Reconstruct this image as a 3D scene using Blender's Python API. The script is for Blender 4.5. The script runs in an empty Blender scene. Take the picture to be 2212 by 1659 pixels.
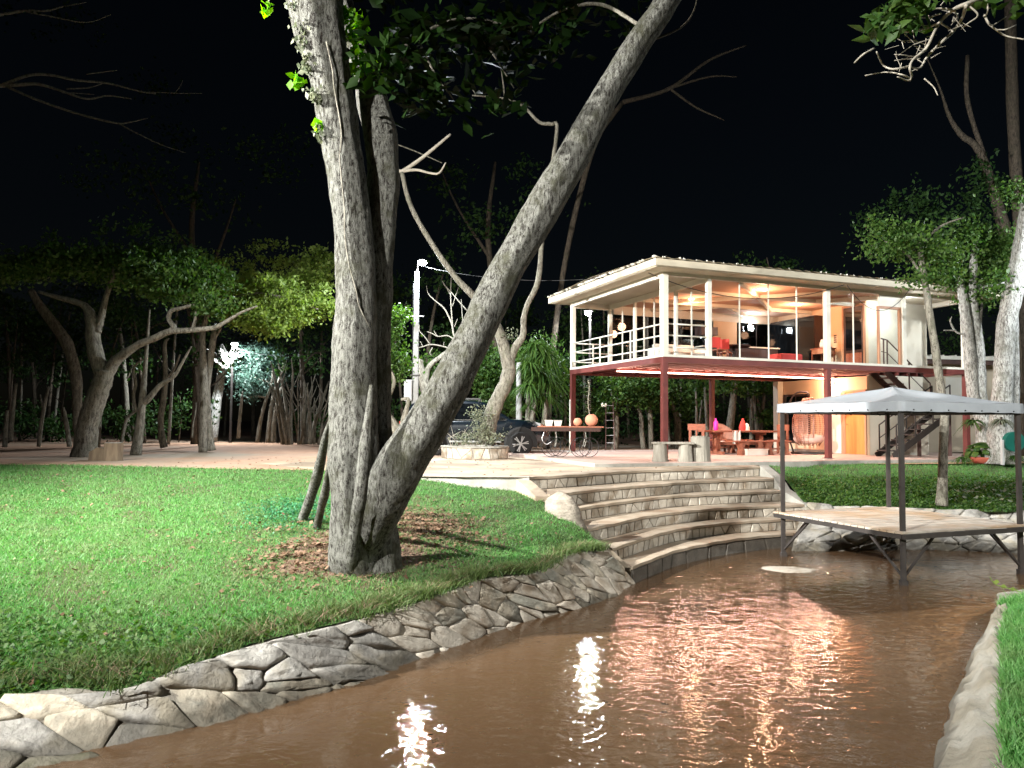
import bpy, math, random
import numpy as np
from mathutils import Matrix, Vector

# ------------------------------------------------------------------ camera, sky, moon, exposure
scene = bpy.context.scene
COL = scene.collection
EYE = Vector((0.0, 0.0, 1.0))            # z = 0 is the top of the house patio
F_PX, CX, CY = 1630.0, 1106.0, 829.5     # lens of the photograph measured on a 2212 x 1659 copy
CAM_ROT = Matrix.Rotation(math.pi / 2 + math.radians(2.86), 3, 'X') @ Matrix.Rotation(math.radians(0.49), 3, 'Z')
cam_data = bpy.data.cameras.new('camera')
cam_data.sensor_width = 36.0
cam_data.lens = 36.0 * F_PX / 2212.0
cam_data.clip_start = 0.05
cam_data.clip_end = 1500.0
cam = bpy.data.objects.new('camera', cam_data)
cam.matrix_world = Matrix.Translation(EYE) @ CAM_ROT.to_4x4()
COL.objects.link(cam)
scene.camera = cam

world = bpy.data.worlds.new('World')
scene.world = world
world.use_nodes = True
wn = world.node_tree
wn.nodes.clear()
w_out = wn.nodes.new('ShaderNodeOutputWorld')
w_bg = wn.nodes.new('ShaderNodeBackground')
w_sky = wn.nodes.new('ShaderNodeTexSky')
w_sky.sky_type = 'NISHITA'
w_sky.sun_disc = False
w_sky.sun_elevation = math.radians(20)
w_sky.sun_rotation = math.radians(-125)
w_bg.inputs['Strength'].default_value = 0.0008      # night: the sky is all but black
wn.links.new(w_sky.outputs['Color'], w_bg.inputs['Color'])
wn.links.new(w_bg.outputs['Background'], w_out.inputs['Surface'])

moon = bpy.data.lights.new('moonlight', 'SUN')
moon.energy = 0.006
moon.angle = math.radians(0.5)
moon.color = (0.8, 0.88, 1.0)
moon_o = bpy.data.objects.new('moonlight', moon)
moon_o.rotation_euler = (math.radians(70), 0, math.radians(-55))
COL.objects.link(moon_o)

scene.view_settings.view_transform = 'Standard'
scene.view_settings.look = 'None'
scene.view_settings.gamma = 1.0
scene.view_settings.exposure = 0.0
scene.view_settings.use_curve_mapping = False
scene.render.engine = 'CYCLES'
scene.cycles.use_denoising = True
scene.cycles.max_bounces = 8
scene.cycles.diffuse_bounces = 3
scene.cycles.glossy_bounces = 3
scene.cycles.transmission_bounces = 6
scene.cycles.transparent_max_bounces = 16
scene.cycles.caustics_reflective = False
scene.cycles.caustics_refractive = False
scene.cycles.sample_clamp_indirect = 30.0

R = random.Random(7)
NR = np.random.default_rng(7)

# ------------------------------------------------------------------ measuring the photograph
def ray(dx, dy):
    return CAM_ROT @ Vector(((dx - CX) / F_PX, -(dy - CY) / F_PX, -1.0))

def at(dx, dy, Y):
    """the place seen at photograph point (dx, dy) that lies Y metres ahead"""
    d = ray(dx, dy)
    return EYE + d * (Y / d.y)

def gz(dx, dy, z):
    """the place seen at (dx, dy) that lies on level z"""
    d = ray(dx, dy)
    return EYE + d * ((z - EYE.z) / d.z)

def m_px(n, Y):
    return n * Y / F_PX

# ------------------------------------------------------------------ objects
PM = {}                                   # world matrix of every parent we build

def props(o, label=None, cat=None, group=None, kind=None):
    if label: o['label'] = label
    if cat: o['category'] = cat
    if group: o['group'] = group
    if kind: o['kind'] = kind
    return o

def thing(name, label, cat, loc=(0, 0, 0), rz=0.0, group=None):
    o = bpy.data.objects.new(name, None)
    o.empty_display_size = 0.2
    o.location = loc
    o.rotation_euler = (0, 0, rz)
    COL.objects.link(o)
    PM[o] = Matrix.Translation(Vector(loc)) @ Matrix.Rotation(rz, 4, 'Z')
    return props(o, label, cat, group)

class MB:
    """collects faces, then links them as one mesh object"""
    def __init__(self):
        self.v, self.f = [], []
    def add(self, vs, fs):
        k = len(self.v)
        self.v.extend(tuple(p) for p in vs)
        self.f.extend(tuple(i + k for i in q) for q in fs)
        return self
    def box(self, x0, x1, y0, y1, z0, z1):
        vs = [(x0, y0, z0), (x1, y0, z0), (x1, y1, z0), (x0, y1, z0), (x0, y0, z1), (x1, y0, z1), (x1, y1, z1), (x0, y1, z1)]
        return self.add(vs, [(3, 2, 1, 0), (4, 5, 6, 7), (0, 1, 5, 4), (1, 2, 6, 5), (2, 3, 7, 6), (3, 0, 4, 7)])
    def bar(self, a, b, w, h=None):
        """a straight box of section w x h from a to b"""
        a, b = Vector(a), Vector(b)
        h = h or w
        d = (b - a).normalized()
        up = Vector((0, 0, 1)) if abs(d.z) < 0.95 else Vector((0, 1, 0))
        s = d.cross(up).normalized() * (w / 2)
        t = s.cross(d).normalized() * (h / 2)
        vs = [a - s - t, a + s - t, a + s + t, a - s + t, b - s - t, b + s - t, b + s + t, b - s + t]
        return self.add(vs, [(3, 2, 1, 0), (4, 5, 6, 7), (0, 1, 5, 4), (1, 2, 6, 5), (2, 3, 7, 6), (3, 0, 4, 7)])
    def tube(self, pts, rad, n=8, noise=0.0, rng=None, cap=True, flute=0.0, nflute=5):
        pts = [Vector(p) for p in pts]
        if not hasattr(rad, '__len__'): rad = [rad] * len(pts)
        k = len(self.v)
        prev = None
        ph = (rng or R).random() * 6.28
        for i, p in enumerate(pts):
            d = (pts[min(i + 1, len(pts) - 1)] - pts[max(i - 1, 0)])
            d = d.normalized() if d.length > 1e-9 else Vector((0, 0, 1))
            if prev is None:
                ref = Vector((0, 0, 1)) if abs(d.z) < 0.9 else Vector((1, 0, 0))
                s = d.cross(ref).normalized()
            else:
                s = (prev - d * prev.dot(d)).normalized()
            prev = s
            t = d.cross(s)
            for j in range(n):
                a = 2 * math.pi * j / n
                r = rad[i]
                if noise: r *= 1 + noise * ((rng or R).random() - 0.5) * 2
                if flute: r *= 1 + flute * math.sin(nflute * a + ph + i * 0.13) + flute * 0.6 * math.sin((nflute - 2) * a - ph * 2 + i * 0.21)
                self.v.append(tuple(p + (s * math.cos(a) + t * math.sin(a)) * r))
        for i in range(len(pts) - 1):
            for j in range(n):
                a, b = k + i * n + j, k + i * n + (j + 1) % n
                self.f.append((a, b, b + n, a + n))
        if cap:
            self.f.append(tuple(k + j for j in reversed(range(n))))
            self.f.append(tuple(k + (len(pts) - 1) * n + j for j in range(n)))
        return self
    def lathe(self, prof, c=(0, 0, 0), n=20, axis='Z'):
        """prof: (radius, height) pairs"""
        k = len(self.v)
        c = Vector(c)
        for r, h in prof:
            for j in range(n):
                a = 2 * math.pi * j / n
                x, y = r * math.cos(a), r * math.sin(a)
                p = Vector((x, y, h)) if axis == 'Z' else (Vector((x, h, y)) if axis == 'Y' else Vector((h, x, y)))
                self.v.append(tuple(c + p))
        for i in range(len(prof) - 1):
            for j in range(n):
                a, b = k + i * n + j, k + i * n + (j + 1) % n
                q = (a, b, b + n, a + n)
                self.f.append(q if axis != 'Y' else tuple(reversed(q)))
        lo = tuple(k + j for j in range(n)); hi = tuple(k + (len(prof) - 1) * n + j for j in range(n))
        self.f.append(tuple(reversed(lo)) if axis != 'Y' else lo)
        self.f.append(hi if axis != 'Y' else tuple(reversed(hi)))
        return self
    def loft(self, rows, close=False):
        """rows: lists of points, all of one length"""
        k, n = len(self.v), len(rows[0])
        for r in rows: self.v.extend(tuple(p) for p in r)
        for i in range(len(rows) - 1):
            for j in range(n if close else n - 1):
                a, b = k + i * n + j, k + i * n + (j + 1) % n
                self.f.append((a, b, b + n, a + n))
        return self
    def prism(self, poly, axis, a, b):
        """poly: 2-D outline (counter-clockwise), pushed from a to b along axis"""
        def P(u, w, h):
            return (h, u, w) if axis == 'X' else ((u, h, w) if axis == 'Y' else (u, w, h))
        n, k = len(poly), len(self.v)
        for h in (a, b): self.v.extend(P(u, w, h) for u, w in poly)
        self.f.append(tuple(k + i for i in reversed(range(n))))
        self.f.append(tuple(k + n + i for i in range(n)))
        for i in range(n):
            j = (i + 1) % n
            self.f.append((k + i, k + j, k + n + j, k + n + i))
        return self
    def build(self, name, mat, parent=None, smooth=False, local=False, label=None, kind=None, bevel=0.0):
        me = bpy.data.meshes.new(name)
        vs = self.v
        if parent is not None and not local:
            inv = PM[parent].inverted()
            vs = [tuple(inv @ Vector(p)) for p in vs]
        me.from_pydata(vs, [], self.f)
        me.materials.append(mat)
        if smooth: me.polygons.foreach_set('use_smooth', [True] * len(me.polygons))
        me.update()
        o = bpy.data.objects.new(name, me)
        COL.objects.link(o)
        if parent is not None:
            o.parent = parent
            PM[o] = PM[parent]
        else:
            PM[o] = Matrix.Identity(4)
        if bevel:
            b = o.modifiers.new('bevel', 'BEVEL'); b.width = bevel; b.segments = 2; b.limit_method = 'ANGLE'
        return props(o, label, kind=kind)

def np_mesh(name, verts, tris, mat, parent=None, kind=None, smooth=False):
    """fast mesh of triangles from arrays"""
    me = bpy.data.meshes.new(name)
    verts = np.asarray(verts, dtype=np.float32)
    if parent is not None:
        inv = np.array(PM[parent].inverted())
        verts = verts @ inv[:3, :3].T + inv[:3, 3]
        verts = verts.astype(np.float32)
    tris = np.asarray(tris, dtype=np.int32)
    me.vertices.add(len(verts)); me.vertices.foreach_set('co', verts.ravel())
    me.loops.add(tris.size); me.loops.foreach_set('vertex_index', tris.ravel())
    me.polygons.add(len(tris))
    me.polygons.foreach_set('loop_start', np.arange(0, tris.size, 3, dtype=np.int32))
    me.update(calc_edges=True)
    me.materials.append(mat)
    o = bpy.data.objects.new(name, me)
    COL.objects.link(o)
    if parent is not None: o.parent = parent; PM[o] = PM[parent]
    return props(o, kind=kind)

def copy_tree(o, parent=None):
    c = o.copy()
    COL.objects.link(c)
    if parent is not None: c.parent = parent
    for ch in [x for x in o.children]:
        copy_tree(ch, c)
    return c

def spline(pts, per=6):
    """Catmull-Rom through tuples of any length"""
    pts = [np.array([float(c) for c in p]) for p in pts]
    if len(pts) < 3:
        return [tuple(pts[0] + (pts[-1] - pts[0]) * i / per) for i in range(per + 1)]
    out = []
    for i in range(len(pts) - 1):
        p0 = pts[i - 1] if i else 2 * pts[0] - pts[1]
        p1, p2 = pts[i], pts[i + 1]
        p3 = pts[i + 2] if i + 2 < len(pts) else 2 * pts[-1] - pts[-2]
        for k in range(per):
            t = k / per
            out.append(tuple(0.5 * (2 * p1 + (p2 - p0) * t + (2 * p0 - 5 * p1 + 4 * p2 - p3) * t * t + (3 * p1 - p0 - 3 * p2 + p3) * t ** 3)))
    out.append(tuple(pts[-1]))
    return out

def resample(pts, n):
    P = np.array([tuple(p) for p in pts], float)
    d = np.r_[0, np.cumsum(np.linalg.norm(np.diff(P, axis=0), axis=1))]
    s = np.linspace(0, d[-1], n)
    return [Vector([np.interp(x, d, P[:, k]) for k in range(P.shape[1])]) for x in s]

# ------------------------------------------------------------------ materials
def mat_new(name):
    m = bpy.data.materials.new(name)
    m.use_nodes = True
    nt = m.node_tree
    nt.nodes.clear()
    out = nt.nodes.new('ShaderNodeOutputMaterial')
    return m, nt, out

def nd(nt, t, **kw):
    n = nt.nodes.new(t)
    for k, v in kw.items():
        if k in n.inputs: n.inputs[k].default_value = v
        else: setattr(n, k, v)
    return n

def rgba(c): return (c[0], c[1], c[2], 1.0)

def mat(name, c1, c2=None, scale=6.0, rough=0.7, metal=0.0, bump=0.0, bscale=None, detail=6.0, stretch=(1, 1, 1), spec=0.4,
        c3=None, scale3=1.0, pos=(0.35, 0.65), rand=0.0, vor=0.0, vscale=8.0, coat=0.0, damp=None):
    """two or three tones mixed by noise, fine relief, optional variation per object and voronoi cracking"""
    m, nt, out = mat_new(name)
    L = nt.links.new
    b = nd(nt, 'ShaderNodeBsdfPrincipled', Roughness=rough, Metallic=metal)
    b.inputs['Specular IOR Level'].default_value = spec
    if coat:
        b.inputs['Coat Weight'].default_value = coat
        b.inputs['Coat Roughness'].default_value = 0.04
    L(b.outputs[0], out.inputs[0])
    tc = nd(nt, 'ShaderNodeTexCoord')
    geo = nd(nt, 'ShaderNodeNewGeometry')
    mp = nd(nt, 'ShaderNodeMapping')
    mp.inputs['Scale'].default_value = stretch
    L(geo.outputs['Position'], mp.inputs['Vector'])
    if c2 is None: c2 = tuple(x * 0.8 for x in c1)
    n1 = nd(nt, 'ShaderNodeTexNoise', Scale=scale, Detail=detail, Roughness=0.6)
    L(mp.outputs[0], n1.inputs['Vector'])
    cr = nd(nt, 'ShaderNodeValToRGB')
    cr.color_ramp.elements[0].position, cr.color_ramp.elements[1].position = pos
    cr.color_ramp.elements[0].color, cr.color_ramp.elements[1].color = rgba(c1), rgba(c2)
    L(n1.outputs['Fac'], cr.inputs[0])
    col = cr.outputs[0]
    if c3 is not None:
        n3 = nd(nt, 'ShaderNodeTexNoise', Scale=scale3, Detail=4.0)
        L(geo.outputs['Position'], n3.inputs['Vector'])
        r3 = nd(nt, 'ShaderNodeValToRGB')
        r3.color_ramp.elements[0].position, r3.color_ramp.elements[1].position = 0.48, 0.62
        L(n3.outputs['Fac'], r3.inputs[0])
        mx = nd(nt, 'ShaderNodeMix', data_type='RGBA')
        L(r3.outputs[0], mx.inputs[0]); L(col, mx.inputs[6]); mx.inputs[7].default_value = rgba(c3)
        col = mx.outputs[2]
    if rand:
        oi = nd(nt, 'ShaderNodeObjectInfo')
        mr = nd(nt, 'ShaderNodeMapRange')
        mr.inputs['To Min'].default_value, mr.inputs['To Max'].default_value = 1 - rand, 1 + rand
        L(oi.outputs['Random'], mr.inputs['Value'])
        hs = nd(nt, 'ShaderNodeHueSaturation')
        L(mr.outputs[0], hs.inputs['Value']); L(col, hs.inputs['Color'])
        col = hs.outputs[0]
    if damp is not None:                            # water stain up to a ragged tide mark at this height
        sx = nd(nt, 'ShaderNodeSeparateXYZ'); L(geo.outputs['Position'], sx.inputs[0])
        nw = nd(nt, 'ShaderNodeTexNoise', Scale=5.0, Detail=5.0); L(geo.outputs['Position'], nw.inputs['Vector'])
        zz_ = nd(nt, 'ShaderNodeMath', operation='MULTIPLY_ADD'); zz_.inputs[1].default_value = -0.28
        L(nw.outputs['Fac'], zz_.inputs[0]); L(sx.outputs['Z'], zz_.inputs[2])
        wr = nd(nt, 'ShaderNodeMapRange'); wr.inputs['From Min'].default_value = damp - 0.14; wr.inputs['From Max'].default_value = damp - 0.04
        wr.inputs['To Min'].default_value = 0.72; wr.inputs['To Max'].default_value = 0.0
        L(zz_.outputs[0], wr.inputs['Value'])
        wm = nd(nt, 'ShaderNodeMix', data_type='RGBA')
        L(wr.outputs[0], wm.inputs[0]); L(col, wm.inputs[6]); wm.inputs[7].default_value = (0.05, 0.043, 0.03, 1)
        col = wm.outputs[2]
    L(col, b.inputs['Base Color'])
    if bump:
        n2 = nd(nt, 'ShaderNodeTexNoise', Scale=bscale or scale * 4, Detail=8.0, Roughness=0.65)
        L(mp.outputs[0], n2.inputs['Vector'])
        h = n2.outputs['Fac']
        if vor:
            vn = nd(nt, 'ShaderNodeTexVoronoi', Scale=vscale, feature='DISTANCE_TO_EDGE')
            L(mp.outputs[0], vn.inputs['Vector'])
            vr = nd(nt, 'ShaderNodeMapRange'); vr.inputs['From Max'].default_value = 0.12
            vr.inputs['To Max'].default_value = vor
            L(vn.outputs['Distance'], vr.inputs['Value'])
            ad = nd(nt, 'ShaderNodeMath', operation='ADD')
            L(h, ad.inputs[0]); L(vr.outputs[0], ad.inputs[1]); h = ad.outputs[0]
        bp = nd(nt, 'ShaderNodeBump', Strength=bump, Distance=0.03)
        L(h, bp.inputs['Height']); L(bp.outputs[0], b.inputs['Normal'])
    return m

def leaf_mat(name, c1, c2, trans=0.45, rough=0.5, spec=0.3, patch=0.0, pscale=0.9, c_dry=(0.16, 0.13, 0.07)):
    """each leaf its own tone between c1 and c2; light shines through the blade"""
    m, nt, out = mat_new(name)
    L = nt.links.new
    geo = nd(nt, 'ShaderNodeNewGeometry')
    cr = nd(nt, 'ShaderNodeValToRGB')
    cr.color_ramp.elements[0].color, cr.color_ramp.elements[1].color = rgba(c1), rgba(c2)
    L(geo.outputs['Random Per Island'], cr.inputs[0])
    col = cr.outputs[0]
    if patch:
        ns = nd(nt, 'ShaderNodeTexNoise', Scale=pscale, Detail=5.0, Roughness=0.62)
        L(geo.outputs['Position'], ns.inputs['Vector'])
        rp = nd(nt, 'ShaderNodeMapRange'); rp.inputs['From Min'].default_value = 0.45; rp.inputs['From Max'].default_value = 0.75; rp.inputs['To Max'].default_value = patch
        L(ns.outputs['Fac'], rp.inputs['Value'])
        mp_ = nd(nt, 'ShaderNodeMix', data_type='RGBA')
        L(rp.outputs[0], mp_.inputs[0]); L(col, mp_.inputs[6]); mp_.inputs[7].default_value = rgba(c_dry)
        col = mp_.outputs[2]
    b = nd(nt, 'ShaderNodeBsdfPrincipled', Roughness=rough)
    b.inputs['Specular IOR Level'].default_value = spec
    L(col, b.inputs['Base Color'])
    t = nd(nt, 'ShaderNodeBsdfTranslucent')
    hs = nd(nt, 'ShaderNodeHueSaturation', Saturation=1.2, Value=1.5)
    L(col, hs.inputs['Color']); L(hs.outputs[0], t.inputs['Color'])
    mx = nd(nt, 'ShaderNodeMixShader', Fac=trans)
    L(b.outputs[0], mx.inputs[1]); L(t.outputs[0], mx.inputs[2]); L(mx.outputs[0], out.inputs[0])
    return m

def emit_mat(name, c, s):
    m, nt, out = mat_new(name)
    e = nd(nt, 'ShaderNodeEmission', Color=rgba(c), Strength=s)
    nt.links.new(e.outputs[0], out.inputs[0])
    return m

def glass_mat(name, tint=(0.93, 0.95, 0.95), ior=1.5):
    m, nt, out = mat_new(name)
    L = nt.links.new
    fr = nd(nt, 'ShaderNodeFresnel', IOR=ior)
    tr = nd(nt, 'ShaderNodeBsdfTransparent', Color=rgba(tint))
    gl = nd(nt, 'ShaderNodeBsdfGlossy', Roughness=0.01)
    mx = nd(nt, 'ShaderNodeMixShader')
    geo = nd(nt, 'ShaderNodeNewGeometry')          # the pane reflects where light enters it
    inv = nd(nt, 'ShaderNodeMath', operation='SUBTRACT'); inv.inputs[0].default_value = 1.0
    L(geo.outputs['Backfacing'], inv.inputs[1])
    mul = nd(nt, 'ShaderNodeMath', operation='MULTIPLY')
    L(fr.outputs[0], mul.inputs[0]); L(inv.outputs[0], mul.inputs[1])
    L(mul.outputs[0], mx.inputs[0]); L(tr.outputs[0], mx.inputs[1]); L(gl.outputs[0], mx.inputs[2]); L(mx.outputs[0], out.inputs[0])
    return m

def bark_mat(name, c_light, c_dark, c_moss, bump=0.9, scale=9.0, moss=0.5):
    """pale bark: fine upright cracks, small flakes, lichen and moss patches"""
    m, nt, out = mat_new(name)
    L = nt.links.new
    b = nd(nt, 'ShaderNodeBsdfPrincipled', Roughness=0.9)
    b.inputs['Specular IOR Level'].default_value = 0.15
    L(b.outputs[0], out.inputs[0])
    geo = nd(nt, 'ShaderNodeNewGeometry')
    mp = nd(nt, 'ShaderNodeMapping')
    mp.inputs['Scale'].default_value = (1.0, 1.0, 0.30)
    L(geo.outputs['Position'], mp.inputs['Vector'])
    n1 = nd(nt, 'ShaderNodeTexNoise', Scale=scale * 3.4, Detail=10.0, Roughness=0.7, Distortion=0.5)
    L(mp.outputs[0], n1.inputs['Vector'])
    n3 = nd(nt, 'ShaderNodeTexNoise', Scale=scale * 9.0, Detail=6.0, Roughness=0.75)
    L(geo.outputs['Position'], n3.inputs['Vector'])
    ad = nd(nt, 'ShaderNodeMath', operation='MULTIPLY_ADD'); ad.inputs[1].default_value = 0.55
    L(n3.outputs['Fac'], ad.inputs[0]); L(n1.outputs['Fac'], ad.inputs[2])
    cr = nd(nt, 'ShaderNodeValToRGB')
    e = cr.color_ramp.elements
    e[0].position, e[1].position = 0.66, 0.90
    e[0].color, e[1].color = rgba(c_dark), rgba(c_light)
    k = e.new(0.765); k.color = rgba(tuple(0.45 * a + 0.55 * c for a, c in zip(c_dark, c_light)))
    L(ad.outputs[0], cr.inputs[0])
    n2 = nd(nt, 'ShaderNodeTexNoise', Scale=2.6, Detail=9.0, Roughness=0.7)
    L(geo.outputs['Position'], n2.inputs['Vector'])
    r2 = nd(nt, 'ShaderNodeValToRGB')
    r2.color_ramp.elements[0].position, r2.color_ramp.elements[1].position = 0.50, 0.64
    r2.color_ramp.elements[1].color = (moss, moss, moss, 1)
    L(n2.outputs['Fac'], r2.inputs[0])
    mx = nd(nt, 'ShaderNodeMix', data_type='RGBA')
    L(r2.outputs[0], mx.inputs[0]); L(cr.outputs[0], mx.inputs[6]); mx.inputs[7].default_value = rgba(c_moss)
    L(mx.outputs[2], b.inputs['Base Color'])
    bp = nd(nt, 'ShaderNodeBump', Strength=bump, Distance=0.07)
    L(ad.outputs[0], bp.inputs['Height']); L(bp.outputs[0], b.inputs['Normal'])
    return m

M = {}
M['bark'] = bark_mat('pale_bark', (0.25, 0.25, 0.22), (0.022, 0.018, 0.015), (0.07, 0.07, 0.045), 1.0, 9.0, 0.9)
M['bark_far'] = bark_mat('grey_bark', (0.30, 0.28, 0.23), (0.08, 0.07, 0.055), (0.13, 0.13, 0.09), 0.7, 5.0, 0.6)
M['bark_white'] = bark_mat('speckled_white_bark', (0.62, 0.62, 0.58), (0.10, 0.09, 0.08), (0.2, 0.2, 0.16), 0.7, 8.0, 0.7)
M['bark_dark'] = bark_mat('dark_bark', (0.12, 0.095, 0.07), (0.03, 0.025, 0.02), (0.05, 0.05, 0.03), 0.7, 6.0)
M['twig_grey'] = mat('grey_twig', (0.22, 0.20, 0.16), (0.16, 0.145, 0.115), 8, 0.85)
M['twig'] = mat('bare_twig', (0.5, 0.46, 0.38), (0.36, 0.32, 0.26), 8, 0.85)
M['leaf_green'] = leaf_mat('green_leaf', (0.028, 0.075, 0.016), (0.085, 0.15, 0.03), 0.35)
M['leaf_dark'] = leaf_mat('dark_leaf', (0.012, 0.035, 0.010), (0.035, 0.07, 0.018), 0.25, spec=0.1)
M['leaf_shade'] = leaf_mat('shaded_crown_leaf', (0.003, 0.009, 0.002), (0.008, 0.018, 0.003), 0.15, spec=0.03)  # shade of the high crowns put into a near-black leaf colour
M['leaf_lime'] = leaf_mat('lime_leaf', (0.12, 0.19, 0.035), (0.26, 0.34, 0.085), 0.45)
M['leaf_teal'] = leaf_mat('blue_green_leaf', (0.045, 0.085, 0.065), (0.08, 0.13, 0.10), 0.3)
M['leaf_ivy'] = leaf_mat('ivy_leaf', (0.10, 0.26, 0.02), (0.22, 0.46, 0.04), 0.7)
M['leaf_grey'] = leaf_mat('grey_green_leaf', (0.10, 0.12, 0.08), (0.22, 0.23, 0.15), 0.25)
M['leaf_dry'] = leaf_mat('dry_leaf', (0.10, 0.055, 0.03), (0.22, 0.14, 0.09), 0.15, 0.8)
M['grass'] = leaf_mat('lawn_blade', (0.06, 0.20, 0.048), (0.155, 0.33, 0.10), 0.42, 0.5, patch=0.75, pscale=1.5, c_dry=(0.17, 0.21, 0.10))
M['grass_wild'] = leaf_mat('wild_grass_blade', (0.04, 0.09, 0.02), (0.13, 0.17, 0.06), 0.3, 0.6)
M['grass_dry'] = leaf_mat('dry_grass_blade', (0.13, 0.085, 0.055), (0.30, 0.22, 0.15), 0.2, 0.8)
M['clover'] = leaf_mat('clover_leaf', (0.03, 0.14, 0.06), (0.06, 0.21, 0.09), 0.3, 0.5)
M['soil'] = mat('lawn_soil', (0.03, 0.075, 0.016), (0.06, 0.12, 0.03), 9, 0.95, bump=0.5, c3=(0.06, 0.05, 0.025), scale3=1.6)
M['earth'] = mat('bare_earth', (0.10, 0.06, 0.04), (0.18, 0.12, 0.085), 14, 0.95, bump=0.7)
M['sand'] = mat('red_sand', (0.36, 0.20, 0.125), (0.46, 0.28, 0.18), 2.2, 0.95, bump=0.25, bscale=24, c3=(0.30, 0.245, 0.18), scale3=0.16)
M['plaza'] = mat('sandy_concrete', (0.42, 0.32, 0.22), (0.52, 0.41, 0.30), 1.6, 0.9, bump=0.15, bscale=40, c3=(0.30, 0.24, 0.175), scale3=0.7)
M['kerb'] = mat('kerb_concrete', (0.36, 0.35, 0.31), (0.24, 0.23, 0.20), 3, 0.9, bump=0.25, bscale=25)
M['tread'] = mat('step_tread_concrete', (0.42, 0.35, 0.27), (0.32, 0.26, 0.19), 2.5, 0.9, bump=0.15, bscale=35, c3=(0.26, 0.19, 0.13), scale3=1.1)
M['mortar'] = mat('mortar', (0.36, 0.33, 0.28), (0.22, 0.195, 0.16), 5, 0.95, bump=1.0, bscale=18, damp=-1.6)
M['stone'] = mat('wall_stone', (0.24, 0.23, 0.21), (0.47, 0.45, 0.41), 4, 0.92, bump=1.0, bscale=11, c3=(0.30, 0.27, 0.21), scale3=2.0, rand=0.18, pos=(0.36, 0.62), damp=-1.6)
M['stone_tan'] = mat('tan_wall_stone', (0.34, 0.29, 0.22), (0.50, 0.45, 0.36), 4, 0.92, bump=1.0, bscale=11, c3=(0.25, 0.24, 0.20), scale3=2.4, rand=0.18, pos=(0.36, 0.62), damp=-1.6)
M['stone_moss'] = mat('mossy_wall_stone', (0.27, 0.25, 0.18), (0.42, 0.40, 0.31), 5, 0.95, bump=1.0, bscale=14, c3=(0.16, 0.17, 0.08), scale3=3.0, rand=0.15, damp=-1.6)
M['flag'] = mat('facing_flagstone', (0.42, 0.375, 0.31), (0.56, 0.51, 0.43), 5, 0.85, bump=0.6, bscale=26, c3=(0.27, 0.215, 0.155), scale3=2.2, rand=0.22)
M['boulder'] = mat('boulder_stone', (0.17, 0.145, 0.115), (0.33, 0.29, 0.235), 3.5, 0.92, bump=1.0, bscale=12, stretch=(1, 1, 3), c3=(0.13, 0.11, 0.085), scale3=2.5)
M['wet_stone'] = mat('wet_stone', (0.10, 0.09, 0.075), (0.17, 0.15, 0.125), 5, 0.5, bump=0.5, bscale=20, rand=0.2)
M['bank'] = mat('bank_concrete', (0.26, 0.235, 0.18), (0.16, 0.145, 0.11), 2.6, 0.9, bump=1.0, bscale=9, c3=(0.30, 0.285, 0.24), scale3=1.5, damp=-1.62)
M['bed'] = mat('stream_bed', (0.52, 0.27, 0.125), (0.85, 0.52, 0.28), 2.6, 0.9, bump=1.0, bscale=6, c3=(0.30, 0.19, 0.08), scale3=0.55, pos=(0.40, 0.60))
M['paint_white'] = mat('cream_white_paint', (0.74, 0.71, 0.62), (0.68, 0.65, 0.56), 2, 0.55)
M['paint_cream'] = mat('cream_render', (0.66, 0.62, 0.52), (0.60, 0.56, 0.46), 1.3, 0.8, bump=0.08, bscale=50)
M['soffit'] = mat('cream_soffit', (0.58, 0.52, 0.40), (0.52, 0.46, 0.35), 1.5, 0.7)
M['ceiling'] = mat('warm_ceiling', (0.62, 0.38, 0.27), (0.55, 0.33, 0.23), 1.0, 0.8)
M['wall_int'] = mat('ochre_wall', (0.72, 0.53, 0.35), (0.68, 0.49, 0.32), 1.0, 0.85)
M['red_steel'] = mat('red_oxide_steel', (0.16, 0.04, 0.034), (0.12, 0.03, 0.026), 3, 0.55)
M['dark_steel'] = mat('dark_steel', (0.045, 0.038, 0.034), (0.03, 0.026, 0.024), 6, 0.55)
M['brown_steel'] = mat('brown_steel', (0.10, 0.055, 0.045), (0.075, 0.045, 0.04), 5, 0.55)
M['patio'] = mat('pink_patio', (0.52, 0.40, 0.34), (0.46, 0.35, 0.30), 1.2, 0.6, bump=0.06, bscale=30)
M['glass'] = glass_mat('window_glass')
M['glass_dark'] = glass_mat('tinted_glass', (0.22, 0.23, 0.25))
M['wood_red'] = mat('reddish_wood', (0.34, 0.13, 0.075), (0.24, 0.085, 0.05), 5, 0.5, stretch=(1, 5, 5), bump=0.1)
M['wood_orange'] = mat('orange_wood', (0.58, 0.24, 0.07), (0.48, 0.19, 0.055), 2, 0.5, stretch=(6, 6, 0.6), bump=0.06)
M['wood_dark'] = mat('dark_wood', (0.055, 0.025, 0.018), (0.035, 0.017, 0.013), 4, 0.45, stretch=(5, 5, 0.7))
M['wood_jamb'] = mat('jamb_wood', (0.45, 0.24, 0.14), (0.36, 0.19, 0.11), 4, 0.5, stretch=(5, 5, 0.7))
M['deck'] = mat('weathered_deck', (0.55, 0.50, 0.43), (0.38, 0.33, 0.27), 4, 0.65, bump=0.2, stretch=(1, 1, 1), c3=(0.42, 0.30, 0.19), scale3=0.8, rand=0.22)
M['tarp'] = mat('grey_white_tarpaulin', (0.35, 0.375, 0.40), (0.29, 0.31, 0.335), 1.3, 0.5, bump=0.3, bscale=2.5)
M['concrete_pole'] = mat('concrete_pole', (0.32, 0.32, 0.31), (0.25, 0.25, 0.24), 5, 0.9, bump=0.2)
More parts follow.
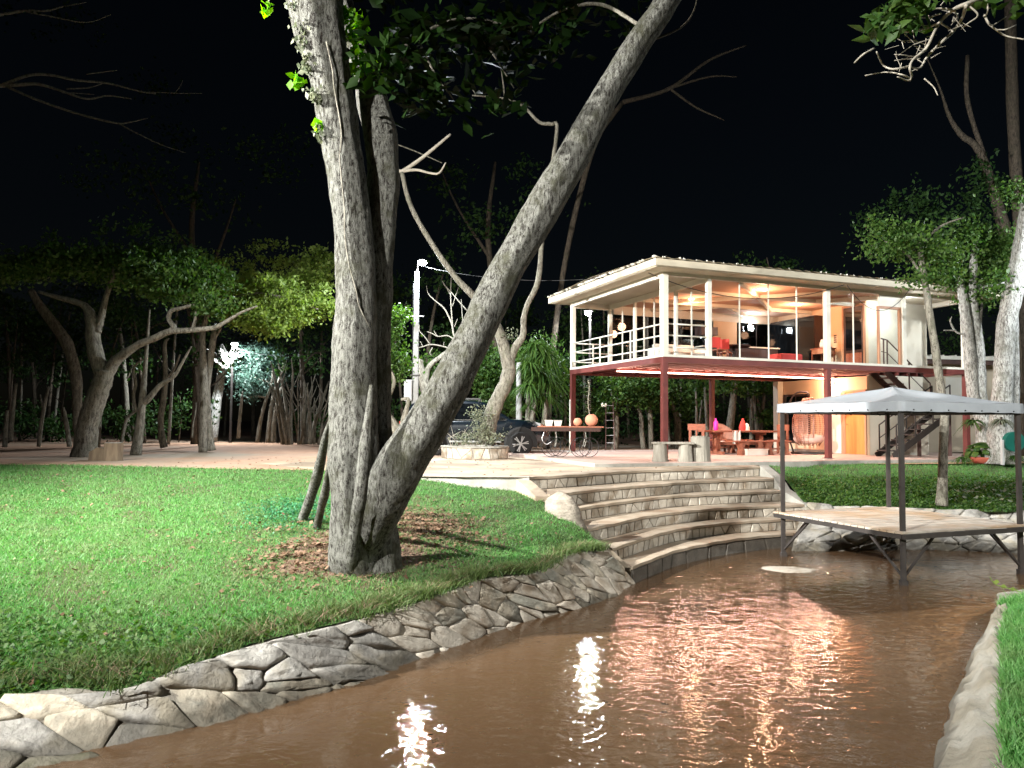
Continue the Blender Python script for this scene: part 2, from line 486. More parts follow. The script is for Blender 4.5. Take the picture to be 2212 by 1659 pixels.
M['stump'] = mat('weathered_stump', (0.33, 0.31, 0.26), (0.21, 0.19, 0.155), 4, 0.9, bump=0.6, stretch=(2, 2, 0.5))
M['stump_brown'] = mat('brown_stump', (0.26, 0.20, 0.13), (0.15, 0.11, 0.075), 4, 0.9, bump=0.6, stretch=(2, 2, 0.5))
M['car_paint'] = mat('dark_blue_paint', (0.0015, 0.005, 0.009), (0.0015, 0.005, 0.009), 2, 0.25, spec=0.6, coat=1.0)
M['car_glass'] = mat('car_glass', (0.004, 0.005, 0.006), (0.004, 0.005, 0.006), 2, 0.05, spec=0.7)
M['rubber'] = mat('black_rubber', (0.018, 0.018, 0.018), (0.012, 0.012, 0.012), 8, 0.8)
M['alloy'] = mat('alloy', (0.62, 0.62, 0.62), (0.55, 0.55, 0.55), 3, 0.3, metal=0.7)
M['chrome'] = mat('chrome', (0.7, 0.7, 0.7), (0.65, 0.65, 0.65), 3, 0.2, metal=1.0)
M['red_lens'] = mat('red_lens', (0.35, 0.01, 0.02), (0.3, 0.01, 0.02), 3, 0.15)
M['clay'] = mat('terracotta', (0.56, 0.25, 0.15), (0.48, 0.20, 0.12), 4, 0.8, bump=0.1)
M['pot_red'] = mat('red_clay_bowl', (0.42, 0.10, 0.06), (0.34, 0.08, 0.05), 4, 0.7)
M['wicker'] = mat('brown_wicker', (0.40, 0.22, 0.155), (0.3, 0.155, 0.11), 9, 0.6)
M['cushion'] = mat('pale_cushion', (0.55, 0.40, 0.33), (0.5, 0.36, 0.3), 3, 0.9)
M['fabric_white'] = mat('white_fabric', (0.7, 0.66, 0.58), (0.62, 0.58, 0.5), 3, 0.9)
M['pink'] = mat('pink_plastic', (0.75, 0.04, 0.42), (0.7, 0.04, 0.4), 3, 0.4)
M['red_cloth'] = mat('red_cloth', (0.55, 0.06, 0.05), (0.5, 0.05, 0.045), 3, 0.8)
M['green_plastic'] = mat('green_hose', (0.012, 0.12, 0.09), (0.01, 0.09, 0.07), 3, 0.4)
M['black'] = mat('black_plastic', (0.012, 0.012, 0.012), (0.01, 0.01, 0.01), 3, 0.5)
M['grey_box'] = mat('grey_meter_box', (0.45, 0.46, 0.46), (0.40, 0.41, 0.41), 3, 0.6)
M['annex_wall'] = mat('beige_annex_render', (0.50, 0.43, 0.32), (0.46, 0.39, 0.29), 1.2, 0.85)
M['lamp_cool'] = emit_mat('cool_lamp_glass', (0.85, 0.93, 1.0), 320.0)
M['lamp_warm'] = emit_mat('warm_lamp_glass', (1.0, 0.72, 0.45), 25.0)
M['led_warm'] = emit_mat('warm_led_strip', (1.0, 0.58, 0.42), 32.0)

def lamp(name, kind, loc, power, color, radius=0.1, parent=None, target=None, cone=None, blend=0.6, size=None):
    l = bpy.data.lights.new(name, kind)
    l.energy = power
    l.color = color
    if kind in ('POINT', 'SPOT'): l.shadow_soft_size = radius
    if kind == 'SPOT': l.spot_size = math.radians(cone); l.spot_blend = blend
    if kind == 'AREA' and size:
        l.shape = 'RECTANGLE'; l.size, l.size_y = size
    o = bpy.data.objects.new(name, l)
    COL.objects.link(o)
    mw = Matrix.Translation(Vector(loc))
    if target is not None:
        mw = mw @ (Vector(target) - Vector(loc)).to_track_quat('-Z', 'Y').to_matrix().to_4x4()
    if parent is not None:
        o.parent = parent
        mw = PM[parent].inverted() @ mw
    o.matrix_local = mw
    return o
# ------------------------------------------------------------------ curves of the land (measured, then level by level)
def on_z(pts, z): return [gz(x, y, z) for x, y in pts]

WATER_Z = -1.7
# left bank: waterline and top of the stone wall
W_left = [Vector((-7.2, -14, 0)), Vector((-7.6, -2.5, 0)), Vector((-5.9, 3.2, 0))] + [gz(x, y, WATER_Z) for x, y in
    [(90, 1657), (226, 1628), (361, 1594), (542, 1545), (691, 1495), (767, 1477), (880, 1436), (987, 1393), (1111, 1344), (1271, 1304), (1352, 1280), (1376, 1252)]]
for p in W_left: p.z = WATER_Z
T_left = [Vector((-7.7, -14, -1.35)), Vector((-8.1, -2.4, -1.35)), Vector((-6.3, 3.5, -1.34))] + [gz(x, y, z) for x, y, z in
    [(0, 1508, -1.32), (130, 1498, -1.32), (271, 1486, -1.31), (384, 1441, -1.25), (542, 1391, -1.2), (654, 1369, -1.18), (767, 1337, -1.15), (880, 1305, -1.12),
     (970, 1274, -1.07), (1023, 1250, -1.03), (1156, 1233, -1.05), (1227, 1193, -1.0), (1312, 1188, -1.02)]]
# far edge of the lawn, one point for each station
L_top = [Vector((-7.7, -14, -1.35)), Vector((-8.1, -2.4, -1.35)), Vector((-6.3, 3.5, -1.34))] + [gz(x, y, z) for x, y, z in
    [(0, 1508, -1.32), (271, 1486, -1.31), (542, 1391, -1.2), (767, 1337, -1.15), (880, 1305, -1.12), (970, 1274, -1.07), (1023, 1250, -1.03), (1156, 1233, -1.05), (1227, 1193, -1.0), (1300, 1186, -1.02)]]
L_far = [Vector((-70, -10, -0.1)), Vector((-45, 8, -0.1)), Vector((-25, 16.0, -0.1))] + [gz(x, y, z) for x, y, z in
    [(0, 1004, -0.1), (200, 1006, -0.1), (450, 1012, -0.1), (690, 1017, -0.1), (800, 1025, -0.13), (905, 1036, -0.17), (1000, 1046, -0.27), (1110, 1060, -0.38), (1180, 1084, -0.5), (1292, 1174, -0.98)]]

def smooth_pair(A, B, n):
    """two station lists sampled together"""
    a = spline([tuple(p) + tuple(q) for p, q in zip(A, B)], max(2, n // (len(A) - 1)))
    return [Vector(p[:3]) for p in a], [Vector(p[3:]) for p in a]

class Patch:
    """land between a near and a far curve; the profile bulges by power k"""
    def __init__(self, near, far, n, m, k=1.0, rough=0.0, seed=1):
        self.A, self.B = smooth_pair(near, far, n)
        self.k, self.m = k, m
        self.rng = np.random.default_rng(seed)
        self.ph = self.rng.random(12) * 6.28
        self.rough = rough
    def pt(self, i, t):
        a, b = self.A[i], self.B[i]
        p = a.lerp(b, t)
        p.z = a.z + (b.z - a.z) * (1 - (1 - t) ** self.k)
        if self.rough:
            ph = self.ph
            p.z += self.rough * math.sin(math.pi * min(1, t * 1.0)) * (math.sin(p.x * 1.3 + ph[0]) * math.sin(p.y * 1.1 + ph[1]) + 0.5 * math.sin(p.x * 3.1 + p.y * 2.3 + ph[2]) + 0.35 * math.sin(p.x * 6.1 - p.y * 5.2 + ph[3]))
        return p
    def rows(self):
        ts = [(j / self.m) ** 1.5 for j in range(self.m + 1)]
        self.R = [[self.pt(i, t) for t in ts] for i in range(len(self.A))]
        return self.R
    def build(self, name, material):
        mb = MB(); mb.loft([list(reversed(r)) for r in self.rows()])
        return mb.build(name, material, smooth=True)
    def sample(self, density, rng, keep=None):
        """random points on the patch: positions, as an array"""
        Rr = np.array([[tuple(p) for p in r] for r in self.R])
        p00, p10, p01, p11 = Rr[:-1, :-1], Rr[1:, :-1], Rr[:-1, 1:], Rr[1:, 1:]
        area = 0.5 * (np.linalg.norm(np.cross(p10 - p00, p11 - p00), axis=-1) + np.linalg.norm(np.cross(p11 - p00, p01 - p00), axis=-1))
        cen = (p00 + p10 + p01 + p11) / 4
        d = density(cen) if callable(density) else np.full(area.shape, density)
        lam = area * d
        cnt = rng.poisson(np.clip(lam, 0, 1e5))
        idx = np.repeat(np.arange(cnt.size), cnt.ravel())
        u, v = rng.random(len(idx))[:, None], rng.random(len(idx))[:, None]
        f = lambda q: q.reshape(-1, 3)[idx]
        P = f(p00) * (1 - u) * (1 - v) + f(p10) * u * (1 - v) + f(p01) * (1 - u) * v + f(p11) * u * v
        if keep is not None: P = P[keep(P)]
        return P

def structure(o): o['kind'] = 'structure'; return o

lawn = Patch(L_top, L_far, 72, 26, 1.6, 0.035, 3)
structure(lawn.build('lawn_ground', M['soil']))

# the sandy forecourt runs on to the horizon
E1_d = [(1143, 1031), (1240, 1022), (1340, 1016), (1440, 1012), (1540, 1009), (1640, 1005)]
near = [Vector((-150, -40, -0.1)), Vector((-70, -10, -0.1)), Vector((-45, 8, -0.1)), Vector((-25, 16.0, -0.1))] + on_z([(0, 1004), (200, 1006), (450, 1012), (690, 1017), (800, 1022), (900, 1029), (1000, 1031)] + E1_d, -0.1)
near += [gz(1700, 1001, -0.1), Vector((11, 21.4, -0.1)), Vector((16, 22.8, -0.1)), Vector((40, 30, -0.1)), Vector((200, 60, -0.1))]
rows = []
for i, p in enumerate(near):
    f = i / (len(near) - 1)
    q = Vector((-700 + 1400 * f, 600, -0.1))
    rows.append([p.lerp(q, t) for t in (1.0, 0.4, 0.12, 0.03, 0.0)])
mb = MB(); mb.loft(rows)
structure(mb.build('sandy_ground', M['sand']))
# paved plaza on top of it, with its kerb towards the lawn
pl_near = on_z([(690, 1016), (800, 1021), (903, 1029), (1000, 1030.5), (1110, 1031)] + E1_d, -0.096)
pl_far = on_z([(560, 1001), (760, 994), (900, 989), (1000, 987), (1110, 986), (1240, 985.5), (1340, 985.5), (1440, 986), (1540, 986.5), (1600, 987), (1690, 988)], -0.096)
mb = MB(); mb.loft([[b, a.lerp(b, 0.5), a] for a, b in zip(pl_near, pl_far)])
structure(mb.build('plaza', M['plaza']))
kb = MB()
kt = resample(on_z([(903, 1027.5), (1000, 1029), (1110, 1029.5), (1143, 1030)], -0.09), 12)
prof_rows = []
for i, p in enumerate(kt):
    drop = 0.06 + 0.3 * (i / 11)
    prof_rows.append([p + Vector((0.02, 0.22, 0)), p + Vector((0, -0.02, 0)), p + Vector((0, -0.045, -0.03)), p + Vector((0.0, -0.06, -drop - 0.15))])
kb.loft(prof_rows)
structure(kb.build('kerb', M['kerb']))

# right-hand lawn between the patio and the water
R_top = [gz(x, y, z) for x, y, z in [(1736, 1089, -0.88), (1800, 1094, -0.9), (1880, 1097, -0.9), (1963, 1099, -0.9), (2100, 1102, -0.9), (2212, 1105, -0.9)]] + [Vector((20, 20, -0.9)), Vector((40, 28, -0.9))]
R_far = [gz(1648, 1004.5, -0.12), gz(1720, 1000.5, -0.12)] + [Vector((8.5, 21.15, -0.12)), Vector((10, 21.7, -0.12)), Vector((13, 22.8, -0.12)), Vector((16, 24, -0.12)), Vector((26, 28, -0.12)), Vector((44, 36, -0.12))]
rlawn = Patch(R_top, R_far, 40, 16, 1.9, 0.02, 5)
structure(rlawn.build('lawn_bank', M['soil']))

# near bank: sloping concrete kerb and the grass behind it
N_water = [Vector((-3.2, -14, 0)), Vector((-2.2, -2.5, 0)), Vector((1, 3.0, 0))] + on_z([(2014, 1659), (2038, 1566), (2069, 1491), (2096, 1424), (2127, 1366), (2158, 1313), (2212, 1281)], WATER_Z) + [Vector((14, 15.3, 0)), Vector((40, 26, 0))]
for p in N_water: p.z = WATER_Z
N_top = [Vector((-2.5, -14, -1.3)), Vector((-1.5, -2.7, -1.3)), Vector((1.6, 2.6, -1.35))] + on_z([(2161, 1659), (2157, 1544), (2161, 1455), (2159, 1400), (2163, 1352), (2182, 1312), (2225, 1288)], -1.35) + [Vector((14.6, 14.4, -1.35)), Vector((40.5, 24.5, -1.3))]
A, B = smooth_pair(N_water, N_top, 66)
mb = MB()
rows = []
for i in range(len(A)):
    w, t = A[i], B[i]
    out = []
    for k in range(9):
        f = k / 8
        p = w.lerp(t, f)
        p.z = w.z + (t.z - w.z) * math.sin(f * math.pi / 2) ** 0.9
        p += Vector((R.uniform(-1, 1), R.uniform(-1, 1), R.uniform(-1, 1))) * 0.02 + Vector((0, 0, 0.03 * math.sin(i * 0.7 + k) + 0.012 * math.sin(i * 1.9 - k * .8)))
        out.append(p)
    low = w + (w - t) * 0.1; low.z = -1.95
    rows.append([low] + out + [t + (t - w) * 0.25 + Vector((0, 0, -0.12))])
mb.loft(rows)
bank_kerb = structure(mb.build('near_bank', M['bank'], smooth=True))
N_in = [p + Vector((0, 0, -0.02)) for p in B]
N_out = [p + Vector((3.2, -2.4, 0.62)) for p in B]
nb = Patch.__new__(Patch)
nb.A, nb.B, nb.k, nb.m, nb.rough = N_in, N_out, 1.4, 10, 0.02
nb.ph = np.arange(12)
structure(nb.build('near_bank_ground', M['soil']))
rows = [[p, p + Vector((40, -40, 0))] for p in N_out]
mb = MB(); mb.loft([list(reversed(r)) for r in rows]); structure(mb.build('near_ground', M['soil']))

# stream bed and water
mb = MB()
nx, ny = 90, 60
mb.loft([[Vector((-22 + 66 * i / nx, -12 + 42 * j / ny, -1.9 + 0.03 * math.sin(i * 1.7 + j) + 0.03 * math.sin(j * 2.3 - i * 0.6))) for j in range(ny, -1, -1)] for i in range(nx + 1)])
structure(mb.build('stream_bed', M['bed'], smooth=True))

m, nt, out = mat_new('stream_water')
L = nt.links.new
geo = nd(nt, 'ShaderNodeNewGeometry')
mp = nd(nt, 'ShaderNodeMapping'); mp.inputs['Scale'].default_value = (0.95, 1.5, 1.0); mp.inputs['Rotation'].default_value = (0, 0, math.radians(14))
L(geo.outputs['Position'], mp.inputs['Vector'])
n1 = nd(nt, 'ShaderNodeTexNoise', Scale=4.6, Detail=2.0, Roughness=0.45, Distortion=0.7)
n2 = nd(nt, 'ShaderNodeTexNoise', Scale=15.0, Detail=2.0, Roughness=0.5, Distortion=0.3)
L(mp.outputs[0], n1.inputs['Vector']); L(mp.outputs[0], n2.inputs['Vector'])
am = nd(nt, 'ShaderNodeMath', operation='MULTIPLY_ADD'); am.inputs[1].default_value = 0.24
L(n2.outputs['Fac'], am.inputs[0]); L(n1.outputs['Fac'], am.inputs[2])
bp = nd(nt, 'ShaderNodeBump', Strength=0.19, Distance=0.05)
L(am.outputs[0], bp.inputs['Height'])
fr = nd(nt, 'ShaderNodeFresnel', IOR=1.52)
L(bp.outputs[0], fr.inputs['Normal'])
tr = nd(nt, 'ShaderNodeBsdfTransparent', Color=(0.96, 0.88, 0.77, 1))
df = nd(nt, 'ShaderNodeBsdfDiffuse', Color=(0.62, 0.37, 0.20, 1))
mu = nd(nt, 'ShaderNodeMixShader', Fac=0.14)
L(tr.outputs[0], mu.inputs[1]); L(df.outputs[0], mu.inputs[2])
gl = nd(nt, 'ShaderNodeBsdfGlossy', Roughness=0.02)
L(bp.outputs[0], gl.inputs['Normal'])
mx = nd(nt, 'ShaderNodeMixShader')
L(fr.outputs[0], mx.inputs[0]); L(mu.outputs[0], mx.inputs[1]); L(gl.outputs[0], mx.inputs[2]); L(mx.outputs[0], out.inputs[0])
M['water'] = m
mb = MB(); mb.add([(-22, -12, WATER_Z), (44, -12, WATER_Z), (44, 30, WATER_Z), (-22, 30, WATER_Z)], [(0, 1, 2, 3)])
structure(mb.build('stream_water', M['water']))

# ------------------------------------------------------------------ irregular stones
def voronoi(w, h, seeds):
    cells = []
    S = np.array(seeds)
    for i, (sx, sy) in enumerate(seeds):
        poly = [(0, 0), (w, 0), (w, h), (0, h)]
        order = np.argsort(((S - S[i]) ** 2).sum(1))[1:22]
        for j in order:
            mx_, my_ = (sx + S[j][0]) / 2, (sy + S[j][1]) / 2
            nx_, ny_ = S[j][0] - sx, S[j][1] - sy
            new = []
            for a in range(len(poly)):
                p, q = poly[a], poly[(a + 1) % len(poly)]
                dp = (p[0] - mx_) * nx_ + (p[1] - my_) * ny_
                dq = (q[0] - mx_) * nx_ + (q[1] - my_) * ny_
                if dp <= 0: new.append(p)
                if dp * dq < 0:
                    t = dp / (dp - dq)
                    new.append((p[0] + (q[0] - p[0]) * t, p[1] + (q[1] - p[1]) * t))
            poly = new
            if len(poly) < 3: break
        # merge near-double corners
        out = []
        for p in poly:
            if not out or math.dist(p, out[-1]) > 0.012: out.append(p)
        if len(out) > 2 and math.dist(out[0], out[-1]) < 0.012: out.pop()
        cells.append(out if len(out) > 2 else None)
    return cells

def inset(poly, d):
    """pull each edge in by d (convex outline)"""
    cx = sum(p[0] for p in poly) / len(poly); cy = sum(p[1] for p in poly) / len(poly)
    out = []
    for x, y in poly:
        r = math.hypot(x - cx, y - cy)
        k = max(0.35, 1 - d * 1.35 / max(r, 1e-4))
        out.append((cx + (x - cx) * k, cy + (y - cy) * k))
    return out

class Surf:
    """surface between two curves, measured in metres along (s) and across (t)"""
    def __init__(self, lo, hi, n=80):
        self.lo, self.hi = resample(lo, n), resample(hi, n)
        mid = [(a + b) / 2 for a, b in zip(self.lo, self.hi)]
        self.acc = np.r_[0, np.cumsum([(mid[i + 1] - mid[i]).length for i in range(n - 1)])]
        self.len = self.acc[-1]
        self.wid = float(np.mean([(b - a).length for a, b in zip(self.lo, self.hi)]))
        self.n = n
    def at(self, s, t):
        x = np.interp(s, self.acc, np.arange(self.n))
        i = min(int(x), self.n - 2); f = x - i
        a = self.lo[i].lerp(self.lo[i + 1], f); b = self.hi[i].lerp(self.hi[i + 1], f)
        return a.lerp(b, t / self.wid), (self.lo[i + 1] - self.lo[i]).cross(b - a)
    def map(self, s, t, h, sign=1):
        p, nrm = self.at(s, t)
        return p + nrm.normalized() * h * sign

def lay_stones(surf, parent, material, cell, gap, proud, rng, sign=1, s0=None, s1=None, aspect=1.0, jitter=0.42, rounded=0.25, tilt=0.3, name='stone', skip=0.0, rough=0.0):
    """irregular stones set into a surface; rough > 0 gives bulging, uneven faces"""
    from mathutils import noise as mnz
    s0 = 0 if s0 is None else s0; s1 = surf.len if s1 is None else s1
    W, H = s1 - s0, surf.wid
    ny = max(1, round(H / cell)); nxs = max(1, round(W / (cell * aspect)))
    seeds = []
    for i in range(nxs):
        for j in range(ny):
            if rng.random() < skip: continue
            seeds.append(((i + 0.5 + rng.uniform(-jitter, jitter) + (0.25 if j % 2 else -0.25) * (ny > 1)) * W / nxs, (j + 0.5 + rng.uniform(-jitter, jitter) * 0.8) * H / ny))
    for poly in voronoi(W, H, seeds):
        if not poly: continue
        cx = sum(p[0] for p in poly) / len(poly); cy = sum(p[1] for p in poly) / len(poly)
        if rough:                                   # break up the straight sides and wear the corners round
            pts = []
            for a in range(len(poly)):
                p, q = poly[a], poly[(a + 1) % len(poly)]
                for f in (0.09, 0.5, 0.91):
                    pts.append((p[0] + (q[0] - p[0]) * f, p[1] + (q[1] - p[1]) * f))
            poly = pts
        base = inset(poly, gap)
        if rough:
            base = [(x + rough * .35 * mnz.noise(Vector((x * 7, y * 7, s0))), y + rough * .35 * mnz.noise(Vector((x * 7, y * 7, s0 + 9)))) for x, y in base]
        pr = proud * rng.uniform(0.6, 1.5)
        tx, ty = rng.uniform(-tilt, tilt), rng.uniform(-tilt, tilt)
        off = rng.uniform(0, 50)
        prof = [(1.0, -0.045), (1.01, 0.3), (0.955, 0.86), (0.78, 1.0), (0.42, 1.04)] if rough else [(1.0, -0.045), (1 - rounded * .35, 1.0), (0.6, 1.1)]
        n = len(base)
        vs = []
        for k, (sc, hf) in enumerate(prof):
            for x, y in base:
                px_, py_ = cx + (x - cx) * sc, cy + (y - cy) * sc
                if k == 0: h = -0.045
                else:
                    h = hf * (pr + (px_ - cx) * tx * pr * 3 + (py_ - cy) * ty * pr * 3)
                    h += rng.uniform(-1, 1) * pr * 0.1
                    if rough: h += rough * (mnz.noise(Vector((px_ * 6, py_ * 6, off))) + .6 * abs(mnz.noise(Vector((px_ * 13, py_ * 13, off + 5)))))
                    h = max(pr * 0.12, h)
                vs.append(surf.map(s0 + px_, py_, h, sign))
        vs.append(surf.map(s0 + cx, cy, pr * 1.1 + (rough * mnz.noise(Vector((cx * 6, cy * 6, off))) if rough else 0), sign))
        fs = []
        m_ = len(prof)
        for i in range(n):
            j = (i + 1) % n
            for k in range(m_ - 1):
                q = (k * n + i, k * n + j, (k + 1) * n + j, (k + 1) * n + i)
                fs.append(q if sign > 0 else tuple(reversed(q)))
            q = ((m_ - 1) * n + i, (m_ - 1) * n + j, m_ * n)
            fs.append(q if sign > 0 else tuple(reversed(q)))
        MB().add(vs, fs).build(name, rng.choice(material) if isinstance(material, list) else material, parent, smooth=bool(rough))

srng = random.Random(21)
# left stone wall: large rough blocks first, flat flags towards the steps
lo = [Vector((p.x, p.y, -1.9)) + Vector((0.06, -0.05, 0)) for p in W_left]
sl = Surf(lo, [p + Vector((0, 0, -0.02)) for p in T_left], 260)
wall = thing('stone_wall', 'low wall of rough grey stones holding the lawn along the stream', 'stone wall', tuple(W_left[8]))
from mathutils import noise as mno
def lumpy(p): return p + Vector((.6, -.55, .6)) * (.012 + .022 * mno.noise(p * 5) + .012 * mno.noise(p * 13))
mb = MB(); mb.loft([[lumpy(sl.lo[i].lerp(sl.hi[i], k_ / 9)) for k_ in range(10)] + [sl.hi[i], sl.hi[i] + Vector((-0.2, 0.2, 0.03)), sl.hi[i] + Vector((-0.5, 0.5, 0.02))] for i in range(sl.n)])
mb.build('mortar', M['mortar'], wall, smooth=True)
# where the wall enters the picture
s_in = 0
for k in range(400):
    p, _ = sl.at(sl.len * k / 400, 0.3)
    if p.y > 4.6: s_in = sl.len * k / 400; break
s_mid = s_in + (sl.len - s_in) * 0.52
lay_stones(sl, wall, [M['stone'], M['stone'], M['stone'], M['stone_tan'], M['stone_tan'], M['stone_moss']], 0.26, 0.005, 0.06, srng, 1, s_in, s_mid, 1.6, 0.62, 0.55, 0.6, rough=0.06, skip=0.3)
lay_stones(sl, wall, [M['flag'], M['flag'], M['stone_tan']], 0.22, 0.005, 0.03, srng, 1, s_mid + 0.02, sl.len, 1.35, 0.62, 0.5, 0.6, rough=0.035, skip=0.28)

# stone bank on the far right, half hidden under the deck
RB_w = on_z([(1700, 1196), (1803, 1193), (1963, 1188), (2105, 1192), (2212, 1199)], WATER_Z) + [Vector((20, 18.6, WATER_Z)), Vector((38, 26, WATER_Z))]
RB_lo = [Vector((p.x, p.y - 0.05, -1.9)) for p in RB_w]
RB_hi = [p + Vector((0, 0, 0.0)) for p in [R_top[0], R_top[1], R_top[3], R_top[4], R_top[5], R_top[6], R_top[7]]]
sr = Surf(RB_lo, RB_hi, 60)
rbank = thing('stone_bank', 'dark stone bank behind the deck at the far side of the water', 'stone bank', tuple(RB_w[2]))
mb = MB(); mb.loft([[sr.lo[i], sr.hi[i], sr.hi[i] + Vector((0, 0.3, -0.1))] for i in range(sr.n)])
mb.build('mortar', M['mortar'], rbank)
lay_stones(sr, rbank, M['stone'], 0.42, 0.01, 0.05, srng, 1, 0.05, 6.5, 1.4, 0.45, 0.4, 0.5, rough=0.03)

# ------------------------------------------------------------------ the curved steps
LEV = [-0.1, -0.358, -0.616, -0.874, -1.132, -1.39]
def c5(x, y): return ((x / 1.7283 + 1100) / 1.302, (y / 1.7283 + 1200) / 1.302)
E_c5 = [[(670, 245), (900, 231), (1200, 213), (1500, 203), (1790, 192)],
        [(770, 331), (1000, 302), (1300, 277), (1500, 263), (1860, 250)],
        [(890, 398), (1000, 378), (1300, 340), (1500, 327), (1895, 310)],
        [(950, 493), (1100, 463), (1250, 430), (1500, 400), (1750, 386), (2005, 377)],
        [(1070, 588), (1200, 545), (1350, 503), (1500, 478), (1650, 462), (1900, 447), (2060, 438)],
        [(1165, 676), (1280, 632), (1400, 592), (1640, 546), (1890, 520), (2120, 508)]]
NE = 44
E = [resample([Vector(p) for p in spline([tuple(gz(*c5(x, y), z)) for x, y in e], 8)], NE) for e, z in zip(E_c5, LEV)]
steps = thing('stone_steps', 'wide curved stone steps going down from the plaza to the water', 'steps', tuple(E[5][20]))
fl_rng = random.Random(5)
for k in range(6):
    z = LEV[k]
    nxt = LEV[k + 1] if k < 5 else -1.95
    front = E[k]
    back = E[k - 1] if k else [p + Vector((-0.18, 0.42, 0)) for p in E[0]]
    # tread: a slab with a slightly proud lip
    rows = []
    for i in range(NE):
        d = (back[i] - front[i]); d.z = 0; d.normalize()
        f = front[i]
        b = Vector((back[i].x, back[i].y, z)) + d * 0.03
        lip = f - d * 0.035
        w = 0.006 * math.sin(i * 1.3 + k)
        rows.append([b, Vector((f.x, f.y, z + w * 0.4)), Vector((lip.x, lip.y, z - 0.008 + w)), Vector((lip.x, lip.y, z - 0.058 + w)), Vector((f.x, f.y, z - 0.062))])
    if k == 0:
        for r in rows:
            for p in r: p.z += 0.006
    mb = MB(); mb.loft(rows)
    mb.f.append(tuple(range(4, -1, -1))); mb.f.append(tuple(len(mb.v) - 5 + q for q in range(5)))
    mb.build('tread', M['tread'], steps)
    lo = [Vector((p.x, p.y, nxt - 0.005)) for p in front]; hi = [Vector((p.x, p.y, z - 0.06)) for p in front]
    back_lo = [q + Vector((-0.05, 0.12, 0)) for q in lo]
    mb = MB(); mb.loft([[lo[i], hi[i], hi[i] + Vector((-0.05, 0.14, 0)), back_lo[i]] for i in range(NE)])
    mb.f.append((3, 2, 1, 0)); n_ = len(mb.v); mb.f.append((n_ - 4, n_ - 3, n_ - 2, n_ - 1))
    mb.build('riser', M['mortar'] if k < 5 else M['wet_stone'], steps)
    sf = Surf(lo, hi, NE)
    if k < 5:
        lay_stones(sf, steps, M['flag'], 0.20, 0.007, 0.018, fl_rng, 1, 0.02, sf.len - 0.02, 1.15, 0.5, 0.3, 0.2, skip=0.0)
    else:
        lay_stones(sf, steps, M['wet_stone'], 0.5, 0.006, 0.016, fl_rng, 1, 0.02, sf.len - 0.02, 1.2, 0.45, 0.3, 0.2)
# sloping flank walls at both ends
for side, idx in ((0, 0), (1, NE - 1)):
    pts = [E[k][idx] for k in range(6 if side == 0 else 5)]
    sgn = -1 if side == 0 else 1
    mb = MB(); rows = []
    for i, p in enumerate(pts):
        wv = Vector((0.26 * sgn, 0.10 if side else -0.06, 0))
        top = 0.02 if side else -0.03
        rows.append([Vector((p.x, p.y, p.z - 0.9)), Vector((p.x, p.y, p.z + top)), Vector((p.x, p.y, p.z + top)) + wv, Vector((p.x, p.y, p.z - 0.9)) + wv * 1.2])
    if side == 0: rows = [list(reversed(r)) for r in rows]
    mb.loft(rows)
    mb.build('flank_wall', M['kerb'] if side else M['tread'], steps)
# the boulder against the left end
b0 = at(1228, 1150, 13.35)
mb = MB(); rows = []
for k in range(11):
    t = k / 10
    r = .36 * (1 - .55 * t ** 1.8) * (1 if k < 10 else .25)
    c = b0 + Vector((-.16 * t, .05 * t, -.25 + .95 * t))
    ring = []
    for i in range(20):
        a = 2 * math.pi * i / 20
        d = Vector((math.cos(a), math.sin(a) * .8, 0))
        d *= 1 / max(abs(math.cos(a - .4)), abs(math.sin(a - .4))) ** .55
        p = c + d * r
        w = mno.noise(p * 3.1) * .10 + mno.noise(p * 8) * .045
        ring.append(p + d * w + Vector((0, 0, .06 * mno.noise(p * 4 + Vector((9, 0, 0))))))
    rows.append(ring)
mb.loft(rows, close=True); mb.f.append(tuple(200 + i for i in range(20)))
o = mb.build('boulder', M['boulder'], smooth=True)
props(o, 'tall grey boulder leaning on the left end of the stone steps', 'boulder')

# flat rock breaking the water
pc = gz(1705, 1230, WATER_Z)
mb = MB(); n = 13
ring = [(math.cos(2 * math.pi * i / n), math.sin(2 * math.pi * i / n)) for i in range(n)]
rr = [R.uniform(0.75, 1.15) for _ in ring]
mb.loft([[pc + Vector((x * r * 0.62, y * r * 0.42, -0.05)) for (x, y), r in zip(ring, rr)], [pc + Vector((x * r * 0.55, y * r * 0.34, -0.004)) for (x, y), r in zip(ring, rr)],
         [pc + Vector((x * r * 0.4, y * r * 0.24, 0.012 + R.uniform(0, .008))) for (x, y), r in zip(ring, rr)]], close=True)
mb.f.append(tuple(2 * n + i for i in range(n)))
props(mb.build('flat_rock', M['flag']), 'pale flat rock just breaking the water below the steps', 'rock')
# ------------------------------------------------------------------ patio and house (u along the front, v towards the back)
HU, HV = Vector((0.9365, 0.3508, 0)), Vector((-0.3508, 0.9365, 0))
HC = Vector((4.12, 20.4, 0))
HRZ = math.atan2(0.3508, 0.9365)
def H(u, v, z): return HC + HU * u + HV * v + Vector((0, 0, z))

mb = MB(); mb.box(-2.6, 13.6, -1.02, 7.0, -0.5, 0.0)
me_o = mb.build('patio_slab', M['patio'], None, local=True)
me_o.location = HC; me_o.rotation_euler = (0, 0, HRZ); me_o['kind'] = 'structure'
mb = MB(); mb.box(-2.62, 13.62, -1.075, -1.02, -0.5, -0.02)
o = mb.build('patio_edge', M['kerb'], None, local=True); o.location = HC; o.rotation_euler = (0, 0, HRZ); o['kind'] = 'structure'

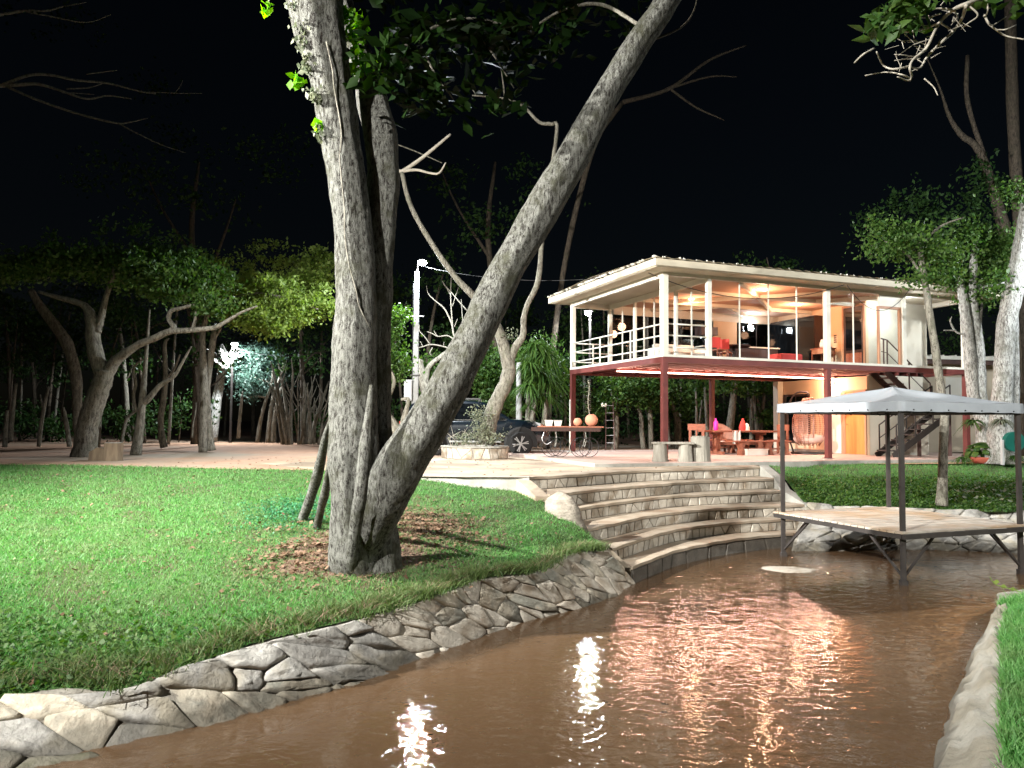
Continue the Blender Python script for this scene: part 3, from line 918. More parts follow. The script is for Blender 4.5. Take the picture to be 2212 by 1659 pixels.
house = thing('house', 'two storey cream house on red steel posts with a glazed upper room and a balcony', 'house', tuple(HC), HRZ)
def hb(name, material, *boxes, bevel=0.0, **k):
    mb = MB()
    for b in boxes: mb.box(*b)
    return mb.build(name, material, house, local=True, bevel=bevel, **k)
def sub(par, name, material, *boxes, bevel=0.0):
    mb = MB()
    for b in boxes: mb.box(*b)
    return mb.build(name, material, par, local=True, bevel=bevel)

ZF, ZC = 2.85, 5.08
FU = [0.0, 1.43, 5.6, 8.6, 11.25]
# lower posts
for u, v in [(0, 0), (5.6, 0), (11.25, 0), (0, 5.8), (5.65, 5.8)]:
    p = hb('post', M['red_steel'], (u - .075, u + .075, v - .075, v + .075, 0.012, 2.639))
    sub(p, 'base_plate', M['brown_steel'], (u - .12, u + .12, v - .12, v + .12, 0.001, 0.012))
# floor frame
hb('floor_beam', M['red_steel'], (-.08, 11.33, -.08, .08, 2.64, 2.79))
hb('floor_beam', M['red_steel'], (-.08, .08, .081, 5.719, 2.64, 2.79))
hb('floor_beam', M['red_steel'], (-.08, 11.33, 5.72, 5.88, 2.62, 2.79))
hb('floor_beam', M['red_steel'], (11.17, 11.33, .081, 5.719, 2.64, 2.79))
hb('floor_beam', M['red_steel'], (.081, 8.59, 2.84, 2.96, 2.56, 2.70))
for i in range(26):
    u = 0.33 + 0.42 * i
    if u > 11.0: break
    v1 = 0.082
    if 8.65 < u: v1 = 1.46
    hb('joist', M['red_steel'], (u - .03, u + .03, v1, 2.839, 2.66, 2.775))
    hb('joist', M['red_steel'], (u - .03, u + .03, 2.961, 5.718, 2.66, 2.775))
hb('floor_slab', M['brown_steel'], (.0, 8.66, .0, 5.84, 2.791, 2.838), (8.66, 11.3, 1.45, 5.84, 2.791, 2.838))
hb('floor_sill', M['paint_white'], (-.085, 11.34, -.09, -.01, 2.792, 2.86))
hb('floor_sill', M['paint_white'], (-.09, -.01, -.009, 5.87, 2.792, 2.86))
# upper posts
for u, v, w in [(0, 0, .085), (1.43, 0, .065), (5.6, 0, .075), (8.6, 0, .07), (11.25, 0, .075), (0, 5.8, .07), (1.43, 5.8, .06), (1.43, 4.07, .045), (1.43, 1.64, .045)]:
    hb('upper_post', M['paint_white'], (u - w, u + w, v - w, v + w, 2.862, 5.12 if v in (0, 5.8) else 4.949))
# eaves beams
hb('eaves_beam', M['paint_white'], (-.06, .06, .09, 5.73, 4.97, 5.119))
hb('eaves_beam', M['paint_white'], (.09, 11.17, -.05, .05, 5.02, 5.119))
hb('eaves_beam', M['paint_white'], (.07, 1.36, 5.75, 5.85, 4.93, 5.119))
hb('eaves_beam', M['paint_white'], (11.2, 11.3, .08, 5.8, 4.97, 5.119))
hb('gable_panel', M['paint_white'], (1.40, 1.46, .07, 5.74, 4.95, 5.119))
# roof
roof = hb('roof', M['soffit'], (-.62, 12.2, -.62, 6.4, 5.121, 5.15))
sub(roof, 'fascia', M['soffit'], (-.66, 12.24, -.66, -.621, 5.135, 5.315))
sub(roof, 'fascia', M['soffit'], (-.66, -.621, -.62, 6.44, 5.135, 5.315))
sub(roof, 'fascia', M['soffit'], (12.201, 12.24, -.62, 6.44, 5.135, 5.315))
mb = MB(); rows = []
nn = 160
for i in range(nn + 1):
    u = -.72 + 13.02 * i / nn
    dz = 0.016 * (1 if (i % 4) < 2 else 0)
    rows.append([(u, -.74, 5.325 + dz), (u, 3.0, 5.44 + dz), (u, 6.5, 5.325 + dz)])
mb.loft([[tuple(p) for p in r] for r in rows])
for i in range(40):      # leaf litter and bolt heads along the edges
    u = R.uniform(-.7, 12.2)
    mb.box(u, u + R.uniform(.01, .03), -.74 + R.uniform(0, .05), -.70, 5.33, 5.345 + R.uniform(.01, .035))
for i in range(60):
    v = R.uniform(-.7, 6.4)
    mb.box(-.73, -.66, v, v + R.uniform(.01, .03), 5.33, 5.345 + R.uniform(.02, .05))
mb.build('roof_sheet', M['paint_white'], roof, local=True)
for k in range(5):       # boards of the soffit stand proud by a lip
    sub(roof, 'soffit_board', M['soffit'], (-.6 + k * 2.56, 1.92 + k * 2.56, -.58, -.09, 5.108, 5.1205))
sub(roof, 'soffit_board', M['soffit'], (-.58, -.1, .0, 3.1, 5.108, 5.1205))
sub(roof, 'soffit_board', M['soffit'], (-.58, -.1, 3.14, 6.3, 5.108, 5.1205))
# room ceiling and its beams
hb('ceiling', M['ceiling'], (1.47, 8.59, .051, 5.69, 5.085, 5.107))
for a, b in [((1.5, 1.9), (8.55, 1.9)), ((1.5, 3.9), (8.55, 3.9)), ((2.6, .1), (4.6, 1.85)), ((4.7, 1.85), (6.6, .1)), ((2.6, 3.85), (4.6, 1.95)), ((4.7, 1.95), (6.7, 3.85)), ((6.9, 1.85), (8.4, .2)), ((3.0, 5.6), (4.8, 3.95)), ((5.0, 3.95), (7.0, 5.6))]:
    mb = MB(); mb.bar((a[0], a[1], 5.02), (b[0], b[1], 5.02), .10, .12)
    mb.build('ceiling_beam', M['paint_cream'], house, local=True)
# walls
hb('side_wall', M['wall_int'], (8.6, 8.7, 1.45, 5.84, 2.84, 5.12))
hb('stair_wall', M['paint_cream'], (8.701, 11.3, 1.46, 1.56, 0.0, 2.64), (8.701, 11.3, 1.46, 1.56, 2.84, 5.118))
hb('end_wall', M['paint_cream'], (11.2, 11.3, 1.561, 5.71, 0, 2.62), (11.2, 11.3, 1.561, 5.84, 2.84, 5.118))
hb('lower_wall', M['wall_int'], (8.6, 8.7, 1.45, 5.71, 0.0, 2.60))
hb('lower_back_wall', M['paint_cream'], (8.701, 11.19, 5.6, 5.71, 0, 2.6))
hb('lower_pier', M['paint_cream'], (8.35, 8.599, 5.45, 5.71, 0, 2.6))
hb('skirting', M['kerb'], (8.575, 8.599, 1.46, 5.44, 0, .09))
hb('back_pier', M['wall_int'], (5.67, 6.7, 5.7, 5.78, 2.84, 5.08))
hb('back_lintel', M['paint_white'], (1.5, 8.59, 5.66, 5.699, 4.78, 5.08))
hb('door_lintel', M['paint_white'], (7.62, 8.52, -.03, .03, 4.66, 5.019))
# glazing: front, balcony side, back
def pane(u0, u1, v0, v1, z0, z1):
    if abs(u1 - u0) > abs(v1 - v0): return hb('glass_pane', M['glass'], (u0, u1, v0 - .004, v0 + .004, z0, z1))
    return hb('glass_pane', M['glass'], (u0 - .004, u0 + .004, v0, v1, z0, z1))
fm = [1.5, 2.47, 3.475, 4.48, 5.52]
fm2 = [5.68, 6.61, 7.58]
for seg in (fm, fm2):
    for a, b in zip(seg[:-1], seg[1:]):
        pane(a + .013, b - .013, 0, 0, 2.862, 5.019)
    for a in seg[1:-1]: hb('mullion', M['paint_white'], (a - .012, a + .012, -.02, .02, 2.861, 5.0195))
hb('jamb', M['wood_jamb'], (7.58, 7.63, -.04, .04, 2.861, 4.655))
hb('jamb', M['wood_jamb'], (8.43, 8.49, -.04, .04, 2.861, 4.655))
hb('jamb', M['wood_jamb'], (7.631, 8.429, -.04, .04, 4.58, 4.655))
pane(7.64, 8.42, 0, 0, 2.862, 4.579)
lm = [.07, .82, 1.595, 1.685, 2.3, 2.86, 3.48, 4.025, 4.115, 4.91, 5.735]
for a, b in zip(lm[:-1], lm[1:]):
    if b - a < .12: continue
    pane(1.43, 1.43, a + .012, b - .012, 2.862, 4.948)
for a in (.82, 2.3, 2.86, 3.48, 4.91): hb('mullion', M['paint_white'], (1.41, 1.45, a - .011, a + .011, 2.861, 4.9485))
for a, b in [(1.5, 2.9), (2.92, 4.3), (4.32, 5.66), (6.71, 7.6), (7.62, 8.59)]: hb('glass_pane', M['glass_dark'], (a, b, 5.736, 5.744, 2.85, 4.775))
for a in (2.91, 4.31, 7.61): hb('mullion', M['dark_steel'], (a - .009, a + .009, 5.72, 5.76, 2.85, 4.777))
# balcony railing: three rails on each open side
rl = [3.06, 3.39, 3.705]
for z in rl:
    for a, b in [((0, .09), (0, 5.73)), ((.09, 0), (1.36, 0)), ((.07, 5.8), (1.37, 5.8))]:
        mb = MB(); mb.tube([(a[0], a[1], z), (b[0], b[1], z)], .021, 8)
        mb.build('rail', M['paint_white'], house, local=True, smooth=True)
hb('baluster', M['paint_white'], (.73, .77, 5.745, 5.79, 2.84, 3.725))
for v in (1.9, 3.85): hb('baluster', M['paint_white'], (.022, .05, v - .02, v + .02, 2.862, 3.725))
# doors of the warm side wall
d = hb('door', M['wood_dark'], (8.555, 8.598, 1.52, 2.36, 2.842, 4.95))
sub(d, 'door_frame', M['wood_jamb'], (8.54, 8.597, 1.455, 1.519, 2.841, 5.02), (8.54, 8.597, 2.361, 2.43, 2.841, 5.02), (8.54, 8.597, 1.52, 2.36, 4.951, 5.02))
sub(d, 'door_glass', M['car_glass'], (8.551, 8.5545, 1.6, 1.9, 3.5, 4.8), (8.551, 8.5545, 1.97, 2.28, 3.5, 4.8))
sub(d, 'door_panel', M['wood_red'], (8.549, 8.5545, 1.6, 2.28, 2.95, 3.4))
d = hb('door', M['wood_orange'], (8.555, 8.598, 1.52, 2.34, 0.02, 2.1), label='flat orange wooden door')
sub(d, 'door_frame', M['wood_jamb'], (8.54, 8.597, 2.341, 2.5, 0.01, 2.16), (8.54, 8.597, 1.455, 1.519, .01, 2.16), (8.54, 8.597, 1.52, 2.34, 2.101, 2.16))
sub(d, 'door_handle', M['chrome'], (8.50, 8.554, 2.24, 2.27, 1.0, 1.03))
d = hb('door', M['paint_white'], (8.56, 8.598, 2.56, 3.34, 0.02, 2.1), label='plain white door')
sub(d, 'notice', M['paint_cream'], (8.554, 8.5595, 2.8, 3.05, 1.62, 1.7))
d = hb('dark_window', M['wood_dark'], (8.56, 8.598, 4.05, 5.4, .3, 2.1))
sub(d, 'window_pane', M['car_glass'], (8.553, 8.5595, 4.12, 4.7, .4, 2.02), (8.553, 8.5595, 4.76, 5.32, .4, 2.02))
hb('fuse_box', M['grey_box'], (8.5, 8.598, 3.55, 3.85, 1.55, 1.85))
pr = hb('wall_print', M['black'], (8.585, 8.599, 3.02, 3.24, 3.86, 4.08))
mb = MB(); mb.lathe([(.06, 0), (.06, .004), (.04, .004), (.04, 0)], (8.582, 3.13, 3.97), 16, 'X'); mb.build('print_mark', M['fabric_white'], pr, local=True)
for k in range(8):
    hb('wall_tile', M['wood_dark'], (8.59, 8.599, 2.74 + .07 * (k % 2), 2.79 + .07 * (k % 2), 3.82 + .075 * (k // 2), 3.875 + .075 * (k // 2)))
hb('curtain_rail', M['wood_dark'], (8.57, 8.6, 3.12, 3.15, 3.4, 3.62))
# lamps of the house
def downlight(u, v, power):
    l = hb('downlight', M['lamp_warm'], (u - .17, u + .17, v - .06, v + .06, 5.055, 5.075))
    sub(l, 'lamp_housing', M['paint_white'], (u - .19, u + .19, v - .08, v + .08, 5.0755, 5.0845))
    lamp('downlight_lamp', 'POINT', tuple(H(u, v, 4.72)), power * 1.6, (1.0, 0.52, 0.30), 0.16, l)
downlight(4.07, 1.0, 75)
downlight(3.2, 3.3, 65)
downlight(7.0, 2.9, 100)
l = hb('glowing_square', M['lamp_cool'], (7.15, 7.33, 5.56, 5.6, 4.5, 4.68))  # small glowing white square in front of the back wall
sub(l, 'lamp_housing', M['black'], (7.14, 7.34, 5.601, 5.659, 4.49, 4.69))  # black backing of the square
l = hb('led_strip', M['led_warm'], (.1, 8.55, 2.80, 2.8385, 2.56, 2.592))
for i in range(3):
    u = 1.5 + 2.85 * i
    lamp('led_strip_light', 'AREA', tuple(H(u, 2.76, 2.53)), 110, (1.0, 0.50, 0.36), parent=l, target=tuple(H(u, 2.0, 0.0)), size=(2.8, 0.06))
    lamp('led_strip_light', 'AREA', tuple(H(u, 2.74, 2.57)), 20, (1.0, 0.50, 0.36), parent=l, target=tuple(H(u, .6, 2.9)), size=(2.8, 0.05))
l = hb('wall_lamp', M['lamp_warm'], (8.5, 8.56, 2.86, 2.98, 2.4, 2.5))
sub(l, 'lamp_housing', M['brown_steel'], (8.561, 8.598, 2.84, 3.0, 2.38, 2.52))
lamp('wall_lamp_light', 'POINT', tuple(H(8.2, 2.92, 2.42)), 170, (1.0, 0.60, 0.36), 0.1, l)
l = hb('bulkhead_lamp', M['lamp_cool'], (8.72, 8.86, .3, .42, 4.84, 4.96))
sub(l, 'lamp_housing', M['paint_white'], (8.7, 8.88, .28, .44, 4.961, 5.02))
lamp('bulkhead_lamp_light', 'POINT', tuple(H(9.05, .55, 4.75)), 42, (0.92, 0.97, 1.0), 0.1, l)

# outside stairs
st = thing('steel_staircase', 'brown steel staircase turning up through the end of the house', 'staircase', tuple(H(8.3, .45, 0)), HRZ)
def flight(u0, z0, u1, z1, v0, v1, n, mname):
    for v in (v0, v1):
        mb = MB()
        a, b = H(u0, v, z0), H(u1, v, z1)
        mb.bar(a, b, .04, .20)
        mb.build('stringer', M[mname], st)
    for i in range(n):
        f = (i + .5) / n
        u = u0 + (u1 - u0) * f; z = z0 + (z1 - z0) * f + .07
        mb = MB()
        c = [H(u - .14, v0 + .02, z), H(u + .14, v0 + .02, z), H(u + .14, v1 - .02, z), H(u - .14, v1 - .02, z)]
        mb.add(c + [p + Vector((0, 0, .04)) for p in c], [(3, 2, 1, 0), (4, 5, 6, 7), (0, 1, 5, 4), (1, 2, 6, 5), (2, 3, 7, 6), (3, 0, 4, 7)])
        mb.build('stair_tread', M[mname], st)
def handrail(pts, mname, posts):
    mb = MB(); mb.tube([H(*p) for p in pts], .022, 8); mb.build('handrail', M[mname], st, smooth=True)
    mb = MB(); mb.tube([H(p[0], p[1], p[2] - .42) for p in pts], .014, 6); mb.build('mid_rail', M[mname], st, smooth=True)
    for f in posts:
        i = min(int(f), len(pts) - 2); t = f - i
        p = Vector(pts[i]).lerp(Vector(pts[i + 1]), t)
        mb = MB(); mb.bar(H(p.x, p.y, p.z - .92), H(p.x, p.y, p.z), .035); mb.build('rail_post', M[mname], st)
flight(8.25, .02, 10.65, 1.36, .12, .78, 8, 'dark_steel')
handrail([(8.4, .12, 1.0), (10.7, .12, 2.30)], 'dark_steel', (.0, .34, .67, 1.0))
handrail([(8.4, .78, 1.0), (10.7, .78, 2.30)], 'dark_steel', (.0, .5, 1.0))
mb = MB()
c = [H(10.62, .1, 1.38), H(11.15, .1, 1.38), H(11.15, 1.42, 1.38), H(10.62, 1.42, 1.38)]
mb.add(c + [p + Vector((0, 0, .06)) for p in c], [(3, 2, 1, 0), (4, 5, 6, 7), (0, 1, 5, 4), (1, 2, 6, 5), (2, 3, 7, 6), (3, 0, 4, 7)])
mb.build('landing', M['brown_steel'], st)
flight(10.65, 1.36, 8.75, 2.74, .84, 1.4, 7, 'brown_steel')
handrail([(8.6, .84, 3.78), (8.85, .84, 3.74), (10.7, .84, 2.38)], 'brown_steel', (.4, 1.0, 1.5, 2.0))
for u, v in ((9.77, .5), (11.1, .5)):
    mb = MB(); mb.bar(H(u, v, 0), H(u, v, 1.0 if u < 10 else 1.38), .09); mb.build('support_post', M['brown_steel'], st)

# ------------------------------------------------------------------ annex on the far right
ax = thing('annex', 'low beige annex with a white roof edge and an orange door behind the right trees', 'building', (15.0, 28.0, 0), HRZ * 0.4)
def ab(name, material, *boxes, par=None):
    mb = MB()
    for b in boxes: mb.box(*b)
    return mb.build(name, material, par or ax, local=True)
ab('wall', M['annex_wall'], (-.3, 12, 0, .2, 0, 3.3), (-.3, -.1, .201, 6, 0, 3.3))
r_ = ab('roof', M['paint_white'], (-.9, 13, -.55, 6.5, 3.42, 3.55))
ab('fascia', M['brown_steel'], (-.85, 12.9, -.5, -.42, 3.25, 3.419), par=r_)
ab('soffit', M['soffit'], (-.84, 12.9, -.419, -.01, 3.36, 3.4195), par=r_)
mb = MB()
for i in range(26): mb.box(-.8 + i * .5, -.74 + i * .5, -.56, .3, 3.551, 3.585)
mb.build('roof_rib', M['paint_white'], r_, local=True)
d = ab('door', M['wood_orange'], (4.05, 5.3, -.04, -.001, 0, 2.3))
ab('door_header', M['red_steel'], (3.7, 5.6, -.06, -.002, 2.42, 2.6), par=d)
ab('window', M['paint_white'], (1.2, 2.3, -.03, -.001, 1.9, 2.8))
for x in (.35, .85, 1.0): ab('downpipe', M['dark_steel'], (x, x + .025, -.05, -.02, 2.2, 3.3))

# ------------------------------------------------------------------ things in the upper room
def furn(name, label, cat, u, v, z, rz=0.0, group=None): return thing(name, label, cat, tuple(H(u, v, z)), HRZ + rz, group)
def part(par, name, material, *boxes, bevel=0.0):
    mb = MB()
    for b in boxes: mb.box(*b)
    return mb.build(name, material, par, local=True, bevel=bevel)
s = furn('sofa', 'long cream sofa behind the glass of the upper room', 'sofa', 2.6, 3.3, ZF)
part(s, 'seat', M['fabric_white'], (-.75, .75, -.4, .2, .12, .42), bevel=.04)
part(s, 'backrest', M['fabric_white'], (-.75, .75, .2, .42, .12, .72), bevel=.05)
part(s, 'armrest', M['fabric_white'], (-.92, -.75, -.4, .42, .12, .58), bevel=.04)
part(s, 'armrest', M['fabric_white'], (.75, .92, -.4, .42, .12, .58), bevel=.04)
for i, (u, v, lab) in enumerate([(3.35, 2.2, 'red dining chair next to the sofa in the upper room'), (4.1, 2.9, 'red dining chair at the dark round table upstairs')]):
    c = furn('dining_chair', lab, 'chair', u, v, ZF, 2.2 * i, 'red chairs in the upper room')
    part(c, 'seat', M['wood_red'], (-.2, .2, -.2, .2, .43, .47))
    part(c, 'backrest', M['red_cloth'], (-.2, .2, .17, .2, .55, .88))
    for x in (-.18, .16):
        for y in (-.18, .17): part(c, 'leg', M['wood_red'], (x, x + .03, y, y + .03, 0, .43 if y < 0 else .56))
t = furn('round_table', 'dark round table in the middle of the upper room', 'table', 4.75, 3.3, ZF)
mb = MB(); mb.lathe([(.5, .70), (.55, .72), (.55, .75), (.5, .76)], n=24); mb.build('tabletop', M['wood_dark'], t, local=True)
mb = MB(); mb.lathe([(.22, 0), (.2, .04), (.05, .1), (.05, .7)], n=14); mb.build('pedestal', M['wood_dark'], t, local=True)
k = furn('kitchen_counter', 'dark counter with a thin white top at the back of the upper room', 'counter', 6.3, 4.3, ZF)
part(k, 'cabinet', M['wood_dark'], (-.9, .9, -.25, .3, 0, .8)); part(k, 'worktop', M['paint_white'], (-.95, .95, -.3, .33, .801, .84))
k = furn('ottoman', 'low red ottoman on the floor of the upper room', 'ottoman', 5.35, 1.5, ZF)
part(k, 'cushion', M['red_cloth'], (-.42, .42, -.3, .3, .06, .34), bevel=.04)
for x in (-.38, .34):
    for y in (-.26, .22): part(k, 'foot', M['wood_dark'], (x, x + .04, y, y + .04, 0, .06))
k = furn('side_table', 'small wooden side table against the ochre wall upstairs', 'table', 8.2, 2.95, ZF)
part(k, 'tabletop', M['wood_red'], (-.25, .25, -.35, .35, .74, .78))
for x in (-.22, .18):
    for y in (-.32, .28): part(k, 'leg', M['wood_red'], (x, x + .04, y, y + .04, 0, .74))
part(k, 'drawer', M['wood_jamb'], (-.24, .2, -.27, .27, .58, .738))
k = furn('white_jug', 'white jug standing on the wooden side table upstairs', 'jug', 8.2, 2.95, ZF + .781)
mb = MB(); mb.lathe([(.08, 0), (.12, .08), (.11, .2), (.07, .26), (.08, .3)], n=16); mb.build('body', M['fabric_white'], k, smooth=True, local=True)
mb = MB(); mb.tube(spline([(.1, 0, .24), (.19, 0, .2), (.17, 0, .1), (.11, 0, .07)], 4), .012, 6); mb.build('handle', M['fabric_white'], k, smooth=True, local=True)
k = furn('tall_cabinet', 'tall dark glossy cabinet standing against the side wall upstairs', 'cabinet', 8.36, 4.45, ZF)
part(k, 'carcass', M['wood_dark'], (-.2, .22, -1.15, 1.15, 0, 1.98))
for y in (-1.14, -.38, .385): part(k, 'door', M['car_glass'], (-.225, -.201, y, y + .75, .06, 1.95))
k = furn('cooking_range', 'dark stove box with an open shelf beside the pier upstairs', 'stove', 5.0, 5.1, ZF)
part(k, 'body', M['black'], (-.4, .4, -.3, .3, 0, .86)); part(k, 'hood', M['wood_dark'], (-.35, .35, -.1, .3, 1.3, 1.6)); part(k, 'shelf', M['paint_white'], (-.45, .45, -.32, .3, .861, .89))

# ------------------------------------------------------------------ under the house
pt = furn('picnic_table', 'long reddish wooden table with carved trestle legs on the patio', 'table', 4.75, 3.1, 0)
for i in range(4): part(pt, 'plank', M['wood_red'], (-1.25, 1.25, -.46 + .233 * i, -.232 + .233 * i, .72, .775), bevel=.006)
for x in (-.85, .85):
    part(pt, 'leg', M['wood_red'], (x - .05, x + .05, -.3, .3, .64, .719), (x - .06, x + .06, -.13, .13, .1, .639), (x - .05, x + .05, -.36, .36, 0, .099))
part(pt, 'stretcher', M['wood_red'], (-.8, .8, -.03, .03, .3, .4))
def bench(u, v, lab, L=1.15, rz=0.0):
    b = furn('picnic_bench', lab, 'bench', u, v, 0, rz, 'benches of the picnic table')
    part(b, 'seat', M['wood_red'], (-L, L, -.17, .17, .42, .46), bevel=.006)
    for x in (-L * .62, L * .3, L * .85):
        mb = MB(); mb.prism([(x - .05, .0), (x + .13, .0), (x + .04, .2), (x + .1, .419), (x - .12, .419), (x - .02, .2)], 'Y', -.13, .13); mb.build('leg', M['wood_red'], b, local=True)
    part(b, 'stretcher', M['wood_red'], (-L * .6, L * .85, -.02, .02, .17, .22))
bench(4.95, 2.3, 'long reddish bench on the near side of the picnic table')
bench(4.7, 3.9, 'reddish bench on the far side of the picnic table, mostly hidden')
def chair(u, v, rz, lab):
    c = furn('wooden_chair', lab, 'chair', u, v, 0, rz, 'wooden chairs around the picnic table')
    part(c, 'seat', M['wood_red'], (-.24, .24, -.22, .24, .42, .46))
    part(c, 'top_rail', M['wood_red'], (-.27, .27, .24, .28, .78, .98))
    for x in (-.2, -.02, .16): part(c, 'slat', M['wood_red'], (x, x + .05, .245, .265, .46, .78))
    for x in (-.24, .19):
        part(c, 'leg', M['wood_red'], (x, x + .05, -.22, -.17, 0, .419)); part(c, 'leg', M['wood_red'], (x, x + .05, .23, .28, 0, .78))
    return c
chair(3.05, 2.95, 2.5, 'reddish wooden chair at the left end of the picnic table')
chair(6.55, 3.35, -1.5, 'reddish wooden chair at the right end of the picnic table')
k = furn('round_armchair', 'low armchair with a rounded back behind the picnic table', 'armchair', 5.35, 4.6, 0, 3.14)
mb = MB()
for r0, r1, z0, z1 in [(.5, .42, .3, .98)]:
    rows = []
    for i in range(15):
        a = math.radians(-15 + 210 * i / 14); top = .62 + .38 * max(0, math.sin(a)) ** 1.5
        rows.append([(r0 * math.cos(a), -r0 * math.sin(a) + .1, .25), (r0 * math.cos(a), -r0 * math.sin(a) + .1, top), (r1 * math.cos(a), -r1 * math.sin(a) + .1, top), (r1 * math.cos(a), -r1 * math.sin(a) + .1, .25)])
    mb.loft(rows)
mb.build('backrest', M['wicker'], k, local=True, smooth=False)
mb = MB(); mb.lathe([(.4, .25), (.43, .3), (.42, .42), (.36, .45)], (0, .1, 0), 20); mb.build('seat', M['cushion'], k, local=True, smooth=True)
for a in (.7, 2.4, 3.9, 5.5): part(k, 'leg', M['wood_dark'], (.36 * math.cos(a) - .03, .36 * math.cos(a) + .03, .1 + .36 * math.sin(a) - .03, .1 + .36 * math.sin(a) + .03, 0, .25))
k = furn('pink_bottle', 'bright pink bottle standing on the picnic table', 'bottle', 3.95, 3.2, .776)
mb = MB(); mb.lathe([(.065, 0), (.075, .02), (.075, .27), (.03, .32), (.03, .35)], n=16); mb.build('body', M['pink'], k, local=True, smooth=True)
mb = MB(); mb.lathe([(.034, .351), (.034, .39)], n=12); mb.build('cap', M['pink'], k, local=True)
k = furn('red_bag', 'red and pale bag slumped on the picnic table', 'bag', 5.0, 3.2, .776)
mb = MB(); mb.loft([[(.1 * math.cos(a) * s * 1.1 + .05 * z, .07 * math.sin(a) * s, z) for a in [2 * math.pi * i / 12 for i in range(12)]] for z, s in [(0, 1.1), (.1, 1.2), (.22, .9), (.32, .55), (.4, .2)]], close=True); mb.build('body', M['red_cloth'], k, local=True, smooth=True)
mb = MB(); mb.loft([[(.17 + .09 * math.cos(a) * s, .07 * math.sin(a) * s, z) for a in [2 * math.pi * i / 10 for i in range(10)]] for z, s in [(0, 1.2), (.1, 1.15), (.2, .8), (.24, .3)]], close=True); mb.build('side_pouch', M['fabric_white'], k, local=True, smooth=True)
k = furn('white_cloth', 'white cloth hanging over the edge of the picnic table', 'cloth', 4.3, 2.66, .45)
mb = MB(); mb.loft([[(-.12 + .06 * j, -.03 + .02 * math.sin(j * 2.0), z) for j in range(6)] for z in (-.1, .1, .28, .325)]); mb.loft([[(-.12 + .06 * j, -.025 + .02 * math.sin(j * 2.0), z) for j in range(5, -1, -1)] for z in (-.1, .1, .28, .325)])
o = mb.build('folds', M['fabric_white'], k, local=True)
k = furn('white_crate', 'pale box lying on the patio under the near bench', 'box', 4.7, 2.15, .0)
part(k, 'body', M['fabric_white'], (-.4, .4, -.1, .1, 0, .17)); part(k, 'lid', M['paint_white'], (-.42, .42, -.12, .12, .171, .2))
# egg chair
eg = furn('egg_chair', 'hanging wicker egg chair on a stand against the lower wall', 'chair', 7.35, 2.75, 0, math.radians(20))
mb = MB(); mb.tube([(.55 * math.cos(a), .55 * math.sin(a), .03) for a in [2 * math.pi * i / 20 for i in range(21)]], .03, 8, cap=False); mb.build('stand_ring', M['dark_steel'], eg, local=True, smooth=True)
mb = MB(); mb.tube(spline([(.0, .55, .03), (0, .75, .7), (0, .72, 1.6), (0, .45, 2.05), (0, .05, 2.08), (0, 0, 1.98)], 6), .03, 8); mb.build('stand_pole', M['dark_steel'], eg, local=True, smooth=True)
def eggp(a, t):
    """t 0 at the bottom, 1 at the neck"""
    z = .28 + 1.6 * t
    r = .60 * math.sin(math.pi * min(1, (.18 + .82 * (1 - t) ** 1.0))) ** .7 if t > .45 else .60 * math.sin(math.pi * (.14 + .40 * t / .45)) ** .55
    r = max(.05, r * (1 - .55 * max(0, t - .55) / .45))
    return Vector((r * math.cos(a), r * .82 * math.sin(a), z))
for i in range(16):
    a = math.radians(-50 + 280 * i / 15)
    mb = MB(); mb.tube([eggp(a, j / 14) for j in range(15)], .011, 5); mb.build('cane', M['wicker'], eg, local=True, smooth=True)
for j in range(21):
    t = .05 + .043 * j
    a0, a1 = (-50, 230)
    mb = MB(); mb.tube([eggp(math.radians(a0 + (a1 - a0) * i / 24), t) + Vector((0, 0, .012 * (i % 2))) for i in range(25)], .008, 4); mb.build('weave', M['wicker'], eg, local=True)
mb = MB(); mb.tube([eggp(math.radians(-52), j / 14) for j in range(15)] + [eggp(math.radians(232), j / 14) for j in range(14, -1, -1)], .022, 8); mb.build('rim', M['wicker'], eg, local=True, smooth=True)
mb = MB(); mb.lathe([(.2, .34), (.42, .38), (.5, .5), (.46, .62), (.2, .66)], n=20); mb.build('cushion', M['cushion'], eg, local=True, smooth=True)
mb = MB(); mb.loft([[eggp(math.radians(40 + 100 * i / 8), .2 + .1 * j) * 1.0 + Vector((0, -.05, 0)) for j in range(6)] for i in range(9)]); mb.build('back_cushion', M['cushion'], eg, local=True, smooth=True)
# ------------------------------------------------------------------ tent with a deck standing in the water
GN, GL = gz(1952, 1264, WATER_Z), gz(1689.5, 1200.7, WATER_Z)
ga = (GL - GN); ga.z = 0
gs = 2.9
ga = ga.normalized()
gb = Vector((ga.y, -ga.x, 0))
gaz = thing('gazebo', 'tent with grey white canopy on dark steel posts over a wooden deck in the water', 'gazebo', (GN.x, GN.y, WATER_Z), math.atan2(gb.y, gb.x))
def Gp(a, b, z): return Vector((GN.x, GN.y, 0)) + gb * a + ga * b + Vector((0, 0, z))     # a to the right edge, b to the left corner
def gbar(name, p, q, w, h=None, m='dark_steel'):
    mb = MB(); mb.bar(p, q, w, h); return mb.build(name, M[m], gaz)
ZD = -0.80
for a, b in [(0, 0), (0, gs), (gs, 0), (gs, gs)]:
    mb = MB(); mb.bar(Gp(a, b, -1.93), Gp(a, b, 1.32), .072); mb.build('post', M['dark_steel'], gaz)
    mb = MB(); mb.bar(Gp(a, b, -1.9), Gp(a, b, -1.62), .11); mb.build('post_foot', M['dark_steel'], gaz)
o_ = .12
for p, q in [((-o_, -o_), (gs + o_, -o_)), ((-o_, gs + o_), (gs + o_, gs + o_))]:
    gbar('deck_beam', Gp(p[0], p[1], ZD - .075), Gp(q[0], q[1], ZD - .075), .05, .08)
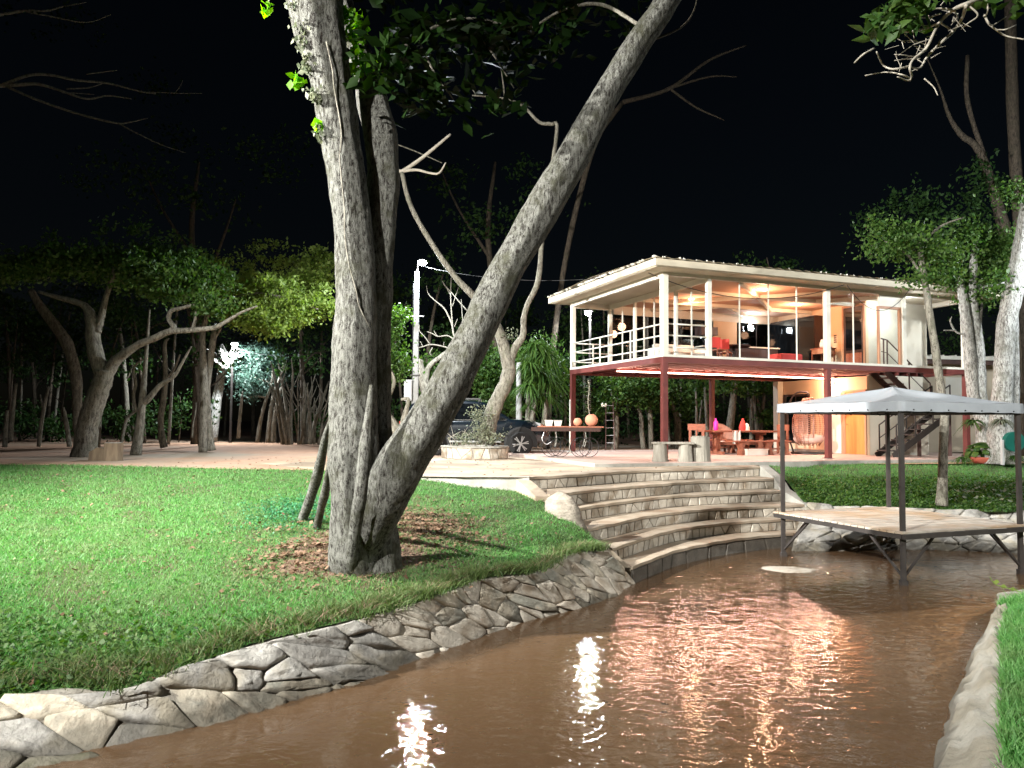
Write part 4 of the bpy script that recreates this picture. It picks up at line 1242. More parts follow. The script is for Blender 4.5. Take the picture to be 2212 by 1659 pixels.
for p, q in [((-o_, -o_ + .03), (-o_, gs + o_ - .03)), ((gs + o_, -o_ + .03), (gs + o_, gs + o_ - .03)), ((gs * .33, -o_ + .03), (gs * .33, gs + o_ - .03)), ((gs * .66, -o_ + .03), (gs * .66, gs + o_ - .03))]:
    gbar('deck_beam', Gp(p[0], p[1], ZD - .075), Gp(q[0], q[1], ZD - .075), .05, .078)
npl = 20
wpl = (gs + 2 * o_) / npl
for i in range(npl):
    b0 = -o_ + wpl * i
    dz = R.uniform(-.004, .004)
    mb = MB()
    c = []
    for z in (ZD - .032 + dz, ZD + dz):
        c += [Gp(-o_ - .03, b0 + .009, z), Gp(gs + o_ + .03, b0 + .009, z + R.uniform(-.004, .004)), Gp(gs + o_ + .03, b0 + wpl - .009, z), Gp(-o_ - .03, b0 + wpl - .009, z + R.uniform(-.003, .003))]
    mb.add(c, [(0, 1, 2, 3), (7, 6, 5, 4), (0, 4, 5, 1), (1, 5, 6, 2), (2, 6, 7, 3), (3, 7, 4, 0)])
    for v_ in (0,): pass
    mb.build('plank', M['deck'], gaz)
for (a, b), ds in {(0, 0): ((1, 0), (0, 1)), (0, gs): ((1, 0), (0, -1)), (gs, 0): ((-1, 0), (0, 1)), (gs, gs): ((-1, 0), (0, -1))}.items():
    for da, db in ds:
        gbar('brace', Gp(a + da * .03, b + db * .03, -1.55), Gp(a + da * .72, b + db * .72, ZD - .12), .035)
# canopy: sagging pyramid, hems, ties
zt, zv, zp = 1.41, 1.235, 1.75
n = 10
e = .07
rows = []
for j in range(9):
    t = j / 8
    ring = []
    for side in range(4):
        for i in range(n):
            f = i / n
            cs = [(-e, -e), (gs + e, -e), (gs + e, gs + e), (-e, gs + e)]
            p, q = cs[side], cs[(side + 1) % 4]
            a, b = p[0] + (q[0] - p[0]) * f, p[1] + (q[1] - p[1]) * f
            a, b = a + (gs / 2 - a) * t, b + (gs / 2 - b) * t
            mid = math.sin(f * math.pi)
            z = zt + (zp - zt) * (t ** 1.12) - .06 * mid * math.sin(t * math.pi) - .012 * mid + .008 * math.sin(f * 17 + side * 3 + t * 9)
            ring.append(Gp(a, b, z))
    rows.append(ring)
mb = MB(); mb.loft(rows, close=True)
can = mb.build('canopy', M['tarp'], gaz, smooth=True)
def hem(z0, z1):
    rows = []
    for k in range(4):
        t = k / 3
        ring = []
        for side in range(4):
            for i in range(24):
                f = i / 24
                cs = [(-e, -e), (gs + e, -e), (gs + e, gs + e), (-e, gs + e)]
                p, q = cs[side], cs[(side + 1) % 4]
                a, b = p[0] + (q[0] - p[0]) * f, p[1] + (q[1] - p[1]) * f
                wob = .010 * math.sin(f * 24 + side * 2) * t
                ca, cb = a - gs / 2, b - gs / 2
                kk = 1 + wob / gs + .004 * t
                ring.append(Gp(gs / 2 + ca * kk, gs / 2 + cb * kk, z0 + (z1 - z0) * t + (.004 * math.sin(f * math.pi * 12) * t if k == 3 else 0) - .012 * math.sin(f * math.pi) * (1 - t)))
        rows.append(ring)
    return rows
mb = MB(); mb.loft(list(reversed(hem(zt, zv))), close=True)
mb.build('valance', M['tarp'], gaz, smooth=True)
for side in range(4):
    for i in range(7):
        f = (i + .5) / 7
        cs = [(0, 0), (gs, 0), (gs, gs), (0, gs)]
        p, q = cs[side], cs[(side + 1) % 4]
        a, b = p[0] + (q[0] - p[0]) * f, p[1] + (q[1] - p[1]) * f
        out = [(0, -1), (1, 0), (0, 1), (-1, 0)][side]
        mb = MB(); mb.bar(Gp(a + out[0] * .088, b + out[1] * .088, zv + .035), Gp(a, b, zv - .03), .018); mb.build('tie', M['black'], gaz)
for p, q in [((0, 0), (gs, 0)), ((gs, 0), (gs, gs)), ((gs, gs), (0, gs)), ((0, gs), (0, 0))]:
    gbar('frame_tube', Gp(p[0], p[1], zv - .005), Gp(q[0], q[1], zv - .005), .04)
for a, b in [(0, 0), (0, gs), (gs, 0), (gs, gs)]:
    gbar('rafter', Gp(a, b, zt - .06), Gp(gs / 2, gs / 2, zp - .07), .03)

# ------------------------------------------------------------------ car
CARX, CARY = -1.08, 25.1
car = thing('parked_car', 'dark blue off-road car parked side-on behind the stone planter', 'car', (CARX, CARY, -0.095))
def cz(x, tab): return float(np.interp(x, [a for a, b in tab], [b for a, b in tab]))
top = [(-2.5, .82), (-2.46, 1.0), (-2.35, 1.10), (0.8, 1.14), (1.0, 1.17), (1.35, 1.15), (1.75, 1.10), (2.05, 1.03), (2.22, .92), (2.3, .72)]
bot = [(-2.5, .58), (-2.4, .46), (-1.8, .42), (1.7, .40), (2.1, .42), (2.3, .5)]
wid = [(-2.5, .78), (-2.35, .90), (-1.9, .94), (1.5, .94), (1.9, .91), (2.15, .80), (2.3, .62)]
xs = [-2.5, -2.46, -2.35, -2.1, -1.8, -1.4, -1.0, -.5, 0, .5, .8, 1.0, 1.2, 1.4, 1.6, 1.8, 1.95, 2.08, 2.2, 2.27, 2.3]
rows = []
for x in xs:
    zt_, zb_, w_ = cz(x, top), cz(x, bot), cz(x, wid)
    h = zt_ - zb_
    half = [(w_ * .86, zb_), (w_ * .97, zb_ + h * .12), (w_, zb_ + h * .42), (w_ * .99, zb_ + h * .72), (w_ * .965, zb_ + h * .9), (w_ * .90, zt_ - .01), (w_ * .7, zt_ + .012), (w_ * .3, zt_ + .025)]
    rows.append([(x, -y, z) for y, z in half] + [(x, y, z) for y, z in reversed(half)])
mb = MB(); mb.loft([list(reversed(r)) for r in rows], close=True)
mb.f.append(tuple(range(16))); k_ = len(mb.v) - 16; mb.f.append(tuple(k_ + i for i in reversed(range(16))))
body = mb.build('body', M['car_paint'], car, smooth=True, local=True)
ct = [(-2.42, 1.1), (-2.3, 1.45), (-2.15, 1.68), (-1.8, 1.76), (-.6, 1.79), (.1, 1.74), (.38, 1.64), (.75, 1.38), (1.1, 1.15)]
rows = []
for x in [-2.42, -2.36, -2.3, -2.15, -1.8, -1.2, -.6, -.2, .1, .38, .55, .75, .95, 1.1]:
    z1 = cz(x, ct); z0 = 1.06
    k = (z1 - z0) / .73
    half = [(.87, z0), (.87 - .10 * k, z0 + (z1 - z0) * .55), (.87 - .17 * k, z0 + (z1 - z0) * .88), (.80 - .2 * k, z1 - .015), (.4, z1 + .01 * k)]
    rows.append([(x, -y, z) for y, z in half] + [(x, y, z) for y, z in reversed(half)])
mb = MB(); mb.loft([list(reversed(r)) for r in rows])
mb.build('cabin', M['car_paint'], car, smooth=True, local=True)
def side_pane(x0, x1, x2, x3, zb_, zt0, name='side_window', s=-1):
    """window on the side: bottom from x0 to x1, top from x3 to x2"""
    def yy(x, z):
        z1 = cz(x, ct); k = (z1 - 1.06) / .73
        f = (z - 1.06) / max(.05, z1 - 1.06)
        return float(np.interp(f, [0, .55, .88, 1], [.87, .87 - .10 * k, .87 - .17 * k, .80 - .2 * k])) + .008
    mb = MB()
    P = [(x0, zb_), (x1, zb_), (x2, zt0), (x3, zt0)]
    nseg = 8
    a = [(x0 + (x1 - x0) * i / nseg, zb_) for i in range(nseg + 1)]; b = [(x3 + (x2 - x3) * i / nseg, zt0) for i in range(nseg + 1)]
    rows = []
    for j in range(4):
        rows.append([(p[0] + (q[0] - p[0]) * j / 3, s * yy(p[0] + (q[0] - p[0]) * j / 3, p[1] + (q[1] - p[1]) * j / 3), p[1] + (q[1] - p[1]) * j / 3) for p, q in zip(a, b)])
    mb.loft(rows if s > 0 else [list(reversed(r)) for r in rows])
    return mb.build(name, M['car_glass'], car, local=True)
for s in (-1, 1):
    side_pane(-.05, .88, .28, .0, 1.16, 1.62, s=s)
    side_pane(-1.12, -.12, -.08, -1.08, 1.16, 1.66, s=s)
    side_pane(-2.12, -1.2, -1.16, -1.98, 1.17, 1.62, s=s)
    mb = MB(); mb.bar((-2.1, s * .885, 1.135), (.92, s * .885, 1.145), .012, .022); mb.build('chrome_trim', M['chrome'], car, local=True)
    mb = MB(); mb.bar((-1.75, s * .60, 1.835), (.05, s * .60, 1.83), .03, .035); mb.bar((-1.75, s * .6, 1.75), (-1.7, s * .6, 1.84), .03); mb.bar((0, s * .6, 1.72), (.05, s * .6, 1.83), .03); mb.build('roof_rail', M['chrome'], car, local=True)
    mb = MB(); mb.box(-.9, .75, s * 1.0 - .08, s * 1.0 + .06, .43, .48); mb.build('side_step', M['alloy'], car, local=True)
    mb = MB(); mb.loft([[(.72 + .0 * i, s * (.95 + .16 * (i / 3)), 1.14 + .0 * i), (.72, s * (.95 + .16 * i / 3), 1.28), (.62, s * (.95 + .16 * i / 3), 1.28), (.6, s * (.95 + .16 * i / 3), 1.14)] for i in range(4)], close=True); mb.f.append((12, 13, 14, 15)); mb.build('wing_mirror', M['car_paint'], car, local=True)
    for x in (.05, -1.05):
        mb = MB(); mb.bar((x, s * .955, 1.02), (x + .2, s * .955, 1.02), .02, .03); mb.build('door_handle', M['chrome'], car, local=True)
    for xw in (1.375, -1.375):
        mb = MB()
        rows = []
        for i in range(17):
            a = math.pi * (-.08 + 1.16 * i / 16)
            rows.append([(xw + .46 * math.cos(a), s * .935, .40 + .46 * math.sin(a)), (xw + .46 * math.cos(a), s * .972, .40 + .46 * math.sin(a)), (xw + .53 * math.cos(a), s * .965, .40 + .53 * math.sin(a)), (xw + .54 * math.cos(a), s * .93, .40 + .54 * math.sin(a))])
        mb.loft(rows if s > 0 else [list(reversed(r)) for r in rows]); mb.build('wheel_arch', M['black'], car, local=True)
        mb = MB(); rows = [[(xw, s * .952, .42)] * 17, [(xw + .462 * math.cos(math.pi * (-.08 + 1.16 * i / 16)), s * .952, .40 + .462 * math.sin(math.pi * (-.08 + 1.16 * i / 16))) for i in range(17)]]
        mb.loft(rows if s < 0 else [list(reversed(r)) for r in rows]); mb.build('wheel_well_shade', M['black'], car, local=True)  # flat black fan standing in for the shade inside the wheel opening
mb = MB(); mb.loft([[(1.06 - .0, y, 1.165), (.44, y * .83, 1.635)] for y in (-.78, -.4, 0, .4, .78)]); mb.build('windscreen', M['car_glass'], car, local=True)
for s in (-1, 1):
    mb = MB(); mb.loft([[(1.72, s * .915, 1.0), (1.8, s * .90, 1.10)], [(2.0, s * .88, .93), (2.0, s * .86, 1.05)], [(2.2, s * .72, .86), (2.19, s * .70, .96)], [(2.3, s * .5, .83), (2.28, s * .5, .9)]] if s > 0 else
            [[(1.8, s * .90, 1.10), (1.72, s * .925, 1.0)], [(2.0, s * .87, 1.05), (2.0, s * .895, .93)], [(2.19, s * .71, .96), (2.21, s * .74, .86)], [(2.28, s * .5, .9), (2.31, s * .5, .83)]])
    mb.build('headlight', M['chrome'], car, local=True)
    mb = MB(); mb.box(-2.52, -2.2, s * .90 - .03, s * .90 + .025, .93, 1.08); mb.build('tail_light', M['red_lens'], car, local=True)
    mb = MB(); mb.lathe([(.045, 0), (.045, .02)], (1.05, s * .945, .93), 10, 'Y'); mb.build('badge', M['chrome'], car, local=True)
mb = MB(); mb.box(2.22, 2.36, -.62, .62, .44, .66); mb.build('front_bumper', M['black'], car, local=True, bevel=.04)
mb = MB(); mb.box(2.26, 2.325, -.45, .45, .70, .86); mb.build('grille', M['chrome'], car, local=True)
def wheel(x, s):
    w = MB().lathe([(.27, -.10), (.36, -.115), (.385, -.09), (.39, 0), (.385, .09), (.36, .115), (.27, .10), (.25, .05), (.25, -.05)], (x, s * .88, .39), 32, 'Y').build('wheel', M['rubber'], car, smooth=True, local=True)
    PM[w] = PM[car]
    r = MB()
    r.lathe([(.27, -.01), (.272, .01), (.272, .085), (.25, .09), (.245, .02)], (x, s * .885, .39), 28, 'Y')
    r.lathe([(.06, .0), (.06, .05), (.05, .07)], (x, s * .93, .39), 14, 'Y') if s > 0 else r.lathe([(.05, -.07), (.06, -.05), (.06, 0)], (x, s * .93, .39), 14, 'Y')
    for i in range(6):
        for d in (-.13, .13):
            a = 2 * math.pi * i / 6 + .2
            p = (x + .05 * math.cos(a), s * .985, .39 + .05 * math.sin(a)); q = (x + .255 * math.cos(a + d), s * .97, .39 + .255 * math.sin(a + d))
            r.bar(p, q, .035, .03)
    r.build('rim', M['alloy'], w, local=True)
    d = MB().lathe([(.245, -.02), (.245, .02)], (x, s * .90, .39), 24, 'Y').build('brake_disc', M['black'], w, local=True)
for x in (1.375, -1.375):
    for s in (-1, 1): wheel(x, s)

# ------------------------------------------------------------------ stone planter in front of the car
PC = gz(1022, 993, -0.096) + Vector((0, .85, 0))
PC.z = -.096
pl = thing('stone_planter', 'round low planter faced with pale stones around the slanting tree', 'planter', tuple(PC))
nP = 40
def ring(r, z): return [PC + Vector((r * math.cos(-2 * math.pi * i / nP - 1.57) * 1.08, r * math.sin(-2 * math.pi * i / nP - 1.57) * .9, z)) for i in range(nP + 1)]
mb = MB(); mb.loft([list(reversed(r)) for r in [ring(.90, .0), ring(.90, .335), ring(.76, .345), ring(.74, .25), ring(.0, .27)]])
mb.build('core', M['mortar'], pl)
sp = Surf(list(reversed(ring(.905, 0.0))), list(reversed(ring(.905, .33))), 60)
lay_stones(sp, pl, M['flag'], .30, .006, .02, random.Random(3), 1, .02, sp.len - .02, .72, .5, .3, .1)
mb = MB(); mb.loft([list(reversed(r)) for r in [ring(.945, .331), ring(.945, .372), ring(.74, .375), ring(.73, .331)]]); mb.build('rim', M['kerb'], pl)
mb = MB(); mb.loft([list(reversed(r)) for r in [ring(.735, .30), ring(.4, .33), ring(.01, .35)]]); mb.build('soil', M['earth'], pl)

# ------------------------------------------------------------------ flower cart and what stands on it
fc = gz(1233, 987.5, 0.0) + Vector((0, .35, 0))
cart = thing('flower_cart', 'narrow dark wooden cart table on thin iron wheels beside the car', 'cart', tuple(fc))
for i in range(3):
    mb = MB(); mb.box(-.95, .95, -.30 + .2 * i, -.105 + .2 * i, .85, .885); mb.build('plank', M['wood_red'], cart, local=True, bevel=.005)
for y in (-.3, .27):
    mb = MB(); mb.box(-1.12, .85, y, y + .03, .735, .845); mb.build('side_rail', M['wood_dark'], cart, local=True)
for x in (-.9, .85):
    mb = MB(); mb.box(x, x + .03, -.269, .269, .74, .84); mb.build('cross_rail', M['wood_dark'], cart, local=True)
def cartwheel(x, y):
    w = thing  # wheel parts hang on the cart
    mb = MB(); mb.tube([(x + .28 * math.cos(a), y, .285 + .28 * math.sin(a)) for a in [2 * math.pi * i / 28 for i in range(29)]], .0095, 6, cap=False)
    o = mb.build('wheel', M['black'], cart, local=True, smooth=True)
    mb = MB()
    for i in range(8):
        a = math.pi * i / 4
        mb.tube([(x, y, .285), (x + .275 * math.cos(a), y, .285 + .275 * math.sin(a))], .0025, 4)
    mb.build('spokes', M['black'], o, local=True)
    mb = MB(); mb.lathe([(.025, -.03), (.025, .03)], (x, y, .285), 10, 'Y'); mb.build('hub', M['black'], o, local=True)
for x, y in [(-.56, -.26), (-.3, -.34), (.27, -.30), (.52, -.34), (-.4, .3), (.4, .3)]: cartwheel(x, y)
for x in (-.45, .4):
    mb = MB(); mb.bar((x, -.3, .285), (x, .3, .285), .02); mb.build('axle', M['black'], cart, local=True)
    for y in (-.25, .25):
        mb = MB(); mb.tube(spline([(x, y, .285), (x + .05, y, .5), (x + .02, y, .74)], 4), .012, 6); mb.build('wheel_fork', M['kerb'], cart, local=True, smooth=True)
mb = MB(); mb.tube(spline([(-.75, -.2, .74), (-.82, -.22, .5), (-.7, -.24, .36), (-.55, -.25, .44)], 5), .014, 6); mb.build('bicycle_frame', M['alloy'], cart, local=True, smooth=True)
CT = fc + Vector((0, 0, .886))
def pot_ball(x, r, lab):
    t = thing('clay_pot', lab, 'pot', tuple(CT + Vector((x, -.05, 0))), group='round clay pots on the cart')
    prof = [(r * max(.18, math.sin(a)), r - r * math.cos(a)) for a in [math.pi * (.08 + .80 * i / 12) for i in range(13)]]
    prof += [(prof[-1][0] * .85, prof[-1][1] - .01)]
    MB().lathe([(p[0], p[1] - prof[0][1]) for p in prof], n=24).build('body', M['clay'], t, smooth=True, local=True)
    MB().lathe([(r * .36, 1.86 * r), (r * .4, 1.9 * r), (r * .34, 1.9 * r)], (0, 0, -.02), 16).build('neck', M['clay'], t, smooth=True, local=True)
    return t
pot_ball(.22, .125, 'small round terracotta pot on the wooden cart')
pot_ball(.62, .185, 'large round terracotta pot holding leafy stalks on the cart')
# stalks in the large pot
fl = thing('flower_stalk', 'tall stalk of round silvery leaves standing in the large terracotta pot', 'plant', tuple(CT + Vector((.55, -.05, .3))))
st_pts = spline([(.02, 0, 0), (-.03, 0, .4), (.0, 0, .8), (-.02, 0, 1.05)], 5)
MB().tube(st_pts, .008, 5).build('stem', M['twig'], fl, local=True)
mb = MB()
for i in range(44):
    t = i / 44
    z = .1 + .98 * t
    a = i * 2.4
    r = .10 * (1 - .45 * t)
    c = Vector((math.cos(a) * r * .7 - .02, math.sin(a) * r * .7, z))
    d = Vector((math.cos(a), math.sin(a), .4)).normalized(); s = d.cross(Vector((0, 0, 1))).normalized() * .035; d = d * .045
    mb.add([c - d, c + s, c + d, c - s], [(0, 1, 2, 3)])
mb.build('leaves', M['leaf_grey'], fl, local=True)
fw = thing('white_flower', 'white flowers on a bending stem in the large terracotta pot', 'flower', tuple(CT + Vector((.7, -.05, .3))))
MB().tube(spline([(0, 0, 0), (.12, 0, .2), (.3, 0, .33)], 5), .007, 5).build('stem', M['leaf_green'], fw, local=True)
mb = MB()
for i in range(16):
    c = Vector((.28 + R.uniform(-.07, .08), R.uniform(-.05, .05), .33 + R.uniform(-.05, .05)))
    d = Vector((R.uniform(-1, 1), R.uniform(-1, 1), R.uniform(-1, 1))).normalized() * .035; s = d.orthogonal().normalized() * .025
    mb.add([c - d, c + s, c + d, c - s], [(0, 1, 2, 3)])
mb.build('petals', M['paint_white'], fw, local=True)
for i, (x, lab) in enumerate([(-.62, 'small square cream pot on the cart next to the car bonnet'), (-.36, 'square cream pot with a lid on the cart, between two others')]):
    t = thing('square_pot', lab, 'pot', tuple(CT + Vector((x, -.02, 0))), group='square pots on the cart')
    MB().loft([[(-.09, -.09, 0), (.09, -.09, 0), (.09, .09, 0), (-.09, .09, 0)], [(-.115, -.115, .15), (.115, -.115, .15), (.115, .115, .15), (-.115, .115, .15)], [(-.09, -.09, .14), (.09, -.09, .14), (.09, .09, .14), (-.09, .09, .14)]], close=True).build('body', M['fabric_white'], t, local=True)
    MB().box(-.125, .125, -.125, .125, .151, .172).build('lip', M['kerb'] if i else M['paint_cream'], t, local=True)
wp = thing('white_pole', 'thin white pole standing upright behind the flower cart', 'pole', tuple(gz(1231, 977, 0.0)))
MB().tube([(0, 0, 0), (0, 0, 1.75)], .025, 8).build('shaft', M['paint_white'], wp, local=True, smooth=True)
MB().lathe([(.12, 0), (.1, .03), (.03, .05)], n=14).build('foot', M['kerb'], wp, local=True)

# ------------------------------------------------------------------ stump bench, stump bin
bp_ = Vector((4.20, 19.72, 0.001))
sb = thing('stump_bench', 'grey bench made of a slab resting on two tree stumps', 'bench', tuple(bp_))
def stump_mb(cx, cy, r0, r1, h, n=18, seed=1, sq=1.0):
    rg = random.Random(seed); ph = [rg.random() * 6 for _ in range(4)]
    rows = []
    for j in range(6):
        t = j / 5
        r = (r0 + (r1 - r0) * t) * (1 + .10 * (1 - t) ** 3)
        rows.append([(cx + r * sq * math.cos(a) * (1 + .05 * math.sin(3 * a + ph[0]) + .03 * math.sin(7 * a + ph[1])), cy + r * math.sin(a) * (1 + .05 * math.sin(2 * a + ph[2]) + .03 * math.sin(6 * a + ph[3])), h * t) for a in [2 * math.pi * i / n for i in range(n)]])
    mb = MB(); mb.loft(rows, close=True); k = len(mb.v) - n; mb.f.append(tuple(k + i for i in range(n)))
    return mb
stump_mb(-.33, 0, .19, .17, .45, seed=4).build('stump_leg', M['stump'], sb, local=True)
stump_mb(.33, .02, .18, .17, .45, seed=8).build('stump_leg', M['stump'], sb, local=True)
mb = MB(); mb.prism([(-.52, .45), (.53, .45), (.55, .48), (.52, .51), (-.50, .505), (-.54, .48)], 'Y', -.17, .17); mb.build('seat', M['stump'], sb, local=True, bevel=.012)
tp = Vector((4.97, 19.98, 0.001))
tb = thing('stump_bin', 'grey hollow tree stump standing at the right end of the stump bench', 'stump', tuple(tp))
stump_mb(0, 0, .25, .245, .64, seed=11).build('trunk', M['stump'], tb, local=True)
MB().lathe([(.17, .641), (.20, .642), (.20, .665), (.17, .665)], n=16).build('rim', M['stump'], tb, local=True)
MB().lathe([(.165, .641), (.165, .646)], n=16).build('hollow', M['black'], tb, local=True)  # flat black disc on the solid stump; shade of a recess as colour
ls = gz(235, 996, -0.1) + Vector((0, .2, 0))
t = thing('cut_stump', 'brown cut stump next to the big forked tree on the sand', 'stump', tuple(ls))
stump_mb(0, 0, .215, .23, .46, seed=15).build('trunk', M['stump_brown'], t, local=True)
mb = MB(); mb.lathe([(.205, .461), (.19, .472), (.02, .47)], n=18); mb.build('cut_face', M['stump'], t, local=True)
MB().prism([(-.62, 0), (-.2, 0), (-.2, .3), (-.4, .34), (-.6, .22)], 'Y', -.05, .25).build('root_flare', M['stump_brown'], t, local=True)

# ladder
lp = at(1318, 971, 27.2); lp.z = 0
t = thing('ladder', 'grey metal ladder standing upright among the trunks behind the house', 'ladder', tuple(lp))
for x in (-.16, .16): MB().bar((x, 0, 0), (x * .8, .25, 1.75), .035).build('stile', M['brown_steel'], t, local=True)
for i in range(6): MB().bar((-.16 + .005 * i, .036 * (i + 1), .27 * (i + 1)), (.16 - .005 * i, .036 * (i + 1), .27 * (i + 1)), .02).build('rung', M['grey_box'], t, local=True)

# ------------------------------------------------------------------ street lamp with its meter box, other lamps, wires
LA = Vector((at(895, 985, 24.6).x, 24.6, -.1))
sl_ = thing('street_lamp', 'tall square concrete pole carrying one bright white lamp behind the big tree', 'street lamp', tuple(LA))
MB().loft([[(-.12, -.11, 0), (.12, -.11, 0), (.12, .11, 0), (-.12, .11, 0)], [(-.06, -.06, 6.0), (.06, -.06, 6.0), (.06, .06, 6.0), (-.06, .06, 6.0)]], close=True).add([(-.06, -.06, 6.0), (.06, -.06, 6.0), (.06, .06, 6.0), (-.06, .06, 6.0)], [(0, 1, 2, 3)]).build('pole', M['concrete_pole'], sl_, local=True)
hd = MB().tube([(.0, 0, 5.9), (.03, -.05, 6.25), (.14, -.2, 6.34)], .025, 8).build('arm', M['dark_steel'], sl_, local=True)
MB().lathe([(.03, .0), (.1, -.03), (.13, -.08), (.12, -.10)], (.2, -.28, 6.37), 16).build('lamp_hood', M['alloy'], sl_, local=True, smooth=True)
MB().lathe([(.13, .12), (.14, .06), (.09, .0), (.01, -.02)][::-1], (.2, -.28, 6.17), 16).build('lamp_glass', M['lamp_cool'], sl_, local=True, smooth=True)
lamp('street_lamp_light', 'SPOT', tuple(LA + Vector((.2, -.28, 6.12))), 3600, (0.86, 0.94, 1.0), 0.09, sl_, target=tuple(LA + Vector((.2, -.72, 0))), cone=180, blend=0.03)
mx_ = MB().box(-.34, -.1, -.2, -.03, 1.75, 2.4).build('meter_box', M['grey_box'], sl_, local=True)
MB().box(-.355, -.085, -.215, -.02, 2.4, 2.43).build('box_lid', M['grey_box'], mx_, local=True)
MB().box(-.28, -.24, -.16, -.12, 0, 1.75).build('conduit', M['concrete_pole'], sl_, local=True)
MB().box(-.17, .26, -.13, -.10, 4.5, 4.53).build('cross_arm', M['alloy'], sl_, local=True)
MB().box(-.16, .16, -.14, -.11, 2.55, 2.6).build('strap', M['dark_steel'], sl_, local=True)
MB().tube([(-.1, -.1, 2.4), (-.1, -.1, 5.6)], .015, 6).build('cable_run', M['black'], sl_, local=True)
# second lamp far left
LB = Vector((at(497, 960, 35.4).x, 35.4, -.1)); zb = at(497, 745, 35.4).z
t = thing('street_lamp', 'distant white lamp on a thin pole among the pruned branches at the left', 'street lamp', tuple(LB))
MB().tube([(0, 0, 0), (0, 0, zb + .15)], .06, 8).build('pole', M['dark_steel'], t, local=True)
MB().lathe([(.02, .16), (.16, .12), (.18, .05)][::-1], (.15, -.15, zb + .1), 14).build('lamp_hood', M['alloy'], t, local=True)
MB().lathe([(.01, -.08), (.12, -.03), (.15, .04)], (.15, -.15, zb + .1), 14).build('lamp_glass', M['lamp_cool'], t, local=True)
lamp('street_lamp_light', 'SPOT', tuple(LB + Vector((.15, -.5, zb - .1))), 2400, (0.88, 0.95, 1.0), 0.12, t, target=tuple(LB + Vector((.3, .2, 0))), cone=179, blend=0.15)
# third lamp beyond the balcony
LC = at(1270, 676, 30.0)
t = thing('street_lamp', 'white lamp on a thin pole seen through the open balcony corner', 'street lamp', (LC.x, LC.y, -.1))
MB().tube([(.1, .1, 0), (.1, .1, LC.z + .3)], .05, 8).build('pole', M['dark_steel'], t, local=True)
MB().lathe([(.01, -.1), (.11, -.06), (.13, .02), (.1, .06)], (0, 0, LC.z + .1), 14).build('lamp_glass', M['lamp_cool'], t, local=True)
MB().box(-.15, .2, -.1, .15, LC.z + .165, LC.z + .2).build('lamp_hood', M['dark_steel'], t, local=True)
lamp('street_lamp_light', 'SPOT', (LC.x, LC.y - .3, LC.z - .15), 800, (0.86, 0.94, 1.0), 0.1, t, target=(LC.x, LC.y - .3, 0), cone=178, blend=0.15)
# garden floodlights on the left lawn, out of the picture, the first lights lawn and big tree, the second is added fill
def floodlight(lab, loc, aim, power, cone, h=8.2):
    loc = Vector(loc); aim = Vector(aim)
    t = thing('garden_floodlight', lab, 'floodlight', tuple(loc), group='garden floodlights')
    hd = aim - loc; hd.z = 0; hd.normalize()
    MB().tube([(0, 0, 0), (0, 0, h)], .06, 10).build('post', M['dark_steel'], t, local=True)
    a = hd * .08 + Vector((0, 0, h)); b = hd * .5 + Vector((0, 0, h - .1))
    MB().bar(a, b, .34, .26).build('housing', M['dark_steel'], t, local=True)
    MB().bar(b + hd * .002, b + hd * .03, .28, .2).build('lamp_glass', M['lamp_cool'], t, local=True)
    lamp('floodlight_beam', 'SPOT', tuple(loc + b + hd * .2), power, (1.0, 0.985, 0.94), 0.12, t, target=tuple(aim), cone=cone, blend=0.85)
floodlight('white floodlight on a tall post on the left lawn beside the picture', (-12.6, 5.4, -.7), (0.4, 17.5, .8), 47000, 86)
floodlight('unseen fill floodlight added on a tall post further back on the left lawn', (-10.8, -5.8, -1.0), (-0.4, 7.6, -1.9), 40000, 70, 11.5)  # added frontal fill to brighten the stone wall and the water
# lamp at the right edge, out of the picture, behind the right trees
LE = Vector((16.8, 19.6, -.1))
t = thing('garden_lamp', 'white lamp on a post beside the pale trees at the right', 'lamp', tuple(LE))
MB().tube([(0, 0, 0), (0, 0, 6.6)], .06, 10).build('post', M['dark_steel'], t, local=True)
MB().lathe([(.01, -.12), (.12, -.06), (.14, .02), (.1, .08)], (0, 0, 6.75), 14).build('lamp_glass', M['lamp_cool'], t, local=True)
MB().lathe([(.2, .0), (.05, .1)], (0, 0, 6.835), 14).build('lamp_hood', M['dark_steel'], t, local=True)
lamp('garden_lamp_light', 'POINT', tuple(LE + Vector((-.15, .1, 6.45))), 1700, (0.88, 0.95, 1.0), 0.1, t)
# floodlight on the near bank right of the picture, aimed at the tent and the steps
floodlight('white floodlight on a post on the near bank right of the picture', (14.0, 6.0, -.8), (6.5, 14.5, -.2), 5200, 84, 9.0)
# wires
def wire(lab, pts, sag, r=.008, n=16):
    P = []
    a, b = Vector(pts[0]), Vector(pts[1])
    for i in range(n + 1):
        f = i / n; p = a.lerp(b, f); p.z -= sag * 4 * f * (1 - f); P.append(p)
    o = MB().tube(P, r, 5).build('overhead_wire', M['black'], smooth=True)
    props(o, lab, 'wire')
wire('black wire running from the lamp pole to the distant left lamp', (LA + Vector((0, 0, 4.5)), LB + Vector((0, 0, zb))), .8, .012)
wire('black wire running from the lamp head towards the house roof', (LA + Vector((.1, 0, 6.2)), H(-.6, 2.2, 5.3)), .25, .010)
wire('black cable sagging in front of the glazed upper room', (H(-.7, .3, 5.25), H(5.6, -.7, 5.05)), .62, .012)
wire('black cable looping down in front of the ochre wall upstairs', (H(5.7, -.7, 5.05), H(8.2, -.7, 5.2)), .75, .010)
